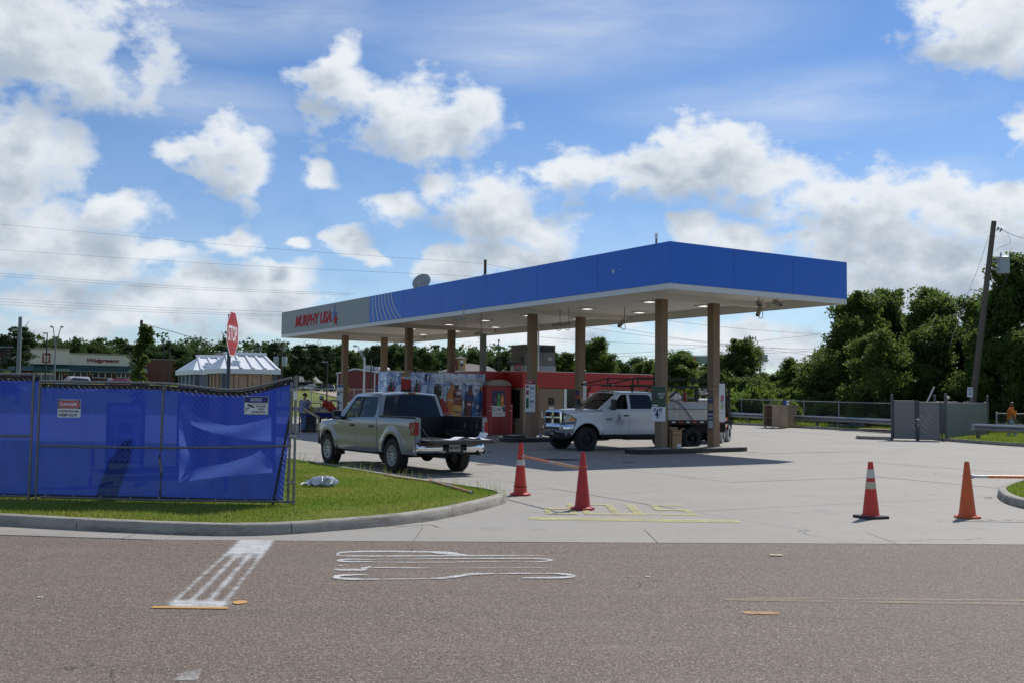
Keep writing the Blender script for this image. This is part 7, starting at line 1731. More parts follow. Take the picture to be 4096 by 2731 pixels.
for y in(-.46,-.23,0,.23,.46):
 q=B2['wsf']((y/.75+1)/2,1.0);mb=MB();mb.ball((q.x-.05,y,q.z+.02),.06,10,6,(1.2,1,.55));mb.build('roof_marker',mat('marker_amber',(.22,.16,.11),.3,coat=1),rt,smooth=True)
rb('badge',(-.68,B2['ybase'](1.08)+.004,1.085),(.02,.006,.05),M_CHR)
yD=B2['ybase'](1.05)+.006;FD=Matrix.Translation((-1.28,yD+.012,1.00))@frame((0,0,0),(-1,0,0),(0,0,1))
mb=MB();mb.prism([(-.065,.10),(.065,.10),(.065,.29),(-.065,.29)],FD,0,.001);mb.prism([(-.15,-.03),(.15,-.03),(.15,.10),(-.15,.10)],FD,0,.001);dl=mb.build('door_logo',mat('logo_navy',(.03,.045,.12),.4),rt);mb=MB();mb.prism([(-.05,.115),(.05,.115),(.05,.275),(-.05,.275)],FD,.0012,.002);mb.prism([(-.14,-.02),(.14,-.02),(.14,.09),(-.14,.09)],FD,.0012,.002);mb.build('logo_ground',M_PPR,dl)
mb=MB();text_mb(mb,'HARCO',FD@Matrix.Translation((0,.035,.0022)),width=.25,height=.075,bold=.03,depth=.001);mb.prism([(-.03,.12),(.03,.12),(.015,.24),(-.02,.26)],FD,.0022,.003);text_mb(mb,'LAUREL MISSISSIPPI',FD@Matrix.Translation((0,-.09,0)),width=.27,depth=.002);text_mb(mb,'USDOT 1788642',FD@Matrix.Translation((0,-.15,0)),width=.21,depth=.002);mb.build('logo_lettering',M_NAVY,dl)
mb=MB();F3=Matrix.Translation((-.86,yD+.010,1.11))@frame((0,0,0),(-1,0,0),(0,0,1));text_mb(mb,'3500',F3,width=.26,height=.08,bold=.04);text_mb(mb,'HEAVY DUTY',F3@Matrix.Translation((0,-.065,0)),width=.26,height=.03,bold=.03);mb.build('badge_lettering',mat('badge_metal',(.30,.30,.31),.3,.7),rt)
# flat bed
x0,x1=-3.06,-6.15
rb('bed_deck',((x0+x1)/2,0,1.02),(x0-x1,2.20,.07),M_STL);
sr=rb('side_rail',((x0+x1)/2,1.115,.99),(x0-x1,.05,.13),M_STL);rb('side_rail',((x0+x1)/2,-1.115,.99),(x0-x1,.05,.13),M_STL)
for k in range(8):rb('reflective_strip',(x0-.42-k*.31,1.143,1.0),(.155 if k%2 else .14,.006,.05),M_PPR if k%2==0 else mat('strip_red',(.45,.03,.025),.35),sr)
M_TREAD=mat('tread_plate',(.42,.42,.40),.38,.6,var=.12,scale=6,bump=.5,bscale=90,dirt=.2,dcol=(.2,.19,.17))
bx=rb('tool_box',(-4.55,.84,1.26),(2.55,.5,.40),M_TREAD,rt,.012);mb=MB();
mb.add([(-3.29,1.088,1.47),(-5.82,1.088,1.47),(-5.82,1.03,1.70),(-3.24,1.03,1.70),(-3.24,.60,1.70),(-5.82,.60,1.70),(-3.29,.60,1.47),(-5.82,.60,1.47)],[(0,1,2,3),(3,2,5,4),(0,3,4,6),(1,7,5,2)]);mb.build('box_lid',M_TREAD,bx)
mb=MB();mb.box((-4.53,.82,1.712),(2.5,.44,.02));mb.build('lid_top',mat('lid_pale',(.55,.55,.52),.4,.3),bx);rb('box_seam',(-4.55,1.093,1.465),(2.54,.012,.014),M_STL,bx)
for z in(1.55,1.28):rb('latch',(-3.62,1.10,z),(.14,.02,.10),M_ALU,bx,.006)
rb('tool_box',(-4.55,-.84,1.26),(2.55,.5,.40),M_TREAD,rt,.012)
mb=MB();mb.tube(spline([(-3.2,1.04,1.78),(-3.7,1.06,1.72),(-3.95,1.12,1.5),(-4.3,1.13,1.1),(-4.4,1.13,.98)],5),.014,6);mb.build('bungee_cord',M_BLK,rt)
# black rack over cab and bed
rk=MB();zR=2.31;pr=rt
def rack(name,a,b,w=.055,h=None):mb=MB();mb.bar(a,b,w,h);return mb.build(name,M_STL,rt)
for s in(1,-1):
 rack('rack_rail',(-1.75,s*.98,zR-.03),(x1+.05,s*1.02,zR-.05),.05,.055);rack('rack_rail',(-2.0,s*.98,zR+.24),(x1+.6,s*1.02,zR+.24),.045,.045)
 rack('rack_brace',(-.9,s*.98,zR+.0),(-2.0,s*.98,zR+.24),.045,.045)
 for x in(-2.05,-3.15,-4.4):rack('rack_post',(x,s*1.0,zR),(x,s*1.0,zR+.24),.045)
 for x in(x0-.06,-4.6,x1+.1):rack('rack_leg',(x,s*1.0,1.05),(x,s*1.0,zR-.03),.07)
 rack('rack_brace',(x0-.9,s*1.0,zR-.04),(x0-.15,s*1.0,1.75),.05)
for x in(-.95,-3.1,-5.6):rack('cross_bar',(x,-.98,zR-.02),(x,.98,zR-.02),.04)
rack('headache_rack',(x0-.03,-1.0,1.9),(x0-.03,1.0,1.9),.06);rk2=rack('rack_rail',(-4.4,1.02,zR+.14),(-5.9,1.02,zR+.12),.05,.04)
mb=MB();mb.lathe([(.05,0),(.06,.02),(.055,.10),(.03,.14),(.001,.15)],14,None,(-5.55,.9,zR+.28));mb.build('beacon',mat('beacon_orange',(.75,.25,.02),.25,coat=1,emit=((1,.35,.02),.25)),rt,smooth=50)
rb('fuel_tank',(-2.2,.70,.50),(1.1,.42,.26),M_UND,rt,.05);rb('step_rail',(-1.75,.88,.50),(2.3,.10,.08),M_STL,rt,.02)
rb('mud_guard',(-5.55,0,.62),(.05,1.9,.62),M_UND);rb('under_box',(-3.25,.80,.72),(.5,.42,.44),M_UND,rt,.02);rb('rear_crossmember',(-5.3,0,.78),(1.5,1.6,.34),M_UND)
# load on the bed, loose things
def rworld(x,y,z):return rt.location+R_H*x+R_L*y+Vector((0,0,z))
lb=MB();c0_=rworld(-3.62,.85,1.86)
for(dx,dy,dz,r,s)in((-.16,0,.04,.13,1),(.06,0,.10,.12,2),(.24,0,.02,.12,3),(.02,.1,.0,.15,4)):
 lb.surf(lambda a,b:c0_+R_H*-dx+Vector((r*math.sin(math.pi*b)*math.cos(6.283*a)*(1+.25*math.sin(5*a*6.28+s)),r*math.sin(math.pi*b)*math.sin(6.283*a),dz+r*math.cos(math.pi*b)*(1.1+.2*math.sin(4*6.28*a+s)))),16,10)
tag(lb.build('plastic_bags',mat('bags_white',(.66,.66,.64),.4,var=.08),smooth=60),'bundle of white plastic bags on the work truck tool box','bags')
tt=thing('work_tray','flat pale tray under the white bags on the tool box','tray',rworld(-3.55,.84,1.725),R_ANG);mb=MB();mb.box((0,0,.02),(.85,.4,.06));mb.build('tray',M_GALV,tt)
fx=thing('fire_extinguisher','small red fire extinguisher standing on the truck bed','fire extinguisher',rworld(-4.72,.1,1.70),R_ANG);mb=MB();mb.lathe([(.065,0),(.07,.02),(.07,.34),(.04,.40),(.02,.42)],14);mb.build('cylinder',mat('ext_red',(.30,.03,.03),.35),fx,smooth=50);mb=MB();mb.box((0,0,.46),(.06,.05,.08));mb.bar((0,0,.5),(.1,0,.54),.02);mb.build('valve',M_STL,fx)
vb=thing('bench_vise','grey bench vise on a black stand on the truck bed','vise',rworld(-5.45,.2,1.06),R_ANG);mb=MB();mb.cyl((0,0,0),(0,0,.92),.03,n=8);mb.build('stand',M_STL,vb);mb=MB();mb.box((0,0,1.0),(.30,.14,.12));mb.box((.16,0,1.08),(.06,.14,.12));mb.box((-.10,0,1.09),(.10,.14,.14));mb.cyl((-.16,0,.98),(-.28,0,.98),.02,n=8);mb.build('jaws',M_GALV,vb,bevel=.012)
rp_=thing('rolled_sheet','two pale rolled sheets lying on the truck tool box','roll',rworld(-5.0,.85,1.765),R_ANG);mb=MB();mb.cyl((.2,0,.03),(-.25,0,.03),.05,n=12);mb.build('roll',M_PPR,rp_,smooth=50);mb=MB();mb.cyl((-.3,.02,.02),(-.62,0,.02),.045,n=12);mb.build('roll',mat('roll_tan',(.6,.58,.52),.6),rp_,smooth=50)
# cardboard box by the pump island
bxp=gp(2691,1794,.15);bz=ground_z(bxp.x,bxp.y)+.15
ic=cp(3.52,3.35);cbx_=thing('cardboard_box','tall open cardboard box between the two columns of the right pair','box',(ic.x,ic.y,ground_z(ic.x,ic.y)+.15),rad(14));M_CARD=mat('cardboard',(.38,.235,.125),.8,var=.08,scale=4)
bw_,bd_,bh_=.33,.30,.60
for nm,c,s_ in(('side',(0,-bd_/2,bh_/2),(bw_,.006,bh_)),('side',(0,bd_/2,bh_/2),(bw_,.006,bh_)),('side',(-bw_/2,0,bh_/2),(.006,bd_,bh_)),('side',(bw_/2,0,bh_/2),(.006,bd_,bh_)),('bottom',(0,0,.004),(bw_,bd_,.006))):mb=MB();mb.box(c,s_);mb.build(nm,M_CARD,cbx_)
for(c,s_,ax,an)in(((-bw_/2-.06,0,bh_+.05),(.15,bd_,.005),'Y',.7),((bw_/2+.07,0,bh_+.04),(.16,bd_,.005),'Y',-.45),((0,-bd_/2-.03,bh_-.06),(bw_,.005,.13),'X',-.4),((0,bd_/2+.04,bh_+.05),(bw_,.005,.14),'X',-.6)):
 mb=MB();mb.box(c,s_,M=Matrix.Rotation(an,3,ax));mb.build('flap',M_CARD,cbx_)
mb=MB();mb.box((.07,-bd_/2-.005,.08),(.15,.003,.13));mb.build('shipping_label',M_PPR,cbx_);mb=MB();mb.box((.05,-bd_/2-.0075,.05),(.04,.002,.03));mb.build('label_print',M_INK,cbx_)
# ====== FORKLIFT
fh=rad(67);fH=Vector((math.cos(fh),math.sin(fh),0));fR=Vector((fH.y,-fH.x,0));fo=Vector((9.10,43.0,0))-fR*.52
fk=thing('forklift','orange and grey forklift with a black mast behind the right column','forklift',(fo.x,fo.y,ground_z(fo.x,fo.y)),fh)
M_FOR=mat('forklift_orange',(.62,.13,.02),.4,var=.05,coat=.4);M_FGR=mat('forklift_grey',(.20,.205,.205),.5,var=.08);M_SOL=mat('solid_tyre_grey',(.40,.40,.37),.75,var=.15,scale=9)
def kbx(n,c,s,m,bev=.0,M=None):mb=MB();mb.box(c,s,M=M);return mb.build(n,m,fk,bevel=bev)
kbx('chassis',(-.75,0,.42),(1.9,.92,.42),M_FGR,.03);kbx('counterweight',(-1.75,0,.62),(.5,1.0,.75),M_FGR,.08);kbx('hood',(-1.15,0,.86),(.9,.85,.35),M_FOR,.05);kbx('side_panel',(-.45,-.47,.80),(.55,.03,.42),M_FOR,.01);kbx('side_panel',(-.45,.47,.80),(.55,.03,.42),M_FOR,.01);kbx('warning_plate',(-.62,-.49,.78),(.12,.008,.30),M_PPR)
kbx('seat',(-1.0,0,1.12),(.45,.45,.14),M_SEAT,.04);kbx('backrest',(-1.22,0,1.36),(.12,.45,.42),M_SEAT,.04);kbx('dashboard',(-.32,0,1.02),(.22,.8,.35),M_PLB,.03)
mb=MB();mb.tube([(-.52+.16*math.cos(a)*.5,.16*math.sin(a),1.33+.16*math.cos(a)*.5)for a in np.linspace(0,6.283,17)],.014,5,False);mb.build('steering_wheel',M_PLB,fk)
for s in(1,-1):
 mb=MB();mb.bar((-.25,s*.46,1.05),(-.45,s*.44,2.12),.07);mb.build('guard_post',M_STL,fk);mb=MB();mb.bar((-1.6,s*.46,.95),(-1.5,s*.44,2.12),.07);mb.build('guard_post',M_STL,fk);mb=MB();mb.bar((.26,s*.30,.12),(.20,s*.30,2.12),.11,.13);mb.build('mast_rail',M_STL,fk);mb=MB();mb.bar((.36,s*.22,.12),(.30,s*.22,2.02),.07,.09);mb.build('mast_rail',M_STL,fk)
 for x,r,w in((0,.36,.26),(-1.35,.27,.2)):
  Mw=Matrix.Rotation(-s*math.pi/2,3,'X');mb=MB();mb.lathe([(r*.58,-w/2),(r*.96,-w/2),(r,-w/2+.03),(r,w/2-.03),(r*.96,w/2),(r*.58,w/2)],26,Mw,(x,s*(.52-w/2),r),caps=False);wh=mb.build('wheel',M_SOL,fk,smooth=40)
  mb=MB();mb.lathe([(r*.58,w/2-.01),(r*.5,w/2-.05),(r*.2,w/2-.06),(r*.16,w/2-.01),(.001,w/2-.01)],22,Mw,(x,s*(.52-w/2),r),caps=False);hb=mb.build('hub',M_STL,wh,smooth=40)
  mb=MB()
  for k in range(9):a=6.283*k/9;c=Mw@Vector((r*.40,0,w/2-.05));c=Mw@Vector((r*.42*math.cos(a),r*.42*math.sin(a),w/2-.05))+Vector((x,s*(.52-w/2),r));mb.cyl(c,c+Mw@Vector((0,0,.02)),.016,n=6)
  stuff(mb.build('wheel_nuts',M_FGR,wh))
 mb=MB();mb.surf(lambda a,b:Vector((.42*math.cos(math.pi*(.15+.75*a)),s*(.28+.26*b),.36+.42*math.sin(math.pi*(.15+.75*a)))),10,2);mb.build('fender',M_PLB,fk,smooth=True)
 mb=MB();mb.box((.46,s*.22,.40),(.05,.12,.75));mb.box((1.0,s*.22,.045),(1.1,.11,.045));mb.build('fork',M_STL,fk)
 mb=MB();mb.tube(spline([(.46,s*.5,.5),(.46,s*.5,1.15),(.46,s*.47,1.26),(.46,s*.38,1.28),(.46,0,1.28)],4),.022,6);mb.build('load_backrest',M_STL,fk)
 mb=MB();mb.cyl((-.38,s*.47,1.85),(-.28,s*.47,1.85),.07,n=12);mb.build('work_lamp',M_PLB,fk)
for z in(.35,.72):kbx('carriage_bar',(.42,0,z),(.05,1.0,.10),M_STL)
for y in(-.25,0,.25):mb=MB();mb.cyl((.46,y,.75),(.46,y,1.27),.012,n=5);mb.build('backrest_bar',M_STL,fk)
for x in np.linspace(-1.5,-.45,7):kbx('guard_bar',(x,0,2.14),(.03,.86,.04),M_STL)
for s in(1,-1):kbx('guard_rail',(-.98,s*.43,2.13),(1.15,.06,.06),M_STL)
for z in(.5,1.3,2.05):kbx('mast_tie',(.24,0,z),(.06,.56,.08),M_STL)
mb=MB();mb.cyl((.22,0,.2),(.20,0,1.9),.05,n=10);mb.build('lift_ram',mat('ram_steel',(.4,.4,.42),.25,.9),fk,smooth=50)
# ====== SIGNS ON THE COLUMNS
def col_sign(label,a,b,zc,w,h,off,m=M_PPR,ang=None,cat='sign',name='column_sign',group='signs tied to the canopy columns'):
 """board hung on the column at canopy coords (a,b); faces the road"""
 c=cp(a,b);n=Vector((-c.x,-c.y,0)).normalized()if ang is None else Vector((math.cos(ang),math.sin(ang),0))
 ex=Vector((-n.y,n.x,0));p=c+n*.24+ex*off
 t=thing(name,label,cat,(p.x,p.y,zc),math.atan2(ex.y,ex.x),group);mb=MB();r=.03
 out=[]
 for cx_,cz_,a0 in((w/2-r,h/2-r,0),(-w/2+r,h/2-r,90),(-w/2+r,-h/2+r,180),(w/2-r,-h/2+r,270)):
  for k in range(4):q=rad(a0+30*k);out.append((cx_+r*math.cos(q),cz_+r*math.sin(q)))
 mb.prism(out,frame((0,0,0),(1,0,0),(0,0,1)),-.004,.004);mb.build('board',m,t)
 for z in(.36,-.36):
  mb=MB();mb.tube([(-off-.16,.10,z*h),(-off-.17,.03,z*h),(-w/2,.006,z*h)]if True else[],.005,4);mb.build('tie',mat('tie_pale',(.5,.52,.55),.5,var=0),t)
 def F(x,z,o=.0):return Matrix.Translation((x*w,-.006-o,z*h))@frame((0,0,0),(1,0,0),(0,0,1))
 return t,F,w,h
def dpx(px0,px1,d):return(px1-px0)/F_PX*d
zz1=ap(2628,1625,34.8)
t,F,w,h=col_sign('green BOLD ICE $4.49 sign on the column behind the work truck door',3.56,2.75,ap(2628,1613,34.9).z,dpx(2600,2655,34.9),dpx(1543,1682,34.9),-.09)
mb=MB();mb.prism(rect(w*.99,h*.585),F(0,.205),0,.001);mb.build('picture_panel',mat('sign_green',(.010,.06,.03),.35,var=.8,scale=7),t)
mb=MB();mb.prism([(-.12,-.14),(-.03,-.2),(.02,-.02),(-.06,.17),(-.13,.1)],F(-.12,.20),.0012,.002);mb.build('can_picture',mat('sign_dark',(.02,.022,.03),.3,var=.5,scale=12),t)
mb=MB();text_mb(mb,'BOLD',F(.21,.28,.002),width=w*.46,height=h*.055,bold=.02);text_mb(mb,'ICE',F(.22,.185,.002),width=w*.28,height=h*.055,bold=.02);mb.prism(rect(w*.38,h*.04),F(-.24,-.048),.001,.002);mb.build('picture_lettering',M_PPR,t)
mb=MB();text_mb(mb,'4',F(-.11,-.28),height=h*.28,width=w*.24,bold=.06);text_mb(mb,'$',F(-.27,-.17),height=h*.10,bold=.03);text_mb(mb,'49',F(.14,-.17),height=h*.11,width=w*.22,bold=.03);text_mb(mb,'PER PACK',F(.16,-.25),width=w*.28,bold=.03);text_mb(mb,'Price includes',F(.12,-.33),width=w*.22);text_mb(mb,'discount',F(.10,-.36),width=w*.16);mb.build('lettering',M_NAVY,t)
t,F,w,h=col_sign('white carton price sign reading 50.67 and 54.00 on the left middle column',11.48,2.75,ap(2112,1582,40.8).z,dpx(2092,2133,40.8),dpx(1518,1647,40.8),-.06)
mb=MB();mb.prism(rect(w*.98,h*.13),F(0,.43),0,.001);hd=mb.build('header',mat('price_red',(.42,.03,.04),.4,var=.1),t);mb=MB();text_mb(mb,'SAVE',F(-.28,.43,.002),width=w*.26,height=h*.03,bold=.02);text_mb(mb,'$1',F(-.02,.435,.002),height=h*.06,bold=.03);text_mb(mb,'on 2 packs',F(.2,.425,.002),width=w*.3);mb.build('header_lettering',M_PPR,t);mb=MB();mb.prism(rect(w*.14,h*.11),F(.42,.44),.0012,.002);mb.build('code_panel',M_INK,t)
mb=MB();mb.prism(rect(w*.28,h*.07),F(-.28,.30),0,.001);mb.prism(rect(w*.28,h*.13),F(-.28,.11),0,.001);mb.build('pack_picture',mat('pack_red',(.25,.03,.03),.4,var=.3,scale=10),t);mb=MB();mb.prism(rect(w*.28,h*.32),F(-.28,-.22),0,.001);mb.build('pack_picture',mat('pack_green',(.012,.10,.035),.4,var=.2),t)
mb=MB();text_mb(mb,'5067',F(.20,.25),width=w*.48,height=h*.09,bold=.02);text_mb(mb,'PER',F(.08,.14),width=w*.18,bold=.02);text_mb(mb,'CARTON',F(.14,.09),width=w*.34,bold=.02);text_mb(mb,'5400',F(.16,-.17),width=w*.46,height=h*.09,bold=.02);text_mb(mb,'PER',F(.06,-.27),width=w*.18,bold=.02);text_mb(mb,'CARTON',F(.12,-.32),width=w*.34,bold=.02);text_mb(mb,'Winston',F(-.28,.21),width=w*.26,bold=.02);mb.build('lettering',M_NAVY,t)
mb=MB();mb.prism(rect(w*.99,h*.008),F(0,.005),0,.001);mb.build('divider',mat('divider_green',(.05,.2,.08),.5),t)
def side_strip(label,a,b,zc,w,h,panels,off,m):
 t,F,w,h=col_sign(label,a,b,zc,w,h,off,m)
 for(z,hh,mm)in panels:mb=MB();mb.prism(rect(w*.84,h*hh),F(0,z),0,.001);mb.build('panel_picture',mm,t)
 return t,F,w,h
M_NB=mat('strip_navy',(.014,.022,.075),.4,var=.15);M_TANP=mat('strip_tan',(.25,.18,.12),.5,var=.4,scale=12);M_GRP=mat('strip_grey',(.30,.32,.34),.5,var=.3,scale=12)
t,F,w,h=side_strip('narrow navy sign strip with small pictures on the rightmost column',3.56,5.15,ap(2840,1650,36.2).z,dpx(2830,2851,36.2),dpx(1588,1712,36.2),[(.20,.22,M_TANP),(-.04,.05,M_GRP),(-.16,.05,M_GRP),(-.36,.24,M_GRP)],-.10,M_NB)
mb=MB();text_mb(mb,'TOBACCO',F(0,.44),width=w*.7);mb.build('lettering',M_PPR,t)
t,F,w,h=col_sign('pale banner with faint coloured shapes tied beside the rightmost column',3.56,5.15,ap(2887,1609,36.0).z,dpx(2875,2898,36.0),dpx(1534,1686,36.0),.29)
for(x,z,s_,c)in((.1,.12,.30,(.45,.16,.18)),(-.2,.06,.22,(.20,.34,.42)),(-.1,-.10,.26,(.50,.45,.18)),(.25,-.06,.2,(.35,.3,.4))):mb=MB();mb.prism([(w*(s_*math.cos(k)+x*.3),h*(z+s_*.35*math.sin(k)))for k in np.linspace(.3,6.58,7)[:-1]],F(0,0),0,.0005+.0002*abs(z));mb.build('colour_shape',mat('shape%.2f'%c[0],c,.5,var=.1),t)
mb=MB();text_mb(mb,'newport',F(0,-.28,.001),width=w*.7);mb.build('lettering',M_NAVY,t)
t,F,w,h=col_sign('plain white sign edge sticking out right of the second middle column',11.48,5.15,ap(2343,1587,42.2).z,dpx(2337,2351,42.2),dpx(1522,1650,42.2),.20)
t,F,w,h=side_strip('small navy and red sign low on the second middle column',11.48,5.15,ap(2305,1582,42.0).z,dpx(2296,2314,42.0),dpx(1564,1610,42.0),[(-.2,.5,mat('strip_red2',(.35,.05,.05),.5,var=.3))],-.12,M_NB)
t,F,w,h=col_sign('tall white price sign on the leftmost column behind the man in red',30.41,2.75,ap(1366,1588,57.0).z,dpx(1354,1378,57.0),dpx(1536,1640,57.0),-.22)
mb=MB();mb.prism(rect(w*.95,h*.10),F(-.0,.44),0,.001);mb.build('header',mat('price_blue',(.05,.12,.35),.4,var=.2),t);mb=MB();mb.prism(rect(w*.38,h*.13),F(-.26,.15),0,.001);mb.build('pack_picture',mat('pack_green2',(.03,.16,.07),.4),t)
for z in(-.20,-.40):mb=MB();mb.prism(rect(w*.38,h*.17),F(-.26,z),0,.001);mb.build('pack_picture',mat('pack_grey',(.08,.11,.11),.4,var=.4,scale=10),t)
mb=MB();text_mb(mb,'562',F(.22,.22),width=w*.4,height=h*.09,bold=.03);text_mb(mb,'PER CARTON',F(.2,.10),width=w*.36,bold=.02);text_mb(mb,'4.67',F(.2,-.20),width=w*.38,height=h*.08,bold=.03);text_mb(mb,'PER PACK',F(.2,-.32),width=w*.36,bold=.02);mb.build('lettering',M_NAVY,t)
for a,b,lab,z0,d_ in((3.56,2.75,'yellow strip on the right side of the column with the green sign',1588,34.9),(11.48,2.75,'yellow strip beside the carton price sign',1560,40.8),(30.41,2.75,'yellow strip beside the tall white price sign',1570,57.0)):
 c=cp(a,b);n=Vector((-c.x,-c.y,0)).normalized();ex=Vector((-n.y,n.x,0));p=c+n*.10+ex*(.235)
 t=thing('warning_strip',lab,'sign',(p.x,p.y,ap(2650,z0,d_).z),math.atan2(ex.y,ex.x),'yellow strips on the columns');mb=MB();mb.box((0,0,0),(.055,.006,.36));mb.build('board',mat('strip_yellow',(.62,.42,.03),.5,var=.1),t);mb=MB();mb.box((0,-.004,0),(.05,.002,.012));mb.build('divider',M_INK,t)
bt=thing('spray_bottle','clear plastic bottle on the island beside the work truck bumper','bottle',(cp(11.25,3.05).x,cp(11.25,3.05).y,ground_z(0,41)+.15));mb=MB();mb.lathe([(.05,0),(.055,.02),(.055,.14),(.025,.2),(.02,.24)],12);mb.build('body',mat('bottle_clear',(.25,.27,.36),.2),bt,smooth=50);mb=MB();mb.box((.01,0,.27),(.08,.03,.05));mb.build('trigger',mat('trigger_red',(.5,.1,.08),.4),bt)
tb2=thing('metal_tray','black frame lying on the island beside the drinks chest','frame',(cp(11.5,1.95).x,cp(11.5,1.95).y,ground_z(0,41)+.15),CY+.2);mb=MB();mb.box((0,0,.05),(.7,.6,.10));mb.build('frame',M_STL,tb2);mb=MB();mb.box((-.1,.1,.115),(.5,.3,.02));mb.build('lid',mat('lid_pale2',(.45,.42,.38),.5),tb2)
# ====== FAR BACKGROUND, LEFT AND MIDDLE
tree_kind('far_oak',8,.25,mk(8,[(70,(0,0,7.0),(3.6,3.4,4.2)),(26,(1.4,0,10.2),(2.0,2.0,1.9)),(24,(-1.8,.4,9.2),(1.9,1.8,1.8)),(40,(0,0,3.2),(3.8,3.4,2.6))],.03),70,1.0,.26,M_LF4,81)
tree_kind('far_oak_b',8,.25,mk(9,[(60,(0,0,6.0),(4.4,3.8,3.6)),(24,(2.2,0,8.4),(1.8,1.8,1.6)),(20,(-2.4,.4,8.0),(1.9,1.8,1.5)),(14,(.2,0,10),(1.3,1.2,1.1)),(40,(0,0,2.8),(4.4,3.6,2.4))],.03),70,1.0,.26,M_LF4,91)
rgp=np.random.default_rng(77);pc=[]
for z,r_,n in((4.5,2.2,12),(6.0,3.0,16),(7.6,2.6,16),(9.0,2.9,18),(10.4,2.2,16),(11.5,1.3,10)):
 for _ in range(n):a=rgp.uniform(0,6.28);q=r_*rgp.uniform(.15,1)**.6;pc.append((q*math.cos(a),q*math.sin(a),z+rgp.uniform(-.5,.5)))
tree_kind('far_pine',11.5,.28,pc,64,.9,.24,M_LF3,95,nl=14,flat=.5)
KH.update(far_oak=12.2,far_oak_b=11.2,far_pine=12.4);KW.update(far_oak=8.4,far_oak_b=9.6,far_pine=7.0)
G3='trees along the far left skyline'
rs=random.Random(12)
FT=[('far_pine',70,1300,150,165,'tall dark pine behind the grey mast at the far left'),('far_pine',-10,1338,130,170,'dark pine cut by the left edge of the frame'),('far_oak',20,1392,150,210,'dark tree behind the hanging traffic signals'),
('far_oak',160,1362,130,230,'dark round tree between mast and twin armed lamp'),('far_oak_b',235,1375,120,240,'tree above the store tower'),('far_oak_b',305,1352,110,225,'pale airy tree above the store\'s plain parapet'),
('far_oak',375,1362,110,235,'light green tree above the first letters of the store sign'),('far_oak',420,1392,90,240,'low dark tree right of the pale airy tree'),('far_pine',515,1375,70,220,'pine crown just left of the vine covered pole'),('far_oak',470,1412,90,260,'small dark tree above the store roof end'),
('far_oak_b',615,1382,120,230,'round tree right of the vine covered pole'),('far_oak',700,1372,130,235,'high domed tree above the brick side wall'),('far_oak',765,1388,110,240,'round tree left of the stop sign'),('far_oak_b',740,1422,90,200,'bright low tree left of the portable restrooms'),
('far_oak',822,1408,80,260,'low tree behind the dark roof'),('far_pine',905,1388,60,230,'small pine right behind the stop sign post'),('far_oak',970,1412,70,250,'low tree right of the stop sign'),('far_oak_b',1022,1402,90,250,'light tree beside the double crossarm pole'),
('far_pine',1105,1366,90,210,'flat topped pine behind the transformer pole'),('far_oak_b',1075,1405,90,230,'dark tree left of the transformer pole'),('far_pine',1195,1374,90,215,'pine right of the transformer pole'),('far_pine',1250,1372,95,220,'pine under the left canopy corner'),('far_pine',1305,1376,90,225,'pine left of the leftmost column'),
('far_oak',1340,1380,90,240,'dark oak just left of the leftmost column'),('far_oak_b',1400,1405,110,215,'yellow green tree right of the leftmost column'),('far_oak',1445,1395,90,245,'dark tree behind the curved street lamp'),('far_pine',1500,1376,80,240,'pine right of the curved street lamp'),('far_oak',1560,1373,110,245,'domed tree above the red shed'),
('far_oak',1625,1384,100,240,'dark tree between the left column pairs'),('far_oak_b',1685,1392,130,220,'broad pale green tree above the drinks mural'),('far_oak',1755,1402,100,250,'dark tree left of the restaurant tower'),('far_oak',1830,1405,100,255,'dark tree behind the restaurant tower'),('far_oak_b',1890,1398,110,255,'tree above the restaurant roof'),
('far_oak',1960,1416,100,260,'tree behind the thin black pole'),('far_oak_b',2030,1404,110,255,'tree left of the rooftop air conditioner'),('far_oak',2085,1396,90,250,'tree behind the rooftop air conditioner'),('far_oak',2200,1430,110,250,'tree right of the rooftop air conditioner'),('far_oak_b',2540,1432,150,190,'hazy rounded tree between the middle and right column pairs'),('far_oak',2460,1462,90,210,'low hazy tree right of the two headed tree'),('far_oak',2640,1470,120,220,'low far tree behind the right column pair'),
('far_oak_b',1215,1425,150,268,'broad dark oak above the grey shingle roof'),('far_oak',1145,1455,90,240,'tree right of the portable restrooms'),('far_oak_b',1320,1440,120,262,'dark oak between shingle roof and red shed')]
for k,top,px,w,d,lab in[(a[0],a[2],a[1],a[3],a[4],a[5])for a in FT]:plant(k,px,top,d,w*1.12,rs.uniform(0,6),lab,group=G3)
# closed wood behind: nobody could count these
wd=[]
rgw=np.random.default_rng(5)
for px in np.arange(-150,2750,26):
 d=rgw.uniform(275,330);x=(px-2048)/F_PX*d;z0=ground_z(x,d);h=rgw.uniform(9.0,12.5)*(1.1 if px<2100 else .75)
 for _ in range(16):wd.append((x+rgw.normal()*2.0,d+rgw.normal()*3,z0+h*rgw.uniform(.05,.95)))
o=bpy.data.objects.new('woodland',leaves('woodland',wd,34,1.7,.55,M_LF4,99));COL.objects.link(o);stuff(o)
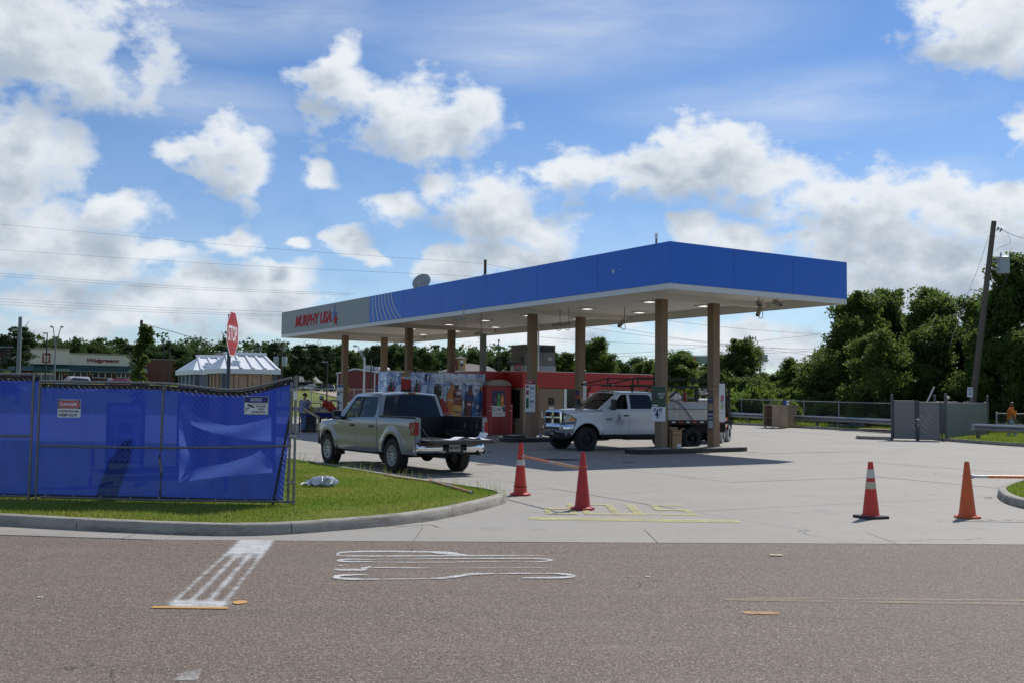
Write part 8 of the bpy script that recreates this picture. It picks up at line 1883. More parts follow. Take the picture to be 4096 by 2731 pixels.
# small conifer and hedge
plant('slender',1238,1478,240,45,.3,'small conifer standing in front of the grey shingle roof',group=G3)
hx0,hx1=ap(1240,1545,236).x,ap(1350,1545,236).x;hd=[]
for _ in range(90):hd.append((rgw.uniform(hx0,hx1),236+rgw.normal()*.5,ground_z(hx0,236)+rgw.uniform(.1,1.0)))
o=bpy.data.objects.new('hedge',leaves('hedge',hd,40,.5,.2,leaf_mat('leaf_yellow',(.09,.11,.015),(.16,.17,.03),(.2,.19,.05),.3),101));COL.objects.link(o);tag(o,'yellow green clipped hedge behind the parked cars','hedge')
for px,top,d,w,lab in((28,1476,120,60,'bright green bush at the left edge below the traffic signals'),(55,1486,125,50,'bright bush beside the grey mast')):
 plant('bright',px,top,d,w,1.0,lab,name='bush',cat='bush')
 # ------ corner store on the hill
M_BRK=mat('brick_far',(.155,.062,.042),.85,var=.25,scale=3,bump=.3,bscale=12);M_EIFS=mat('parapet_cream',(.66,.61,.52),.8,var=.06);M_AWN=mat('awning_green',(.022,.072,.054),.45,var=.1,scale=1);M_STONE=mat('cap_stone',(.30,.27,.22),.8)
SO=ap(133,1530,200);SA=rad(30);store=thing('corner_store','brick corner store with cream parapet, green awning and red script lettering','building',(SO.x,200,ground_z(SO.x,200)),SA)
Sx=Vector((math.cos(SA),math.sin(SA),0));
def s_at(px,z=None):
 d=sight(px,1500);k=(SO.y*Sx.x-SO.x*Sx.y)/(d[1]*Sx.x-d[0]*Sx.y);p=Vector((d[0]*k,d[1]*k,0));return(p-Vector((SO.x,SO.y,0))).dot(Sx),p.y
gs=store.location.z
def zpx(px,py):return ap(px,py,s_at(px)[1]).z-gs
def sbx(n,x0,x1,y0,y1,z0,z1,m,par=store,**kw):mb=MB();mb.box(((x0+x1)/2,(y0+y1)/2,(z0+z1)/2),(x1-x0,y1-y0,z1-z0));return mb.build(n,m,par,**kw)
xL=0.0;x272=s_at(272)[0];x505=s_at(560)[0];xEnd=s_at(1130)[0]
zA0,zA1=zpx(272,1487),zpx(272,1458);zP=zpx(272,1415);zT=zpx(200,1397)
sbx('wall',xL,x505,0,14,0,zA1,M_BRK);sbx('side_wall',x505+.01,xEnd,0.3,14.2,0,zpx(620,1438),M_BRK);sbx('wall_cap',x505,xEnd+.1,.2,14.3,zpx(620,1438)+.002,zpx(620,1438)+.2,M_STONE)
pr_=sbx('parapet',x272+.01,x505,-.15,13.8,zA1+.002,zP,M_EIFS);sbx('parapet_cap',x272+.02,x505+.1,-.28,13.9,zP+.002,zP+.25,M_STONE,pr_)
tw=sbx('tower',xL-.1,x272,-.6,8,zA1+.002,zT,M_EIFS);sbx('tower_cap',xL-.3,x272+.1,-.8,8.2,zT+.002,zT+.3,M_STONE,tw)
wing=MB();wl=Vector((-4.6,6.0,0));wing.add([(0,-.1,zA1),tuple(wl+Vector((0,0,zA1))),tuple(wl+Vector((0,0,zP-.2))),(0,-.1,zP-.2),(0,-.1,0),tuple(wl)],[(0,1,2,3)]);wing.build('parapet_wing',M_EIFS,store);mb=MB();mb.add([(0,0,0),tuple(wl),tuple(wl+Vector((0,0,zA1-.01))),(0,0,zA1-.01)],[(0,1,2,3)]);mb.build('wing_wall',M_BRK,store);mb=MB();mb.box((-8,12,2.2),(7.5,10,4.4));mb.build('rear_block',M_BRK,store)
for(x0,x1,nm)in((-.2,x272,'awning'),(x272+.01,x505+1.2,'awning')):
 mb=MB();yo=-2.2 if nm and x0<0 else-1.7
 mb.add([(x0,.0,zA1),(x1,.0,zA1),(x1,yo,zA0+.12),(x0,yo,zA0+.12),(x0,yo,zA0),(x1,yo,zA0),(x0,0,zA0),(x1,0,zA0)],[(0,1,2,3),(3,2,5,4),(4,5,7,6),(0,3,4,6),(1,7,5,2)]);aw=mb.build(nm,M_AWN,store)
 mb=MB()
 for x in np.arange(x0+.2,x1,.42):mb.bar((x,.0,zA1+.03),(x,yo,zA0+.15),.05,.06)
 stuff(mb.build('seam',M_AWN,aw))
mb=MB();mb.add([(-.2,0,zA1),(-.2,-2.2,zA0+.1),tuple(wl+Vector((-1.6,-1.2,zA0+.1))),tuple(wl+Vector((0,0,zA1)))],[(0,1,2,3)]);mb.build('awning',M_AWN,store)
for p0,p1 in((270,349),(369,446),(466,520)):
 x0,x1=s_at(p0)[0],s_at(p1)[0];w_=sbx('window',x0,x1,-.06,.02,zpx(p0,1510),zpx(p0,1484),M_ALU)
 for k in range(3):xa=x0+(x1-x0)*k/3+.08;sbx('pane',xa,x0+(x1-x0)*(k+1)/3-.08,-.075,-.062,zpx(p0,1510)+.1,zpx(p0,1484)-.1,M_DGL,w_)
x0,x1=s_at(236)[0],s_at(249)[0];dw=sbx('door',x0,x1,-.06,.02,.0,zpx(240,1483),M_ALU);sbx('pane',x0+.1,x1-.1,-.075,-.062,.1,zpx(240,1483)-.1,M_DGL,dw)
x0,x1=s_at(147)[0],s_at(222)[0];en=sbx('entrance',x0,x1,-.08,.02,0,zpx(180,1482),M_ALU)
for k in range(4):
 xa,xb=x0+(x1-x0)*k/4+.06,x0+(x1-x0)*(k+1)/4-.06
 sbx('pane',xa,xb,-.10,-.082,1.85,zpx(180,1482)-.1,M_DGL,en);sbx('pane',xa,xb,-.10,-.082,.1,1.55,mat('glass_pale',(.09,.13,.15),.1,var=.4,scale=1.5),en)
for p0 in(258,357,455):sbx('wall_light',s_at(p0)[0],s_at(p0)[0]+.25,-.14,-.002,zpx(p0,1498),zpx(p0,1486),M_EIFS)
def sf(x,z,y=-.16):return Matrix.Translation((x,y,z))@frame((0,0,0),(1,0,0),(0,0,1))
xa,xb=s_at(345)[0],s_at(475)[0];M_SRD=mat('script_red',(.24,.018,.022),.5,var=0);mb=MB();text_mb(mb,'Walgreens',sf((xa+xb)/2,zpx(410,1443)),width=xb-xa,height=.98,bold=.035,shear=.32,depth=.08);mb.build('lettering',M_SRD,store)
xa,xb=s_at(166)[0],s_at(197)[0];mb=MB();zc_=zpx(180,1431);hh_=(zpx(180,1412)-zpx(180,1451));mb.box(((xa+xb)/2,-.68,zc_),(xb-xa,.12,hh_));em=mb.build('emblem_panel',M_SRD,store)
xc_=(xa+xb)/2;w_=xb-xa;mb=MB();mb.prism([(-w_*.36,.25*hh_),(w_*.36,.25*hh_),(w_*.30,.10*hh_),(w_*.26,-.25*hh_),(w_*.30,-.40*hh_),(-w_*.30,-.40*hh_),(-w_*.26,-.25*hh_),(-w_*.30,.10*hh_)],sf(xc_,zc_,-.745),0,.02);mb.prism([(-w_*.30,.26*hh_),(-w_*.22,.26*hh_),(-w_*.32,.46*hh_),(-w_*.40,.44*hh_)],sf(xc_,zc_,-.745),0,.02);mb.build('mortar_symbol',M_EIFS,em);mb=MB();text_mb(mb,'W',sf(xc_,zc_-.06*hh_,-.77),width=w_*.36,bold=.03,shear=.3);mb.build('symbol_letter',M_SRD,em)
mb=MB();wf=Matrix.Translation(wl*.40+Vector((-.08,-.1,(zA1+zP)/2-.1)))@frame((0,0,0),-wl,(0,0,1));text_mb(mb,'Walgreens',wf,width=3.4,height=1.0,bold=.03,shear=.3,depth=.06);mb.build('lettering',M_SRD,store)
# carport far left
cpz=ap(45,1446,210);cpt=thing('white_portico','small white portico with square columns at the far left','portico',(cpz.x,210,ground_z(cpz.x,210)));hz2=cpz.z-ground_z(cpz.x,210);mb=MB();mb.box((0,0,hz2-.2),(3.2,3,.45));mb.build('roof',M_PPR,cpt)
for x in(-1.0,1.0):mb=MB();mb.box((x,-1.2,hz2/2-.2),(.35,.35,hz2-.4));mb.build('column',M_PPR,cpt)
# ------ poles, lamps and signals
M_PGR=mat('mast_grey',(.20,.22,.24),.5,.4,var=.1);M_PDK=mat('pole_dark',(.03,.03,.035),.6,var=.2);M_WPOLE=mat('wood_pole_far',(.07,.055,.045),.9,var=.3)
def pole(name,label,cat,px,py_top,d,r,m,py_base=None,group=None):
 x=(px-2048)/F_PX*d;x=ap(px,(py_top+1560)/2,d).x;t=thing(name,label,cat,(x,d,ground_z(x,d)),0,group);h=ap(px,py_top,d).z-ground_z(x,d);mb=MB();mb.cyl((0,0,-.2),(0,0,h),r,r*.75,n=10);mb.build('shaft',m,t,smooth=50);return t,h
t,h=pole('signal_mast','tall plain grey signal mast at the far left','mast',76,1268,92,.21,M_PGR);mb=MB();mb.cyl((-.7,0,h-1.25),(-.1,0,h-1.15),.06,n=8);mb.box((-.35,0,h-1.15),(.5,.16,.14));mb.build('camera',mat('cam_pale',(.45,.46,.46),.5),t)
x0=ap(-70,1400,88).x;t=thing('signal_gantry','horizontal signal gantry reaching in from the left edge','gantry',(x0,88,ground_z(x0,88)));za=ap(10,1390,88).z-ground_z(x0,88);mb=MB();mb.cyl((0,0,-.2),(0,0,za+.3),.14,n=10);mb.cyl((0,0,za),(2.6,0,za+.05),.07,.05,n=8);mb.build('pole_and_arm',M_PGR,t)
for px,py,lab in((4,1430,'black traffic signal nearest the left edge'),(20,1424,'middle black traffic signal at the far left'),(34,1412,'right black traffic signal of the far left cluster')):
 p=ap(px,py,88);t=thing('traffic_signal',lab,'traffic signal',p,.5,'black traffic signals at the far left');mb=MB();mb.box((0,0,0),(.32,.22,1.0));mb.box((0,.1,0),(.44,.02,1.15));mb.build('housing',M_PDK,t);mb=MB();mb.cyl((0,0,.5),(0,0,ap(px,1390,88).z-p.z),.03,n=6);mb.build('hanger',M_PDK,t)
 for z,c in((.31,(.12,.01,.01)),(0,(.12,.08,.01)),(-.31,(.01,.06,.03))):mb=MB();mb.cyl((0,-.11,z),(0,-.16,z),.11,n=12);mb.build('lens',mat('sig%.2f%.2f'%c[:2],c,.3,var=0),t);mb=MB();mb.surf(lambda a,b:Vector((.13*math.cos(math.pi*a),-.11-.2*b,z+.13*math.sin(math.pi*a))),8,1);mb.build('visor',M_PDK,t)
t,h=pole('street_lamp','twin armed grey street lamp in front of the corner store','street lamp',219,1372,118,.11,M_PGR)
for dx,side_ in((ap(212,1310,118).x-ap(222,1372,118).x,-1),(ap(243,1310,118).x-ap(222,1372,118).x,1)):
 zt_=ap(212,1308,118).z-t.location.z;mb=MB();mb.tube([(0,0,h-.1),(dx*.9,0,zt_-.3),(dx,0,zt_)],[.06,.05,.04],7);mb.build('arm',M_PGR,t);mb=MB();mb.ball((dx+side_*.14,0,zt_+.02),.17,10,6,(1.3,1,.8));mb.build('lamp_head',mat('lamp_pale',(.55,.57,.58),.3),t,smooth=True)
for px,top,d,lab in((185,1334,130,'dark car park light pole in front of the store tower'),(652,1362,150,'thinner dark light pole above the brick side wall'),(677,1366,140,'dark light pole in front of the brick side wall')):
 t,h=pole('light_pole',lab,'light pole',px,top,d,.09,M_PDK,group='dark car park light poles');mb=MB();mb.box((-.25,0,h+.03),(.55,.25,.12));mb.build('lamp_head',M_PDK,t)
t,h=pole('light_pole','thin wooden pole behind the man in red','light pole',1309,1447,78,.07,M_WPOLE,group=None);mb=MB();mb.box((-.2,0,h),(.45,.12,.1));mb.build('lamp_head',M_PGR,t)
t,h=pole('street_lamp','silver street lamp with two slanted rods left of the second column','street lamp',1457,1432,72,.085,M_ALU)
for(p,q)in(((1461,1432),(1432,1383)),((1459,1446),(1430,1388))):mb=MB();mb.cyl(ap(*p,72)-t.location,ap(*q,72)-t.location,.025,n=6);mb.build('arm',M_ALU,t)
mb=MB();mb.cyl(ap(1432,1383,72)-t.location,ap(1424,1381,72)-t.location,.03,n=6);mb.ball(ap(1420,1383,72)-t.location,.12,10,6,(1.2,1,.8));mb.build('lamp_head',mat('lamp_pale',(.55,.57,.58),.3),t)
t,h=pole('thin_pole','thin dark pole in front of the red shed','pole',1484,1430,85,.07,M_WPOLE)
t,h=pole('light_pole','thin black light pole right of the restaurant roof','light pole',1994,1362,62,.035,M_PDK);mb=MB();mb.ball((0,0,h),.07,8,6);mb.build('lamp_head',M_PDK,t)
t,h=pole('street_lamp','pale street lamp with twin slanted rods right of the two headed tree','street lamp',2556,1500,110,.07,M_ALU)
for(p,q)in(((2558,1500),(2514,1452)),((2550,1500),(2510,1455))):mb=MB();mb.cyl(ap(*p,110)-t.location,ap(*q,110)-t.location,.03,n=6);mb.build('arm',M_ALU,t)
mb=MB();mb.cyl(ap(2514,1452,110)-t.location,ap(2494,1452,110)-t.location,.06,n=6);mb.build('lamp_head',M_ALU,t)
# vine covered pole
t,h=pole('vine_pole','wooden pole smothered in climbing vines beside the store','pole',562,1281,92,.17,M_WPOLE);vb_=[]
rv=np.random.default_rng(8)
for _ in range(150):f=rv.uniform(0,1)**.8;w=.35+.5*(1-f)+(.5 if .55<f<.82 else 0)*rv.uniform(0,1);a=rv.uniform(0,6.28);q=w*rv.uniform(.1,1);vb_.append((q*math.cos(a)+(.25 if f>.75 else 0),q*math.sin(a),h*f*.93))
for _ in range(24):vb_.append((rv.uniform(.2,.95),rv.uniform(-.3,.3),h*rv.uniform(.72,.95)))
o=bpy.data.objects.new('vines',leaves('vines',vb_,60,.28,.11,M_LF1,104));COL.objects.link(o);o.parent=t
mb=MB();mb.cyl((.1,0,h-.35),(.42,0,h-.42),.05,n=6);mb.build('insulator',M_GALV,t)
vine_top=t.location+Vector((.42,0,h-.42))
# distribution poles
def power_pole(label,px,top,d,arms,cans=(),m=M_WPOLE,r=.15):
 t,h=pole('power_pole',label,'utility pole',px,top,d,r,m,group='far power poles')
 for dz,w in arms:
  mb=MB();mb.box((0,-.15,h-dz),(w,.1,.12));a_=mb.build('crossarm',m,t);mb=MB();mb.bar((-w*.3,-.15,h-dz),(0,-.12,h-dz-.7),.04);mb.bar((w*.3,-.15,h-dz),(0,-.12,h-dz-.7),.04);mb.build('brace',M_GALV,a_)
  for x in(-.46,-.2,.2,.46):mb=MB();mb.lathe([(.05,0),(.07,.06),(.04,.12),(.05,.18),(.001,.22)],8,None,(x*w,-.15,h-dz+.06));mb.build('insulator',M_PORC,a_)
 for dx,dz in cans:mb=MB();mb.lathe([(.30,0),(.32,.05),(.32,1.0),(.28,1.1),(.001,1.12)],14,None,(dx,-.35,h-dz));mb.build('transformer',mat('transformer_grey',(.36,.40,.43),.4,var=.06),t,smooth=40)
 return t,h
pA=power_pole('far power pole with two crossarms right of the stop sign',1031,1373,150,((.35,1.35*1.0),(1.05,1.3)))
pB=power_pole('power pole with two grey transformers right of the portable restrooms',1126,1368,120,((.15,1.9),),((-.55,2.3+.5),(.4,2.3+.5)))
pC=power_pole('dark pole top rising above the canopy beside the satellite dish',1938,1040,78,((1.4,.3),),(),r=.14)
pD=power_pole('power pole among the trees right of the rightmost column',3000,1343,120,((.3,1.4),))
def wire(label,pts,r=.018,group='overhead power lines'):
 P=[ap(*p)for p in pts];mb=MB();o0=P[0];S=spline([p-o0 for p in P],8);mb.tube(S,r,4);o=mb.build('power_line',mat('cable_black',(.02,.02,.022),.6,var=0));o.location=o0;tag(o,label,'power line',group)
WL=[((0,898),(1000,988),(1930,1055),'topmost power line on the left half of the sky'),((0,1000),(900,1058),(1930,1108),'second power line down on the left half of the sky'),((0,1094),(700,1145),(1420,1176),'upper of the close pair of power lines at mid height'),((0,1105),(700,1154),(1400,1182),'lower of the close pair of power lines at mid height'),
((0,1196),(560,1228),(1180,1250),'upper of the lowest three power lines on the left'),((0,1208),(560,1238),(1180,1262),'middle of the lowest three power lines on the left'),((0,1219),(560,1247),(1180,1268),'lowest power line on the left')]
for a,b,c,lab in WL:wire(lab,[(a[0]-300,a[1]-12-(a[1]<1100)*8,88),(*a,86),(*b,82),(*c,78)],.0075)
wire('service line dropping from the vine covered pole behind the stop sign',[(577,1297,92),(700,1330,98),(900,1385,110),(1040,1414,140)],.03)
for i,(a,b,c,lab)in enumerate((((2070,1228),(2700,1350),(3420,1440),'power line passing low behind the right column pair'),((2330,1308),(2660,1352),(3400,1420),'power line from the middle column pair to the trees'),((2160,1348),(2500,1370),(3300,1398),'long power line crossing behind both right columns'),((2640,1280),(3000,1318),(3400,1345),'power line just under the canopy right of the leftmost right column'),
((2440,1415),(2700,1398),(3350,1330),'rising power line crossing between the right columns'),((2440,1425),(2800,1420),(3330,1402),'nearly level power line behind the rightmost column'),((1940,1056),(2100,1085),(2300,1110),'power line leaving the pole top right of the satellite dish'))):wire(lab,[(*a,100),(*b,105),(*c,112)],.016)
# ------ portable restrooms behind the fence
M_RWHT=mat('restroom_white',(.72,.74,.76),.45,var=.04);M_RTAN=mat('restroom_tan',(.42,.28,.18),.55,var=.06);M_RGRY=mat('restroom_grey',(.20,.24,.29),.5,var=.06);M_RCOR=mat('restroom_corner',(.07,.085,.11),.5)
def restroom(label,corner,ang,w1,w2,m,louvre):
 """corner: near corner on the ground; w1 to the left-rear, w2 along +x"""
 t=thing('portable_restroom',label,'portable restroom',corner,ang,'portable restrooms behind the fence');hw=2.12
 def bx(n,c,s,mm,par=t,bev=0.0):mb=MB();mb.box(c,s);return mb.build(n,mm,par,bevel=bev)
 bx('body',(w2/2,w1/2,hw/2),(w2-.04,w1-.04,hw),m);bx('skid',(w2/2,w1/2,.05),(w2,w1,.1),M_RCOR)
 for x,y in((.03,.03),(w2-.03,.03),(.03,w1-.03),(w2-.03,w1-.03)):bx('corner_post',(x,y,hw/2),(.09,.09,hw),M_RCOR)
 for k in range(1,4):
  x=w2*k/4;bx('wall_rib',(x,.0,hw-.16),(.07,.05,.30),m)
  if not louvre:bx('wall_recess',(x-w2/8,.012,hw-.18),(w2/4-.12,.02,.22),m)
  bx('wall_rib',(.0,w1*k/4,hw-.16),(.05,.07,.30),m)
 if louvre:
  for k in range(3):
   for z in(1.80,1.71,1.62):mb=MB();mb.box(((k+.5)*w2/3,-.02,z),(w2/3-.14,.05,.02),M=Matrix.Rotation(.5,3,'X'));mb.build('louvre',m,t);mb=MB();mb.box((-.02,(k+.5)*w1/3,z),(.05,w1/3-.12,.02),M=Matrix.Rotation(.5,3,'Y'));mb.build('louvre',m,t)
 e=.07;zr_=hw+.42;ri=w1/2;mb=MB()
 A=[(-e,-e,hw),(w2+e,-e,hw),(w2+e,w1+e,hw),(-e,w1+e,hw)];Bq=[(x,y,hw+.10)for x,y,z in A];Rg=[(w2*.20,ri,zr_),(w2*.90,ri,zr_)]
 mb.add(A+Bq+Rg,[(i,(i+1)%4,4+(i+1)%4,4+i)for i in range(4)]+[(4,5,9,8),(5,6,9),(6,7,8,9),(7,4,8)]+[(3,2,1,0)]);rf=mb.build('roof',M_RWHT,t)
 for k in range(5):
  f=k/4;a=Vector((.12+(w2-.12)*f,-e,hw+.115));b=Vector((Rg[0][0]+(Rg[1][0]-Rg[0][0])*f,ri,zr_+.01));mb=MB();mb.bar(a,b,.05,.03);mb.build('roof_rib',M_RWHT,rf)
 mb=MB();mb.bar(Vector(Rg[0])+Vector((-.05,0,.02)),Vector(Rg[1])+Vector((.05,0,.02)),.12,.06);mb.build('roof_ridge',M_RWHT,rf);mb=MB();mb.lathe([(.11,0),(.10,.12),(.09,.15),(.001,.16)],14,None,(.34,.16,hw+.13));mb.build('vent_cap',M_RWHT,rf,smooth=40)
c_=ap(887,1600,21.6);restroom('tan walled portable restroom with white ribbed roof behind the stop sign',(c_.x,21.6,.13),rad(32),1.10,1.17,M_RTAN,False)
c_=ap(779,1600,23.2);restroom('grey walled portable restroom with louvres and white ribbed roof',(c_.x,23.2,.13),rad(32),1.45,1.25,M_RGRY,True)
# ------ sheds, roofs, restaurant
M_SHIN=mat('shingle_grey',(.20,.185,.175),.9,var=.15,scale=2,bump=.4,bscale=10);M_SHED=mat('shed_red',(.17,.022,.024),.5,var=.06);M_TRIM=mat('trim_white',(.60,.61,.62),.5)
def house(label,px0,px1,d,py_eave,py_ridge,roof_m,wall_m,hip=.2,name='house',depth=9):
 a,b=ap(px0,py_eave,d),ap(px1,py_eave,d);zg=ground_z((a.x+b.x)/2,d);t=thing(name,label,'building',((a.x+b.x)/2,d,zg));w=(b.x-a.x)/2;ze=a.z-zg;zr_=ap((px0+px1)/2,py_ridge,d+depth/2).z-zg
 mb=MB();mb.box((0,depth/2,ze/2),(2*w-.6,depth-.6,ze));mb.build('wall',wall_m,t)
 mb=MB();h_=w*hip;mb.add([(-w,0,ze),(w,0,ze),(w,depth,ze),(-w,depth,ze),(-w+h_*2,depth/2,zr_),(w-h_*2,depth/2,zr_)],[(0,1,5,4),(1,2,5),(2,3,4,5),(3,0,4),(3,2,1,0)]);r=mb.build('roof',roof_m,t);mb=MB();mb.box((0,-.03,ze-.08),(2*w,.05,.22));mb.build('fascia',M_TRIM,t);return t,w,ze,zr_,r
t,w,ze,zr_,r=house('low building with a long grey shingle roof right of the restrooms',1130,1272,250,1527,1493,M_SHIN,M_EIFS,.28,'shingle_roof_building')
for x in(-.55,-.15,.25):mb=MB();mb.cyl((x*w,2.2,ze+(zr_-ze)*.5),(x*w,2.2,zr_+.3),.12,n=8);mb.build('roof_vent',M_TRIM,r)
house('dark gabled roof beyond the stop sign',815,915,200,1432,1408,mat('roof_dark',(.05,.045,.042),.9),M_BRK,.3)
# red gable shed
sd=118;a=ap(1350,1555,sd);b=ap(1488,1555,sd);zg=ground_z(a.x,sd);shed=thing('metal_shed','dark red metal shed with white trim and rooftop units','building',(a.x,sd,zg));w=b.x-a.x+.3;zl,zm,zrr=ap(1350,1497,sd).z-zg,ap(1420,1478,sd).z-zg,ap(1488,1490,sd).z-zg;xm=ap(1420,1478,sd).x-a.x;wr=ap(1612,1500,sd+3).x-a.x
mb=MB();mb.add([(0,0,0),(w,0,0),(w,0,zrr),(xm,0,zm),(0,0,zl)]+[(0,16,0),(w,16,0),(w,16,zrr),(xm,16,zm),(0,16,zl)],[(0,1,2,3,4),(9,8,7,6,5),(0,4,9,5),(1,6,7,2)]);mb.build('wall',M_SHED,shed)
mb=MB();mb.add([(-.2,-.2,zl+.02),(xm,-.2,zm+.02),(w+.2,-.2,zrr+.02),(-.2,16,zl+.02),(xm,16,zm+.02),(w+.2,16,zrr+.02)]+[(-.2,-.2,zl+.2),(xm,-.2,zm+.2),(w+.2,-.2,zrr+.2),(-.2,16,zl+.2),(xm,16,zm+.2),(w+.2,16,zrr+.2)],[(6,7,10,9),(7,8,11,10),(0,1,7,6),(1,2,8,7),(2,5,11,8),(0,6,9,3)]);rf=mb.build('roof',M_TRIM,shed)
mb=MB();mb.box((w+(wr-w)/2+.02,4.2,zrr/2),(wr-w,8,zrr));mb.build('annex_wall',M_SHED,shed);mb=MB();mb.box((w+(wr-w)/2+.1,4.2,zrr+.1),(wr-w+.2,8.3,.2));mb.build('annex_roof',M_TRIM,shed);
for x in(0,w):mb=MB();mb.box((x,-.06,zrr/2),(.14,.08,zrr));mb.build('corner_trim',M_TRIM,shed)
for px,py0,py1,wd_ in((1472,1492,1467,.75),(1506,1494,1473,.6),(1492,1492,1476,.3)):p0=ap(px,py0,sd+3)-shed.location;mb=MB();hh_=ap(px,py1,sd+3).z-ap(px,py0,sd+3).z;mb.box((p0 .x,3,p0 .z+hh_/2+.1),(wd_*1.2,1.0,hh_+.2));mb.build('roof_unit',M_GRP,shed)
for px in(1524,1548):p0=ap(px,1482,sd+3)-shed.location;mb=MB();mb.lathe([(.25,-.6),(.25,0),(.34,.05),(.34,.25),(.2,.36),(.001,.4)],12,None,(p0 .x,3,p0 .z));mb.build('roof_fan',M_TRIM,shed,smooth=40)
# restaurant with tower
rd=100;rp0=ap(1842,1480,rd);zg=ground_z(rp0 .x,rd);rest=thing('restaurant','low restaurant with grey roof and a tan and red sign tower','building',(rp0 .x,rd,zg));M_RROOF=mat('roof_brown',(.13,.115,.105),.85,var=.1);M_TTAN=mat('tower_tan',(.45,.31,.14),.7);M_TRED=mat('tower_red',(.20,.03,.025),.6)
def rx(px,dd=0):return ap(px,1480,rd+dd).x-rp0 .x
def rz(px,py,dd=0):return ap(px,py,rd+dd).z-zg
mb=MB();mb.box(((rx(1765)+rx(1990))/2,6,rz(1850,1492)/2),(rx(1990)-rx(1765),10,rz(1850,1492)));mb.build('wall',M_TTAN,rest)
mb=MB();mb.box(((rx(1755)+rx(1992))/2,5.2,rz(1850,1487)),(rx(1992)-rx(1755),11.6,.22));mb.build('eaves',M_TRIM,rest)
e0,e1=rx(1755),rx(1992);zE=rz(1850,1485)+.02;mb=MB();mb.add([(e0+.1,-.4,zE),(e1,-.4,zE),(e1,11,zE),(e0+.1,11,zE),(rx(1868),4.5,rz(1868,1452,4.5)),(e1-1,4.5,rz(1960,1464,4.5))],[(0,1,5,4),(1,2,5),(2,3,4,5),(3,0,4)]);mb.build('roof',M_RROOF,rest)
tx0,tx1=rx(1822),rx(1862);mb=MB();mb.box(((tx0+tx1)/2,.6,rz(1842,1434)/2),(tx1-tx0,1.0,rz(1842,1434)));mb.build('tower',M_TTAN,rest);mb=MB();mb.box((tx0+.1,.05,rz(1842,1455)),(.22,.3,rz(1842,1434)-rz(1842,1478)));mb.build('tower_panel',M_TRED,rest)
mb=MB();mb.add([(tx0-.2,0,rz(1842,1433)),(tx1+.2,0,rz(1842,1433)),(tx1+.2,1.3,rz(1842,1433)),(tx0-.2,1.3,rz(1842,1433)),((tx0+tx1)/2,.6,rz(1842,1421))],[(0,1,4),(1,2,4),(2,3,4),(3,0,4),(3,2,1,0)]);mb.build('tower_roof',M_RROOF,rest)
sxc=rx(1847);mb=MB();mb.box((sxc,.06,rz(1847,1446)),(.27,.06,.26));mb.build('sign_white',M_PPR,rest);mb=MB();mb.box((sxc,.06,rz(1847,1457)),(.27,.06,.24));mb.build('sign_purple',mat('sign_purple',(.10,.02,.09),.4),rest)
# fuel canopy with a red K sign behind the trees
kd=128;kp=ap(2800,1440,kd);kc=thing('fuel_canopy_sign','pale green canopy end with a red square K sign behind the trees','canopy',(kp.x,kd,ground_z(kp.x,kd)),rad(-8));kz=kp.z-kc.location.z
mb=MB();mb.box((1.6,1.0,kz+.1),(5.6,2.0,.9));mb.build('fascia',mat('fascia_pale_green',(.22,.30,.27),.5),kc);mb=MB();mb.box((-.85,-.1,kz-.35),(.75,.12,1.35));sgk=mb.build('sign_panel',mat('sign_bright_red',(.55,.045,.025),.4),kc);mb=MB();FK=Matrix.Translation((-.80,-.175,kz-.28))@frame((0,0,0),(1,0,0),(0,0,1));text_mb(mb,'K',FK,height=.36,bold=.04)
for k in range(20):a0,a1=k*.31416,(k+1)*.31416;mb.add([FK@Vector((r_*math.cos(a),r_*math.sin(a),.004))for a,r_ in((a0,.32),(a1,.32),(a1,.27),(a0,.27))],[(0,1,2,3)])
mb.build('sign_letter',M_PPR,sgk)
for x in(0.2,3.2):mb=MB();mb.cyl((x,1,-.2),(x,1,kz),.15,n=8);mb.build('column',M_TRIM,kc)
mp2=ap(2795,1490,124);pr2=thing('price_board','white and navy board reading SALE 50 showing through the trees','sign',(mp2 .x,124,ground_z(mp2 .x,124)));zz=mp2 .z-pr2 .location.z;mb=MB();mb.box((0,0,zz),(1.3,.1,.75));mb.build('board',mat('board_tan',(.5,.47,.38),.5),pr2);mb=MB();mb.box((-.38,-.06,zz),(.42,.04,.75));mb.build('navy_panel',M_NAVY,pr2);mb=MB();Fp=Matrix.Translation((.25,-.056,zz+.1))@frame((0,0,0),(1,0,0),(0,0,1));text_mb(mb,'50',Fp,height=.3,bold=.03);mb.build('lettering',M_INK,pr2);mb=MB();mb.cyl((0,0,0),(0,0,zz),.08,n=6);mb.build('post',M_PGR,pr2)
bbp=ap(3040,1432,130);bb=thing('billboard','blank pale billboard edge showing right of the rightmost column','billboard',(bbp.x,130,ground_z(bbp.x,130)));zz=bbp.z-bb.location.z;mb=MB();mb.box((0,0,zz),(1.9,.2,.95));mb.build('panel',mat('billboard_pale',(.42,.46,.52),.6),bb);mb=MB();mb.cyl((0,0,0),(0,0,zz-.4),.15,n=8);mb.build('post',M_PGR,bb)
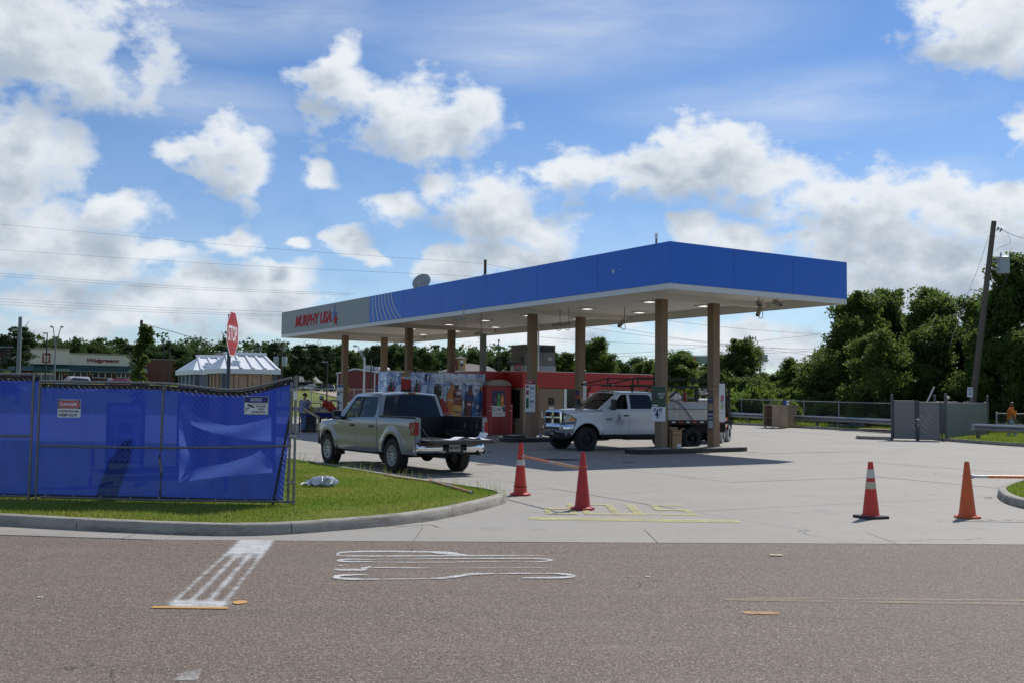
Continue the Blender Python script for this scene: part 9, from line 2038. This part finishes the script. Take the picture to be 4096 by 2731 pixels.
# ------ gravel drive, rear fence, guardrail
mb=MB();GP=[(1238,1564),(1400,1563),(1600,1562),(1700,1566),(1640,1600),(1520,1604),(1470,1600),(1430,1590),(1360,1578),(1290,1570)];pts=[]
for px,py in GP:p=gp(px,py,.02)if py>1600 else None;pts.append((px,py))
dmap={1562:200,1563:200,1564:205,1566:195,1570:170,1578:135,1590:105,1600:90,1604:88}
V_=[]
for px,py in GP:d=dmap[py];x=(px-2048)/F_PX*d;V_.append((x,d))
tris=geometry.tessellate_polygon([[Vector((a,b,0))for a,b in V_]]);me=bpy.data.meshes.new('gravel_drive');me.from_pydata([(a,b,ground_z(a,b))for a,b in V_],[],[tuple(f)for f in tris])
bm=bmesh.new();bm.from_mesh(me)
for _ in range(3):bmesh.ops.subdivide_edges(bm,edges=[e for e in bm.edges if e.calc_length()>8],cuts=1);bmesh.ops.triangulate(bm,faces=bm.faces)
for v in bm.verts:v.co.z=ground_z(v.co.x,v.co.y)+.05
bmesh.ops.recalc_face_normals(bm,faces=bm.faces);bm.to_mesh(me);bm.free();me.materials.append(mat('gravel_tan',(.33,.26,.20),.9,var=.25,scale=.6,coords='Object',bump=.4,bscale=4));o=bpy.data.objects.new('gravel_drive',me);COL.objects.link(o);setting(o)
chain_fence('chain_link_fence','pale railed chain link fence behind the two workers',[gz(-19,66.8),gz(-13.0,67),gz(-7.5,67.3),gz(-4,67.4)],1.85,3.0,True,.2)
guardrail('guardrail behind the work table and the two workers',[gz(-18,65.4),gz(-12,65.6),gz(-6,65.9)],h=.75)
for j,(px,d,w)in enumerate(((1245,64.8,60),(1265,64.9,40),(1300,64.6,30))):plant('shrub',px,1617+j*8,d,w,j,['low weeds on the verge behind the work table','second clump of weeds behind the work table','small weed clump behind the man in red'][j],name='weeds',cat='weeds')
# ------ parked vehicles far behind
M_DGL2=mat('car_glass',(.02,.025,.03),.06,var=0,spec=.8)
def far_car(label,px,py_base,d,L_,H,kind,col,face=1,yaw=0.0,name='parked_car',cat='car',group='cars parked beyond the rear fence',lettering=None):
 x=ap(px,py_base,d).x;t=thing(name,label,cat,(x,d,ground_z(x,d)),yaw if face>0 else yaw+math.pi,group);W=1.8;pm=mat('carpaint_%.2f_%.2f_%.2f'%col,col,.3,var=.03,coat=.8);r=.33
 l=L_/2;b=H*.56
 low={'coupe':[(-l,.35),(-l+.02,.72),(-l+.25,.86),(l*.35,.86),(l-.15,.72),(l,.55),(l-.02,.32)],'suv':[(-l,.38),(-l,.85),(-l+.1,b+.1),(l*.45,b+.06),(l-.12,b-.08),(l,.7),(l-.02,.36)],'van':[(-l,.4),(-l,1.15),(l*.58,1.15),(l-.2,.98),(l,.8),(l-.02,.4)]}[kind]
 top={'coupe':[(-l+.35,.86),(-l*.42,H-.06),(-l*.1,H),(l*.12,H-.04),(l*.42,.86)],'suv':[(-l+.08,b+.1),(-l+.22,H-.08),(-l+.5,H),(l*.05,H),(l*.2,H-.1),(l*.5,b+.05)],'van':[(-l,1.15),(-l+.05,H-.05),(-l+.2,H),(l*.38,H),(l*.48,H-.08),(l*.72,1.15)]}[kind]
 F_=frame((0,0,0),(1,0,0),(0,0,1));mb=MB();mb.prism(low,F_,-W/2,W/2);mb.build('body',pm,t,bevel=.06)
 n=len(top);mb=MB();tp=[(a,(W/2-.04)if z<(H+b)/2*.9 or i in(0,n-1)else W/2-.2,z)for i,(a,z)in enumerate(top)];mb.add([(a,-y,z)for a,y,z in tp]+[(a,y,z)for a,y,z in tp],[tuple(range(n)),tuple(range(2*n-1,n-1,-1))]+[(i,i+1,n+i+1,n+i)for i in range(n-1)]);mb.build('cabin',pm,t,bevel=.03)
 if kind!='van':panes=[(-.88,-.12),(.0,.62)]
 else:panes=[(.50,.86)]
 cx_=sum(a for a,z in top)/n
 x0_,x1_=top[0][0],top[-1][0];zl=top[0][1]+.06;zh=H-.14
 for s in(-1,1):
  for(u0,u1)in panes:
   def xe(u,z):f=(z-zl)/(zh-zl);a=x0_+.16+(top[1][0]-x0_+.1)*f;b2=x1_-.12-(x1_-top[-2][0]+.05)*f;return a+(b2-a)*(u+.9)/1.8 if kind!='van' else a+(b2-a)*u
   mb=MB();q=[(xe(u0,zl),zl),(xe(u1 if kind=='van' else min(.9,u1+.28),zl),zl),(xe(u1 if kind=='van' else min(.9,u1+.28),zh),zh),(xe(u0,zh),zh)];mb.add([(a,s*((W/2-.035)-(.165 if z>(zl+zh)/2 else 0)*1.0+.012),z)for a,z in q],[(0,1,2,3)]);mb.build('side_window',M_DGL2,t)
  for xw in(-l*.60,l*.62):
   Mw=Matrix.Rotation(-s*math.pi/2,3,'X');mb=MB();mb.lathe([(r*.62,.10),(r*.9,.11),(r,.07),(r,-.08)],18,Mw,(xw,s*(W/2-.10),r),caps=False);wh=mb.build('wheel',M_TYRE,t,smooth=40);mb=MB();mb.lathe([(r*.62,.09),(r*.3,.06),(.001,.07)],14,Mw,(xw,s*(W/2-.10),r),caps=False);mb.build('hub',M_ALLOY,wh,smooth=40)
   mb=MB();mb.cyl((xw,s*(W/2-.02),r),(xw,s*(W/2+.004),r),r*1.12,n=18);mb.build('wheel_arch',M_UND,t)
  mb=MB();mb.box((l-.03,s*.62,.64 if kind=='coupe' else .8),(.1,.32,.14));mb.build('headlight',M_LNS,t);mb=MB();mb.box((-l+.02,s*.70,.74 if kind=='coupe' else .95),(.06,.24,.16));mb.build('taillight',M_TAIL,t)
 mb=MB();a,b2=top[-1],top[-2];mb.add([(a[0]-.06,-.72,a[1]+.04),(a[0]-.06,.72,a[1]+.04),(b2[0]+.08,.58,b2[1]-.04),(b2[0]+.08,-.58,b2[1]-.04)],[(0,1,2,3)]);w0=mb.build('windshield',M_DGL2,t);w0 .location=(.05,0,.03);mb=MB();a,b2=top[0],top[1];mb.add([(a[0]+.04,-.7,a[1]+.05),(a[0]+.04,.7,a[1]+.05),(b2[0]-.04,.56,b2[1]-.06),(b2[0]-.04,-.56,b2[1]-.06)],[(0,1,2,3)]);w1=mb.build('rear_window',M_DGL2,t);w1 .location=(-.05,0,.02)
 if kind=='coupe' and lettering is None:mb=MB();mb.box((-l+.12,0,.95),(.2,1.5,.04));mb.build('spoiler',pm,t)
 if lettering:
  for s,ex in((-1,(1,0,0)),(1,(-1,0,0))):
   Fl=Matrix.Translation((-l*.18,s*(W/2-.02),1.42))@frame((0,0,0),ex,(0,0,1));mb=MB();text_mb(mb,lettering[0],Fl@Matrix.Translation((0,.14,.03)),width=2.0,height=.16,bold=.04);text_mb(mb,lettering[1],Fl@Matrix.Translation((0,-.12,.03)),width=2.0,height=.16,bold=.04);mb.build('lettering',M_NAVY,t)
 return t
far_car('white coupe with a rear spoiler parked beyond the rear fence',1241,1562,212,4.4,1.34,'coupe',(.66,.67,.68),-1)
far_car('grey people carrier parked left of the white coupe',1205,1558,222,4.9,1.72,'suv',(.16,.16,.17),-1,.25)
far_car('white car half hidden behind the grey people carrier',1186,1552,228,4.8,1.7,'suv',(.6,.61,.62),-1,.3)
far_car('dark blue small car facing the camera beyond the rear fence',1318,1566,195,4.0,1.45,'coupe',(.02,.025,.045),1,rad(-70),lettering=None)
far_car('dark open car between white coupe and white van',1296,1566,200,4.0,1.2,'coupe',(.02,.022,.025),1,.3)
vn=far_car('white service van with navy lettering in front of the red shed',1455,1564,190,5.4,2.1,'van',(.68,.69,.70),1,0,'service_van','van',None,('ICE AIR CONDITIONER','REFRIGERATION SALES'))
mb=MB()
for y in(-.6,.6):mb.bar((-2.4,y,2.22),(1.0,y,2.22),.05,.10)
mb.box((-.7,-.62,2.30),(3.3,.10,.12));mb.build('ladder_rack',mat('rack_red',(.35,.06,.05),.5),vn)
mb=MB();bxp_=ap(1409,1562,192);bt_=thing('box_trailer','pale box trailer half hidden behind the white service van','trailer',(bxp_.x,194,ground_z(bxp_.x,194)));mb=MB();mb.box((0,0,1.15),(1.9,2,1.9));mb.build('box',M_GRP,bt_)
for y in(-.8,.8):mb=MB();mb.cyl((0,y-.1,.3),(0,y+.1,.3),.3,n=12);mb.build('wheel',M_TYRE,bt_)
far_car('white car at the left edge of the frame below the traffic signals',20,1532,130,4.6,1.5,'coupe',(.62,.64,.66),1,.2,group='cars in front of the corner store')
far_car('white sport utility car in front of the store windows',290,1536,150,4.8,1.8,'suv',(.66,.67,.68),-1,.9,group='cars in front of the corner store')
far_car('red and white pickup like car beside the vine covered pole',497,1538,150,4.9,1.8,'suv',(.35,.04,.05),1,.8,group='cars in front of the corner store')
# ====== PEOPLE
def skin_mesh(name,joints,edges,m,parent,levels=2,root=None,label=None,crease=None):
 names=list(joints);idx={n:i for i,n in enumerate(names)}
 me=bpy.data.meshes.new(name+'_skel');me.from_pydata([joints[n][0]for n in names],[(idx[a],idx[b])for a,b in edges],[])
 ob=bpy.data.objects.new(name+'_skel',me);COL.objects.link(ob)
 sk=ob.modifiers.new('skin','SKIN');sk.use_smooth_shade=True;sk.branch_smoothing=.4
 if not me.skin_vertices:
  pass
 lay=me.skin_vertices[0].data if me.skin_vertices else None
 if lay is None:
  bm=bmesh.new();bm.from_mesh(me);bm.verts.layers.skin.verify();bm.to_mesh(me);bm.free();lay=me.skin_vertices[0].data
 for n in names:
  r=joints[n][1];lay[idx[n]].radius=r if isinstance(r,tuple)else(r,r);lay[idx[n]].use_root=(n==root)if root else(idx[n]==0)
 ss=ob.modifiers.new('sub','SUBSURF');ss.levels=levels;ss.render_levels=levels
 dg=bpy.context.evaluated_depsgraph_get();ev=ob.evaluated_get(dg);nm=bpy.data.meshes.new_from_object(ev);nm.name=name
 bpy.data.objects.remove(ob);bpy.data.meshes.remove(me)
 nm.materials.clear();nm.materials.append(m);nm.shade_smooth()
 o=bpy.data.objects.new(name,nm);COL.objects.link(o);o.parent=parent
 if label:o['label']=label
 return o
def V3(*a):return Vector(a)
def build_person(label,loc,rz,J,skin_m,shirt_m,trouser_m,shoe_m,sleeve=.55,belly=1.0,hat=None,hair=None,glasses=False,shirt_len=.10,bulk=1.2,shorts=False,hand_dir=None):
 """J: joint positions, person faces +x, y to their left"""
 t=thing('person',label,'person',loc,rz)
 b={};E=[]
 def add(n,p,r,to=None):
  b[n]=(p,r)
  if to:E.append((to,n))
 add('pelvis',J['pelvis'],.09);add('waist',J['pelvis'].lerp(J['chest'],.45),.085,'pelvis');add('chest',J['chest'],.085,'waist');add('neck0',J['chest'].lerp(J['neck'],.8),.058,'chest');add('neck',J['neck'],.058,'neck0')
 hd=(J['head']-J['neck']);up=hd.normalized();fw=J['face'].normalized()
 add('skull0',J['neck']+hd*.45+fw*.012,(.068,.075),'neck');add('skull1',J['neck']+hd*1.0+fw*.015,(.078,.095),'skull0');add('skull2',J['neck']+hd*1.55,(.062,.078),'skull1')
 for s in('l','r'):
  add('sh'+s,J['sh'+s],.045,'chest');add('el'+s,J['el'+s],.043,'sh'+s);add('wr'+s,J['wr'+s],.030,'el'+s)
  d=(J['wr'+s]-J['el'+s]).normalized()if not hand_dir else hand_dir[s].normalized();palm=J['wr'+s]+d*.055;add('palm'+s,palm,(.024,.036),'wr'+s)
  side=d.cross(V3(0,0,1));side=side.normalized()if side.length>.1 else V3(0,1,0);nrm=d.cross(side)
  for k,(o_,ln)in enumerate(((-.030,.075),(-.010,.09),(.011,.085),(.031,.068))):
   f0=palm+d*.035+side*o_;f1=f0+d*ln*.55+nrm*.012;f2=f1+d*ln*.4+nrm*.03;add('f%d0%s'%(k,s),f0,.0105,'palm'+s);add('f%d1%s'%(k,s),f1,.009,'f%d0%s'%(k,s));add('f%d2%s'%(k,s),f2,.0075,'f%d1%s'%(k,s))
  th=J['wr'+s]+d*.025-side*.038;add('t0'+s,th,.012,'wr'+s);add('t1'+s,th+d*.045-side*.018,.0095,'t0'+s)
  add('hip'+s,J['hip'+s],.07,'pelvis');add('kn'+s,J['kn'+s],.052,'hip'+s);add('an'+s,J['an'+s],.042,'kn'+s);add('toe'+s,J['toe'+s],(.038,.032),'an'+s)
 skin_mesh('body',b,E,skin_m,t,1,'pelvis')
 # shirt
 c={};E2=[]
 c['hem']=(J['pelvis']+(J['pelvis']-J['chest']).normalized()*shirt_len,(.165*belly*bulk,.20*bulk));c['wst']=(J['pelvis'].lerp(J['chest'],.4),(.165*belly*bulk,.19*bulk));c['cst']=(J['chest'],(.155*bulk,.185*bulk));c['nk']=(J['chest'].lerp(J['neck'],.62),(.092,.10));E2+=[('hem','wst'),('wst','cst'),('cst','nk')]
 for s in('l','r'):
  c['s'+s]=(J['sh'+s],.092*bulk);c['e'+s]=(J['sh'+s].lerp(J['el'+s],sleeve),.075);c['c'+s]=(J['sh'+s].lerp(J['el'+s],sleeve+.22),.072);E2+=[('cst','s'+s),('s'+s,'e'+s),('e'+s,'c'+s)]
 skin_mesh('shirt',c,E2,shirt_m,t,2,'wst')
 c={};E3=[];c['p']=(J['pelvis']+V3(0,0,.03),(.15,.165));
 for s in('l','r'):
  c['h'+s]=(J['hip'+s],.115);kn=J['kn'+s];c['k'+s]=(kn,.085);E3+=[('p','h'+s),('h'+s,'k'+s)]
  if not shorts:c['a'+s]=(J['an'+s]+V3(0,0,.0),.075);E3+=[('k'+s,'a'+s)]
 skin_mesh('shorts' if shorts else 'trousers',c,E3,trouser_m,t,2,'p')
 for s in('l','r'):
  d=(J['toe'+s]-J['an'+s]);d.z=0;d.normalize();mb=MB();a=J['an'+s];bz=J['toe'+s].z
  prof=[(-.09,.040,.10),(-.05,.045,.11),(.0,.045,.11),(.06,.047,.075),(.12,.046,.055),(.17,.035,.04),(.19,.012,.02)]
  vs=[];nrm=V3(-d.y,d.x,0)
  for q,w,h in prof:
   for k in range(9):an=math.pi*k/8;vs.append(V3(a.x,a.y,bz-.035)+d*q+nrm*w*math.cos(an)+V3(0,0,h*math.sin(an)))
  mb.add(vs,[(i*9+k,i*9+k+1,(i+1)*9+k+1,(i+1)*9+k)for i in range(6)for k in range(8)]+[(i*9,(i+1)*9,(i+1)*9+8,i*9+8)for i in range(6)]+[tuple(range(9)),tuple(6*9+k for k in range(8,-1,-1))]);mb.build('shoe',shoe_m,t,smooth=60)
  # face
 C_=J['neck']+hd*1.0;sd=up.cross(fw).normalized();fwp=sd.cross(up).normalized();R=Matrix((fwp,sd,up)).transposed()
 def hp(x,y,z):return C_+R@V3(x,y,z)
 mb=MB();mb.add([hp(.088,0,.02),hp(.118,0,-.035),hp(.092,.016,-.04),hp(.092,-.016,-.04)],[(0,2,1),(0,1,3),(1,2,3)]);mb.build('nose',skin_m,t,smooth=True)
 for s in(1,-1):
  mb=MB();mb.ball(hp(.082,s*.032,.012),.012,8,6);mb.build('eye',mat('eye_dark',(.04,.03,.025),.2,var=0),t,smooth=True);mb=MB();mb.ball(hp(-.005,s*.079,-.01),.03,8,6,(.6,.35,1));mb.build('ear',skin_m,t,smooth=True)
 mb=MB();mb.box(hp(.088,0,-.068),(.012,.045,.010),M=R);mb.build('mouth',mat('lip',(.20,.08,.07),.5),t)
 if glasses:mb=MB();mb.box(hp(.096,0,.014),(.012,.145,.04),M=R);mb.box(hp(.04,.080,.018),(.12,.006,.012),M=R);mb.box(hp(.04,-.080,.018),(.12,.006,.012),M=R);mb.build('sunglasses',M_INK,t)
 def cap_surf(rx_,ry_,rz_,z0,amax):return lambda a,b:hp(rx_*math.sin(amax*b)*math.cos(6.2832*a)-.004,ry_*math.sin(amax*b)*math.sin(6.2832*a),z0+rz_*math.cos(amax*b))
 if hair:mb=MB();mb.surf(lambda a,b:hp((.104 if math.cos(6.2832*a)<.3 else .09)*math.sin(1.75*b)*math.cos(6.2832*a)-.010,.088*math.sin(1.75*b)*math.sin(6.2832*a),.0+.118*math.cos(1.75*b)+.012),16,8);mb.build('hair',hair,t,smooth=True)
 if hat:
  mb=MB();mb.surf(cap_surf(.110,.094,.112,.026,1.55),18,7);h_=mb.build('cap',hat,t,smooth=True);mb=MB();mb.surf(lambda a,b:hp(.085+.095*b*math.cos((a-.5)*1.6),.085*math.sin((a-.5)*2.6),.036-.02*b-.02*abs(a-.5)),10,3);mb.build('peak',hat,h_,smooth=True)
 return t
SK1=mat('skin_light',(.36,.19,.13),.5,var=.08);SK2=mat('skin_dark',(.16,.075,.045),.45,var=.08);M_JEAN=mat('denim',(.075,.13,.25),.8,var=.15,scale=8);M_SHOE=mat('shoe_black',(.02,.02,.022),.5);M_CAPG=mat('cap_grey',(.22,.25,.31),.7)
def stand_pose(h=1.78,lean=0.0,stride=.06,arms=None,head_turn=0.0):
 k=h/1.78;L=lambda*a:Vector(a)*k
 J=dict(pelvis=L(0,0,.96),chest=L(.02+lean,0,1.36),neck=L(.0+lean*1.2,0,1.52),head=L(.015+lean*1.3,0,1.645),face=Vector((math.cos(head_turn),math.sin(head_turn),-.05)))
 for s,q in(('l',1),('r',-1)):
  J['sh'+s]=L(lean,q*.195,1.43);J['el'+s]=L(-.03,q*.255,1.14);J['wr'+s]=L(.05,q*.26,.90);J['hip'+s]=L(0,q*.095,.90);J['kn'+s]=L(.03+q*stride*.5,q*.105,.50);J['an'+s]=L(q*stride,q*.11,.085);J['toe'+s]=L(q*stride+.13,q*.12,.035)
 if arms:J.update({a:Vector(b)*k for a,b in arms.items()})
 return J
pA_=ap(1192,1700,47.3);J=stand_pose(1.80,.03,.10,dict(elr=(.10,-.33,1.15),wrr=(.28,-.28,1.10),ell=(.06,.30,1.15),wrl=(.26,.22,1.08)),-.25)
build_person('man in grey blue polo and jeans standing at the work table, back turned',(pA_.x+.25,47.3,ground_z(pA_.x,47.3)),rad(62),J,SK1,mat('polo_grey_blue',(.17,.185,.29),.8,var=.08),M_JEAN,M_SHOE,.5,1.08,hat=mat('cap_black',(.02,.02,.022),.7),hair=mat('hair_brown',(.05,.035,.025),.8),shirt_len=.16)
# leaning over the table, facing left in the photo
pB_=ap(1322,1700,48.6);J=stand_pose(1.78)
J.update(chest=V3(.22,0,1.32),neck=V3(.36,0,1.45),head=V3(.45,0,1.53),face=V3(.75,0,-.66))
for s,q in(('l',1),('r',-1)):J['sh'+s]=V3(.27,q*.20,1.37);J['el'+s]=V3(.40,q*.24,1.13);J['wr'+s]=V3(.50+.10*(q>0),q*.20,1.02)
J['pelvis']=V3(-.08,0,.97);J['hipl']=V3(-.08,.095,.91);J['hipr']=V3(-.08,-.095,.91)
build_person('man in red shirt and grey cap bending over the work table',(pB_.x+.02,48.6,ground_z(pB_.x,48.6)),rad(183),J,SK1,mat('shirt_red',(.42,.035,.02),.8,var=.1),mat('trousers_dark',(.03,.03,.04),.8),M_SHOE,.62,1.1,hat=M_CAPG,hair=mat('hair_brown',(.05,.035,.025),.8),shirt_len=.12,hand_dir=dict(l=V3(.8,0,-.5),r=V3(.8,0,-.5)))
pC_=ap(4046,1700,47.6);J=stand_pose(1.80,.0,.16,dict(ell=(-.06,.27,1.16),wrl=(.02,.28,.93),elr=(.02,-.28,1.16),wrr=(.15,-.27,.95)),-.15)
build_person('bald man in orange shirt and sunglasses walking behind the right guardrail',(pC_.x,47.6,ground_z(pC_.x,47.6)),rad(-22),J,SK2,mat('shirt_orange',(.72,.20,.015),.75,var=.08),mat('shorts_grey',(.30,.31,.34),.8,var=.1),M_SHOE,.75,1.12,glasses=True,shirt_len=.06)
# ------ work table and timber
M_LUM=mat('lumber',(.45,.33,.19),.7,var=.15,scale=6)
w0=ap(1219,1640,46.9);w1=ap(1352,1640,48.0);zg=ground_z(w0 .x,47);wt=thing('work_table','trestle work table with a blue edge, topped with boards','table',(w0 .x,46.9,zg),math.atan2(48.0-46.9,w1 .x-w0 .x));wl_=math.hypot(w1 .x-w0 .x,1.1)
zt=ap(1260,1645,47.2).z-zg
def wb(n,c,s,m,par=wt,M=None):mb=MB();mb.box(c,s,M=M);return mb.build(n,m,par)
wb('table_top',(wl_/2,.35,zt-.03),(wl_,.75,.05),M_LUM);wb('blue_edge',(wl_/2,-.035,zt-.15),(wl_-.1,.02,.20),mat('edge_blue',(.012,.025,.16),.5));
for x in(.10,.42,wl_-.5,wl_-.12):
 for y,dy in((.05,-.12),(.65,.12)):mb=MB();mb.bar((x,y,zt-.06),(x+(.05 if x<wl_/2 else-.05),y+dy,0),.05,.07);mb.build('leg',M_STL,wt)
for y in(.0,.7):mb=MB();mb.bar((.10,y,zt*.45),(.44,y,zt*.45),.03,.05);mb.build('brace',M_STL,wt)
tp_=thing('tarp','blue and white tarp crumpled on the work table','tarp',wt.location+Vector((.15,.3,zt)),0);mb=MB();mb.surf(lambda a,b:Vector((.55*a,.25*b,.015+.06*abs(math.sin(9*a+4*b))*math.sin(3.1*a))),18,6);mb.build('sheet',mat('tarp_blue',(.16,.28,.52),.45,var=.7,scale=5),tp_,smooth=True)
f0=ap(1232,1640,47.5);tf=thing('timber_easel','bare timber frame standing upright on the work table','frame',(f0 .x,47.5,zg+zt),rad(8));fw_=ap(1281,1640,47.5).x-f0 .x;fh_=ap(1240,1611,47.5).z-zg-zt
for a,b in(((0,0,0),(0,0,fh_)),((fw_,0,0),(fw_,0,fh_)),((0,0,fh_),(fw_,0,fh_)),((0,0,.03),(fw_,0,.03))):mb=MB();mb.bar(a,b,.06,.05);mb.build('batten',M_LUM,tf)
a0=ap(1217,1634,46.3);a1=ap(1276,1669,46.3);pkt=thing('timber_brace','L shaped pair of timbers leaning against the table front','timber',(a0 .x,46.3,zg));mb=MB();mb.bar(a0-pkt.location,a1-pkt.location,.09,.10);mb.build('plank',M_LUM,pkt);mb=MB();b0_=ap(1275,1667,46.35)-pkt.location;mb.bar(b0_,(b0_.x,.05,0),.09,.07);mb.build('upright',M_LUM,pkt)
cr=ap(1238,1690,47.9);crt=thing('storage_crate','grey crate on a pallet under the work table','crate',(cr.x,47.9,zg),.1);mb=MB();mb.box((0,0,.40),(.62,.5,.52));mb.build('crate',mat('crate_grey',(.11,.11,.12),.6),crt,bevel=.02);mb=MB();mb.box((0,0,.06),(.7,.6,.12));mb.build('pallet',mat('pallet_brown',(.16,.11,.075),.8),crt);mb=MB();mb.box((0,0,.67),(.64,.52,.03));mb.build('lid',M_GRP,crt)
bpst=ap(1166,1560,45.5);bs=thing('steel_upright','black steel upright with bright bolts beside the fence end','upright',(bpst.x,45.5,ground_z(bpst.x,45.5)));hh_=ap(1166,1518,45.5).z-bs.location.z;mb=MB();mb.box((0,0,hh_/2),(.13,.10,hh_));mb.box((.06,0,.04),(.4,.4,.05));mb.build('post',M_STL,bs)
for z in(hh_-.1,hh_-.38,hh_-.66,hh_-.95):mb=MB();mb.cyl((.02,-.05,z),(.02,-.07,z),.03,n=8);mb.build('bolt',M_ALU,bs)
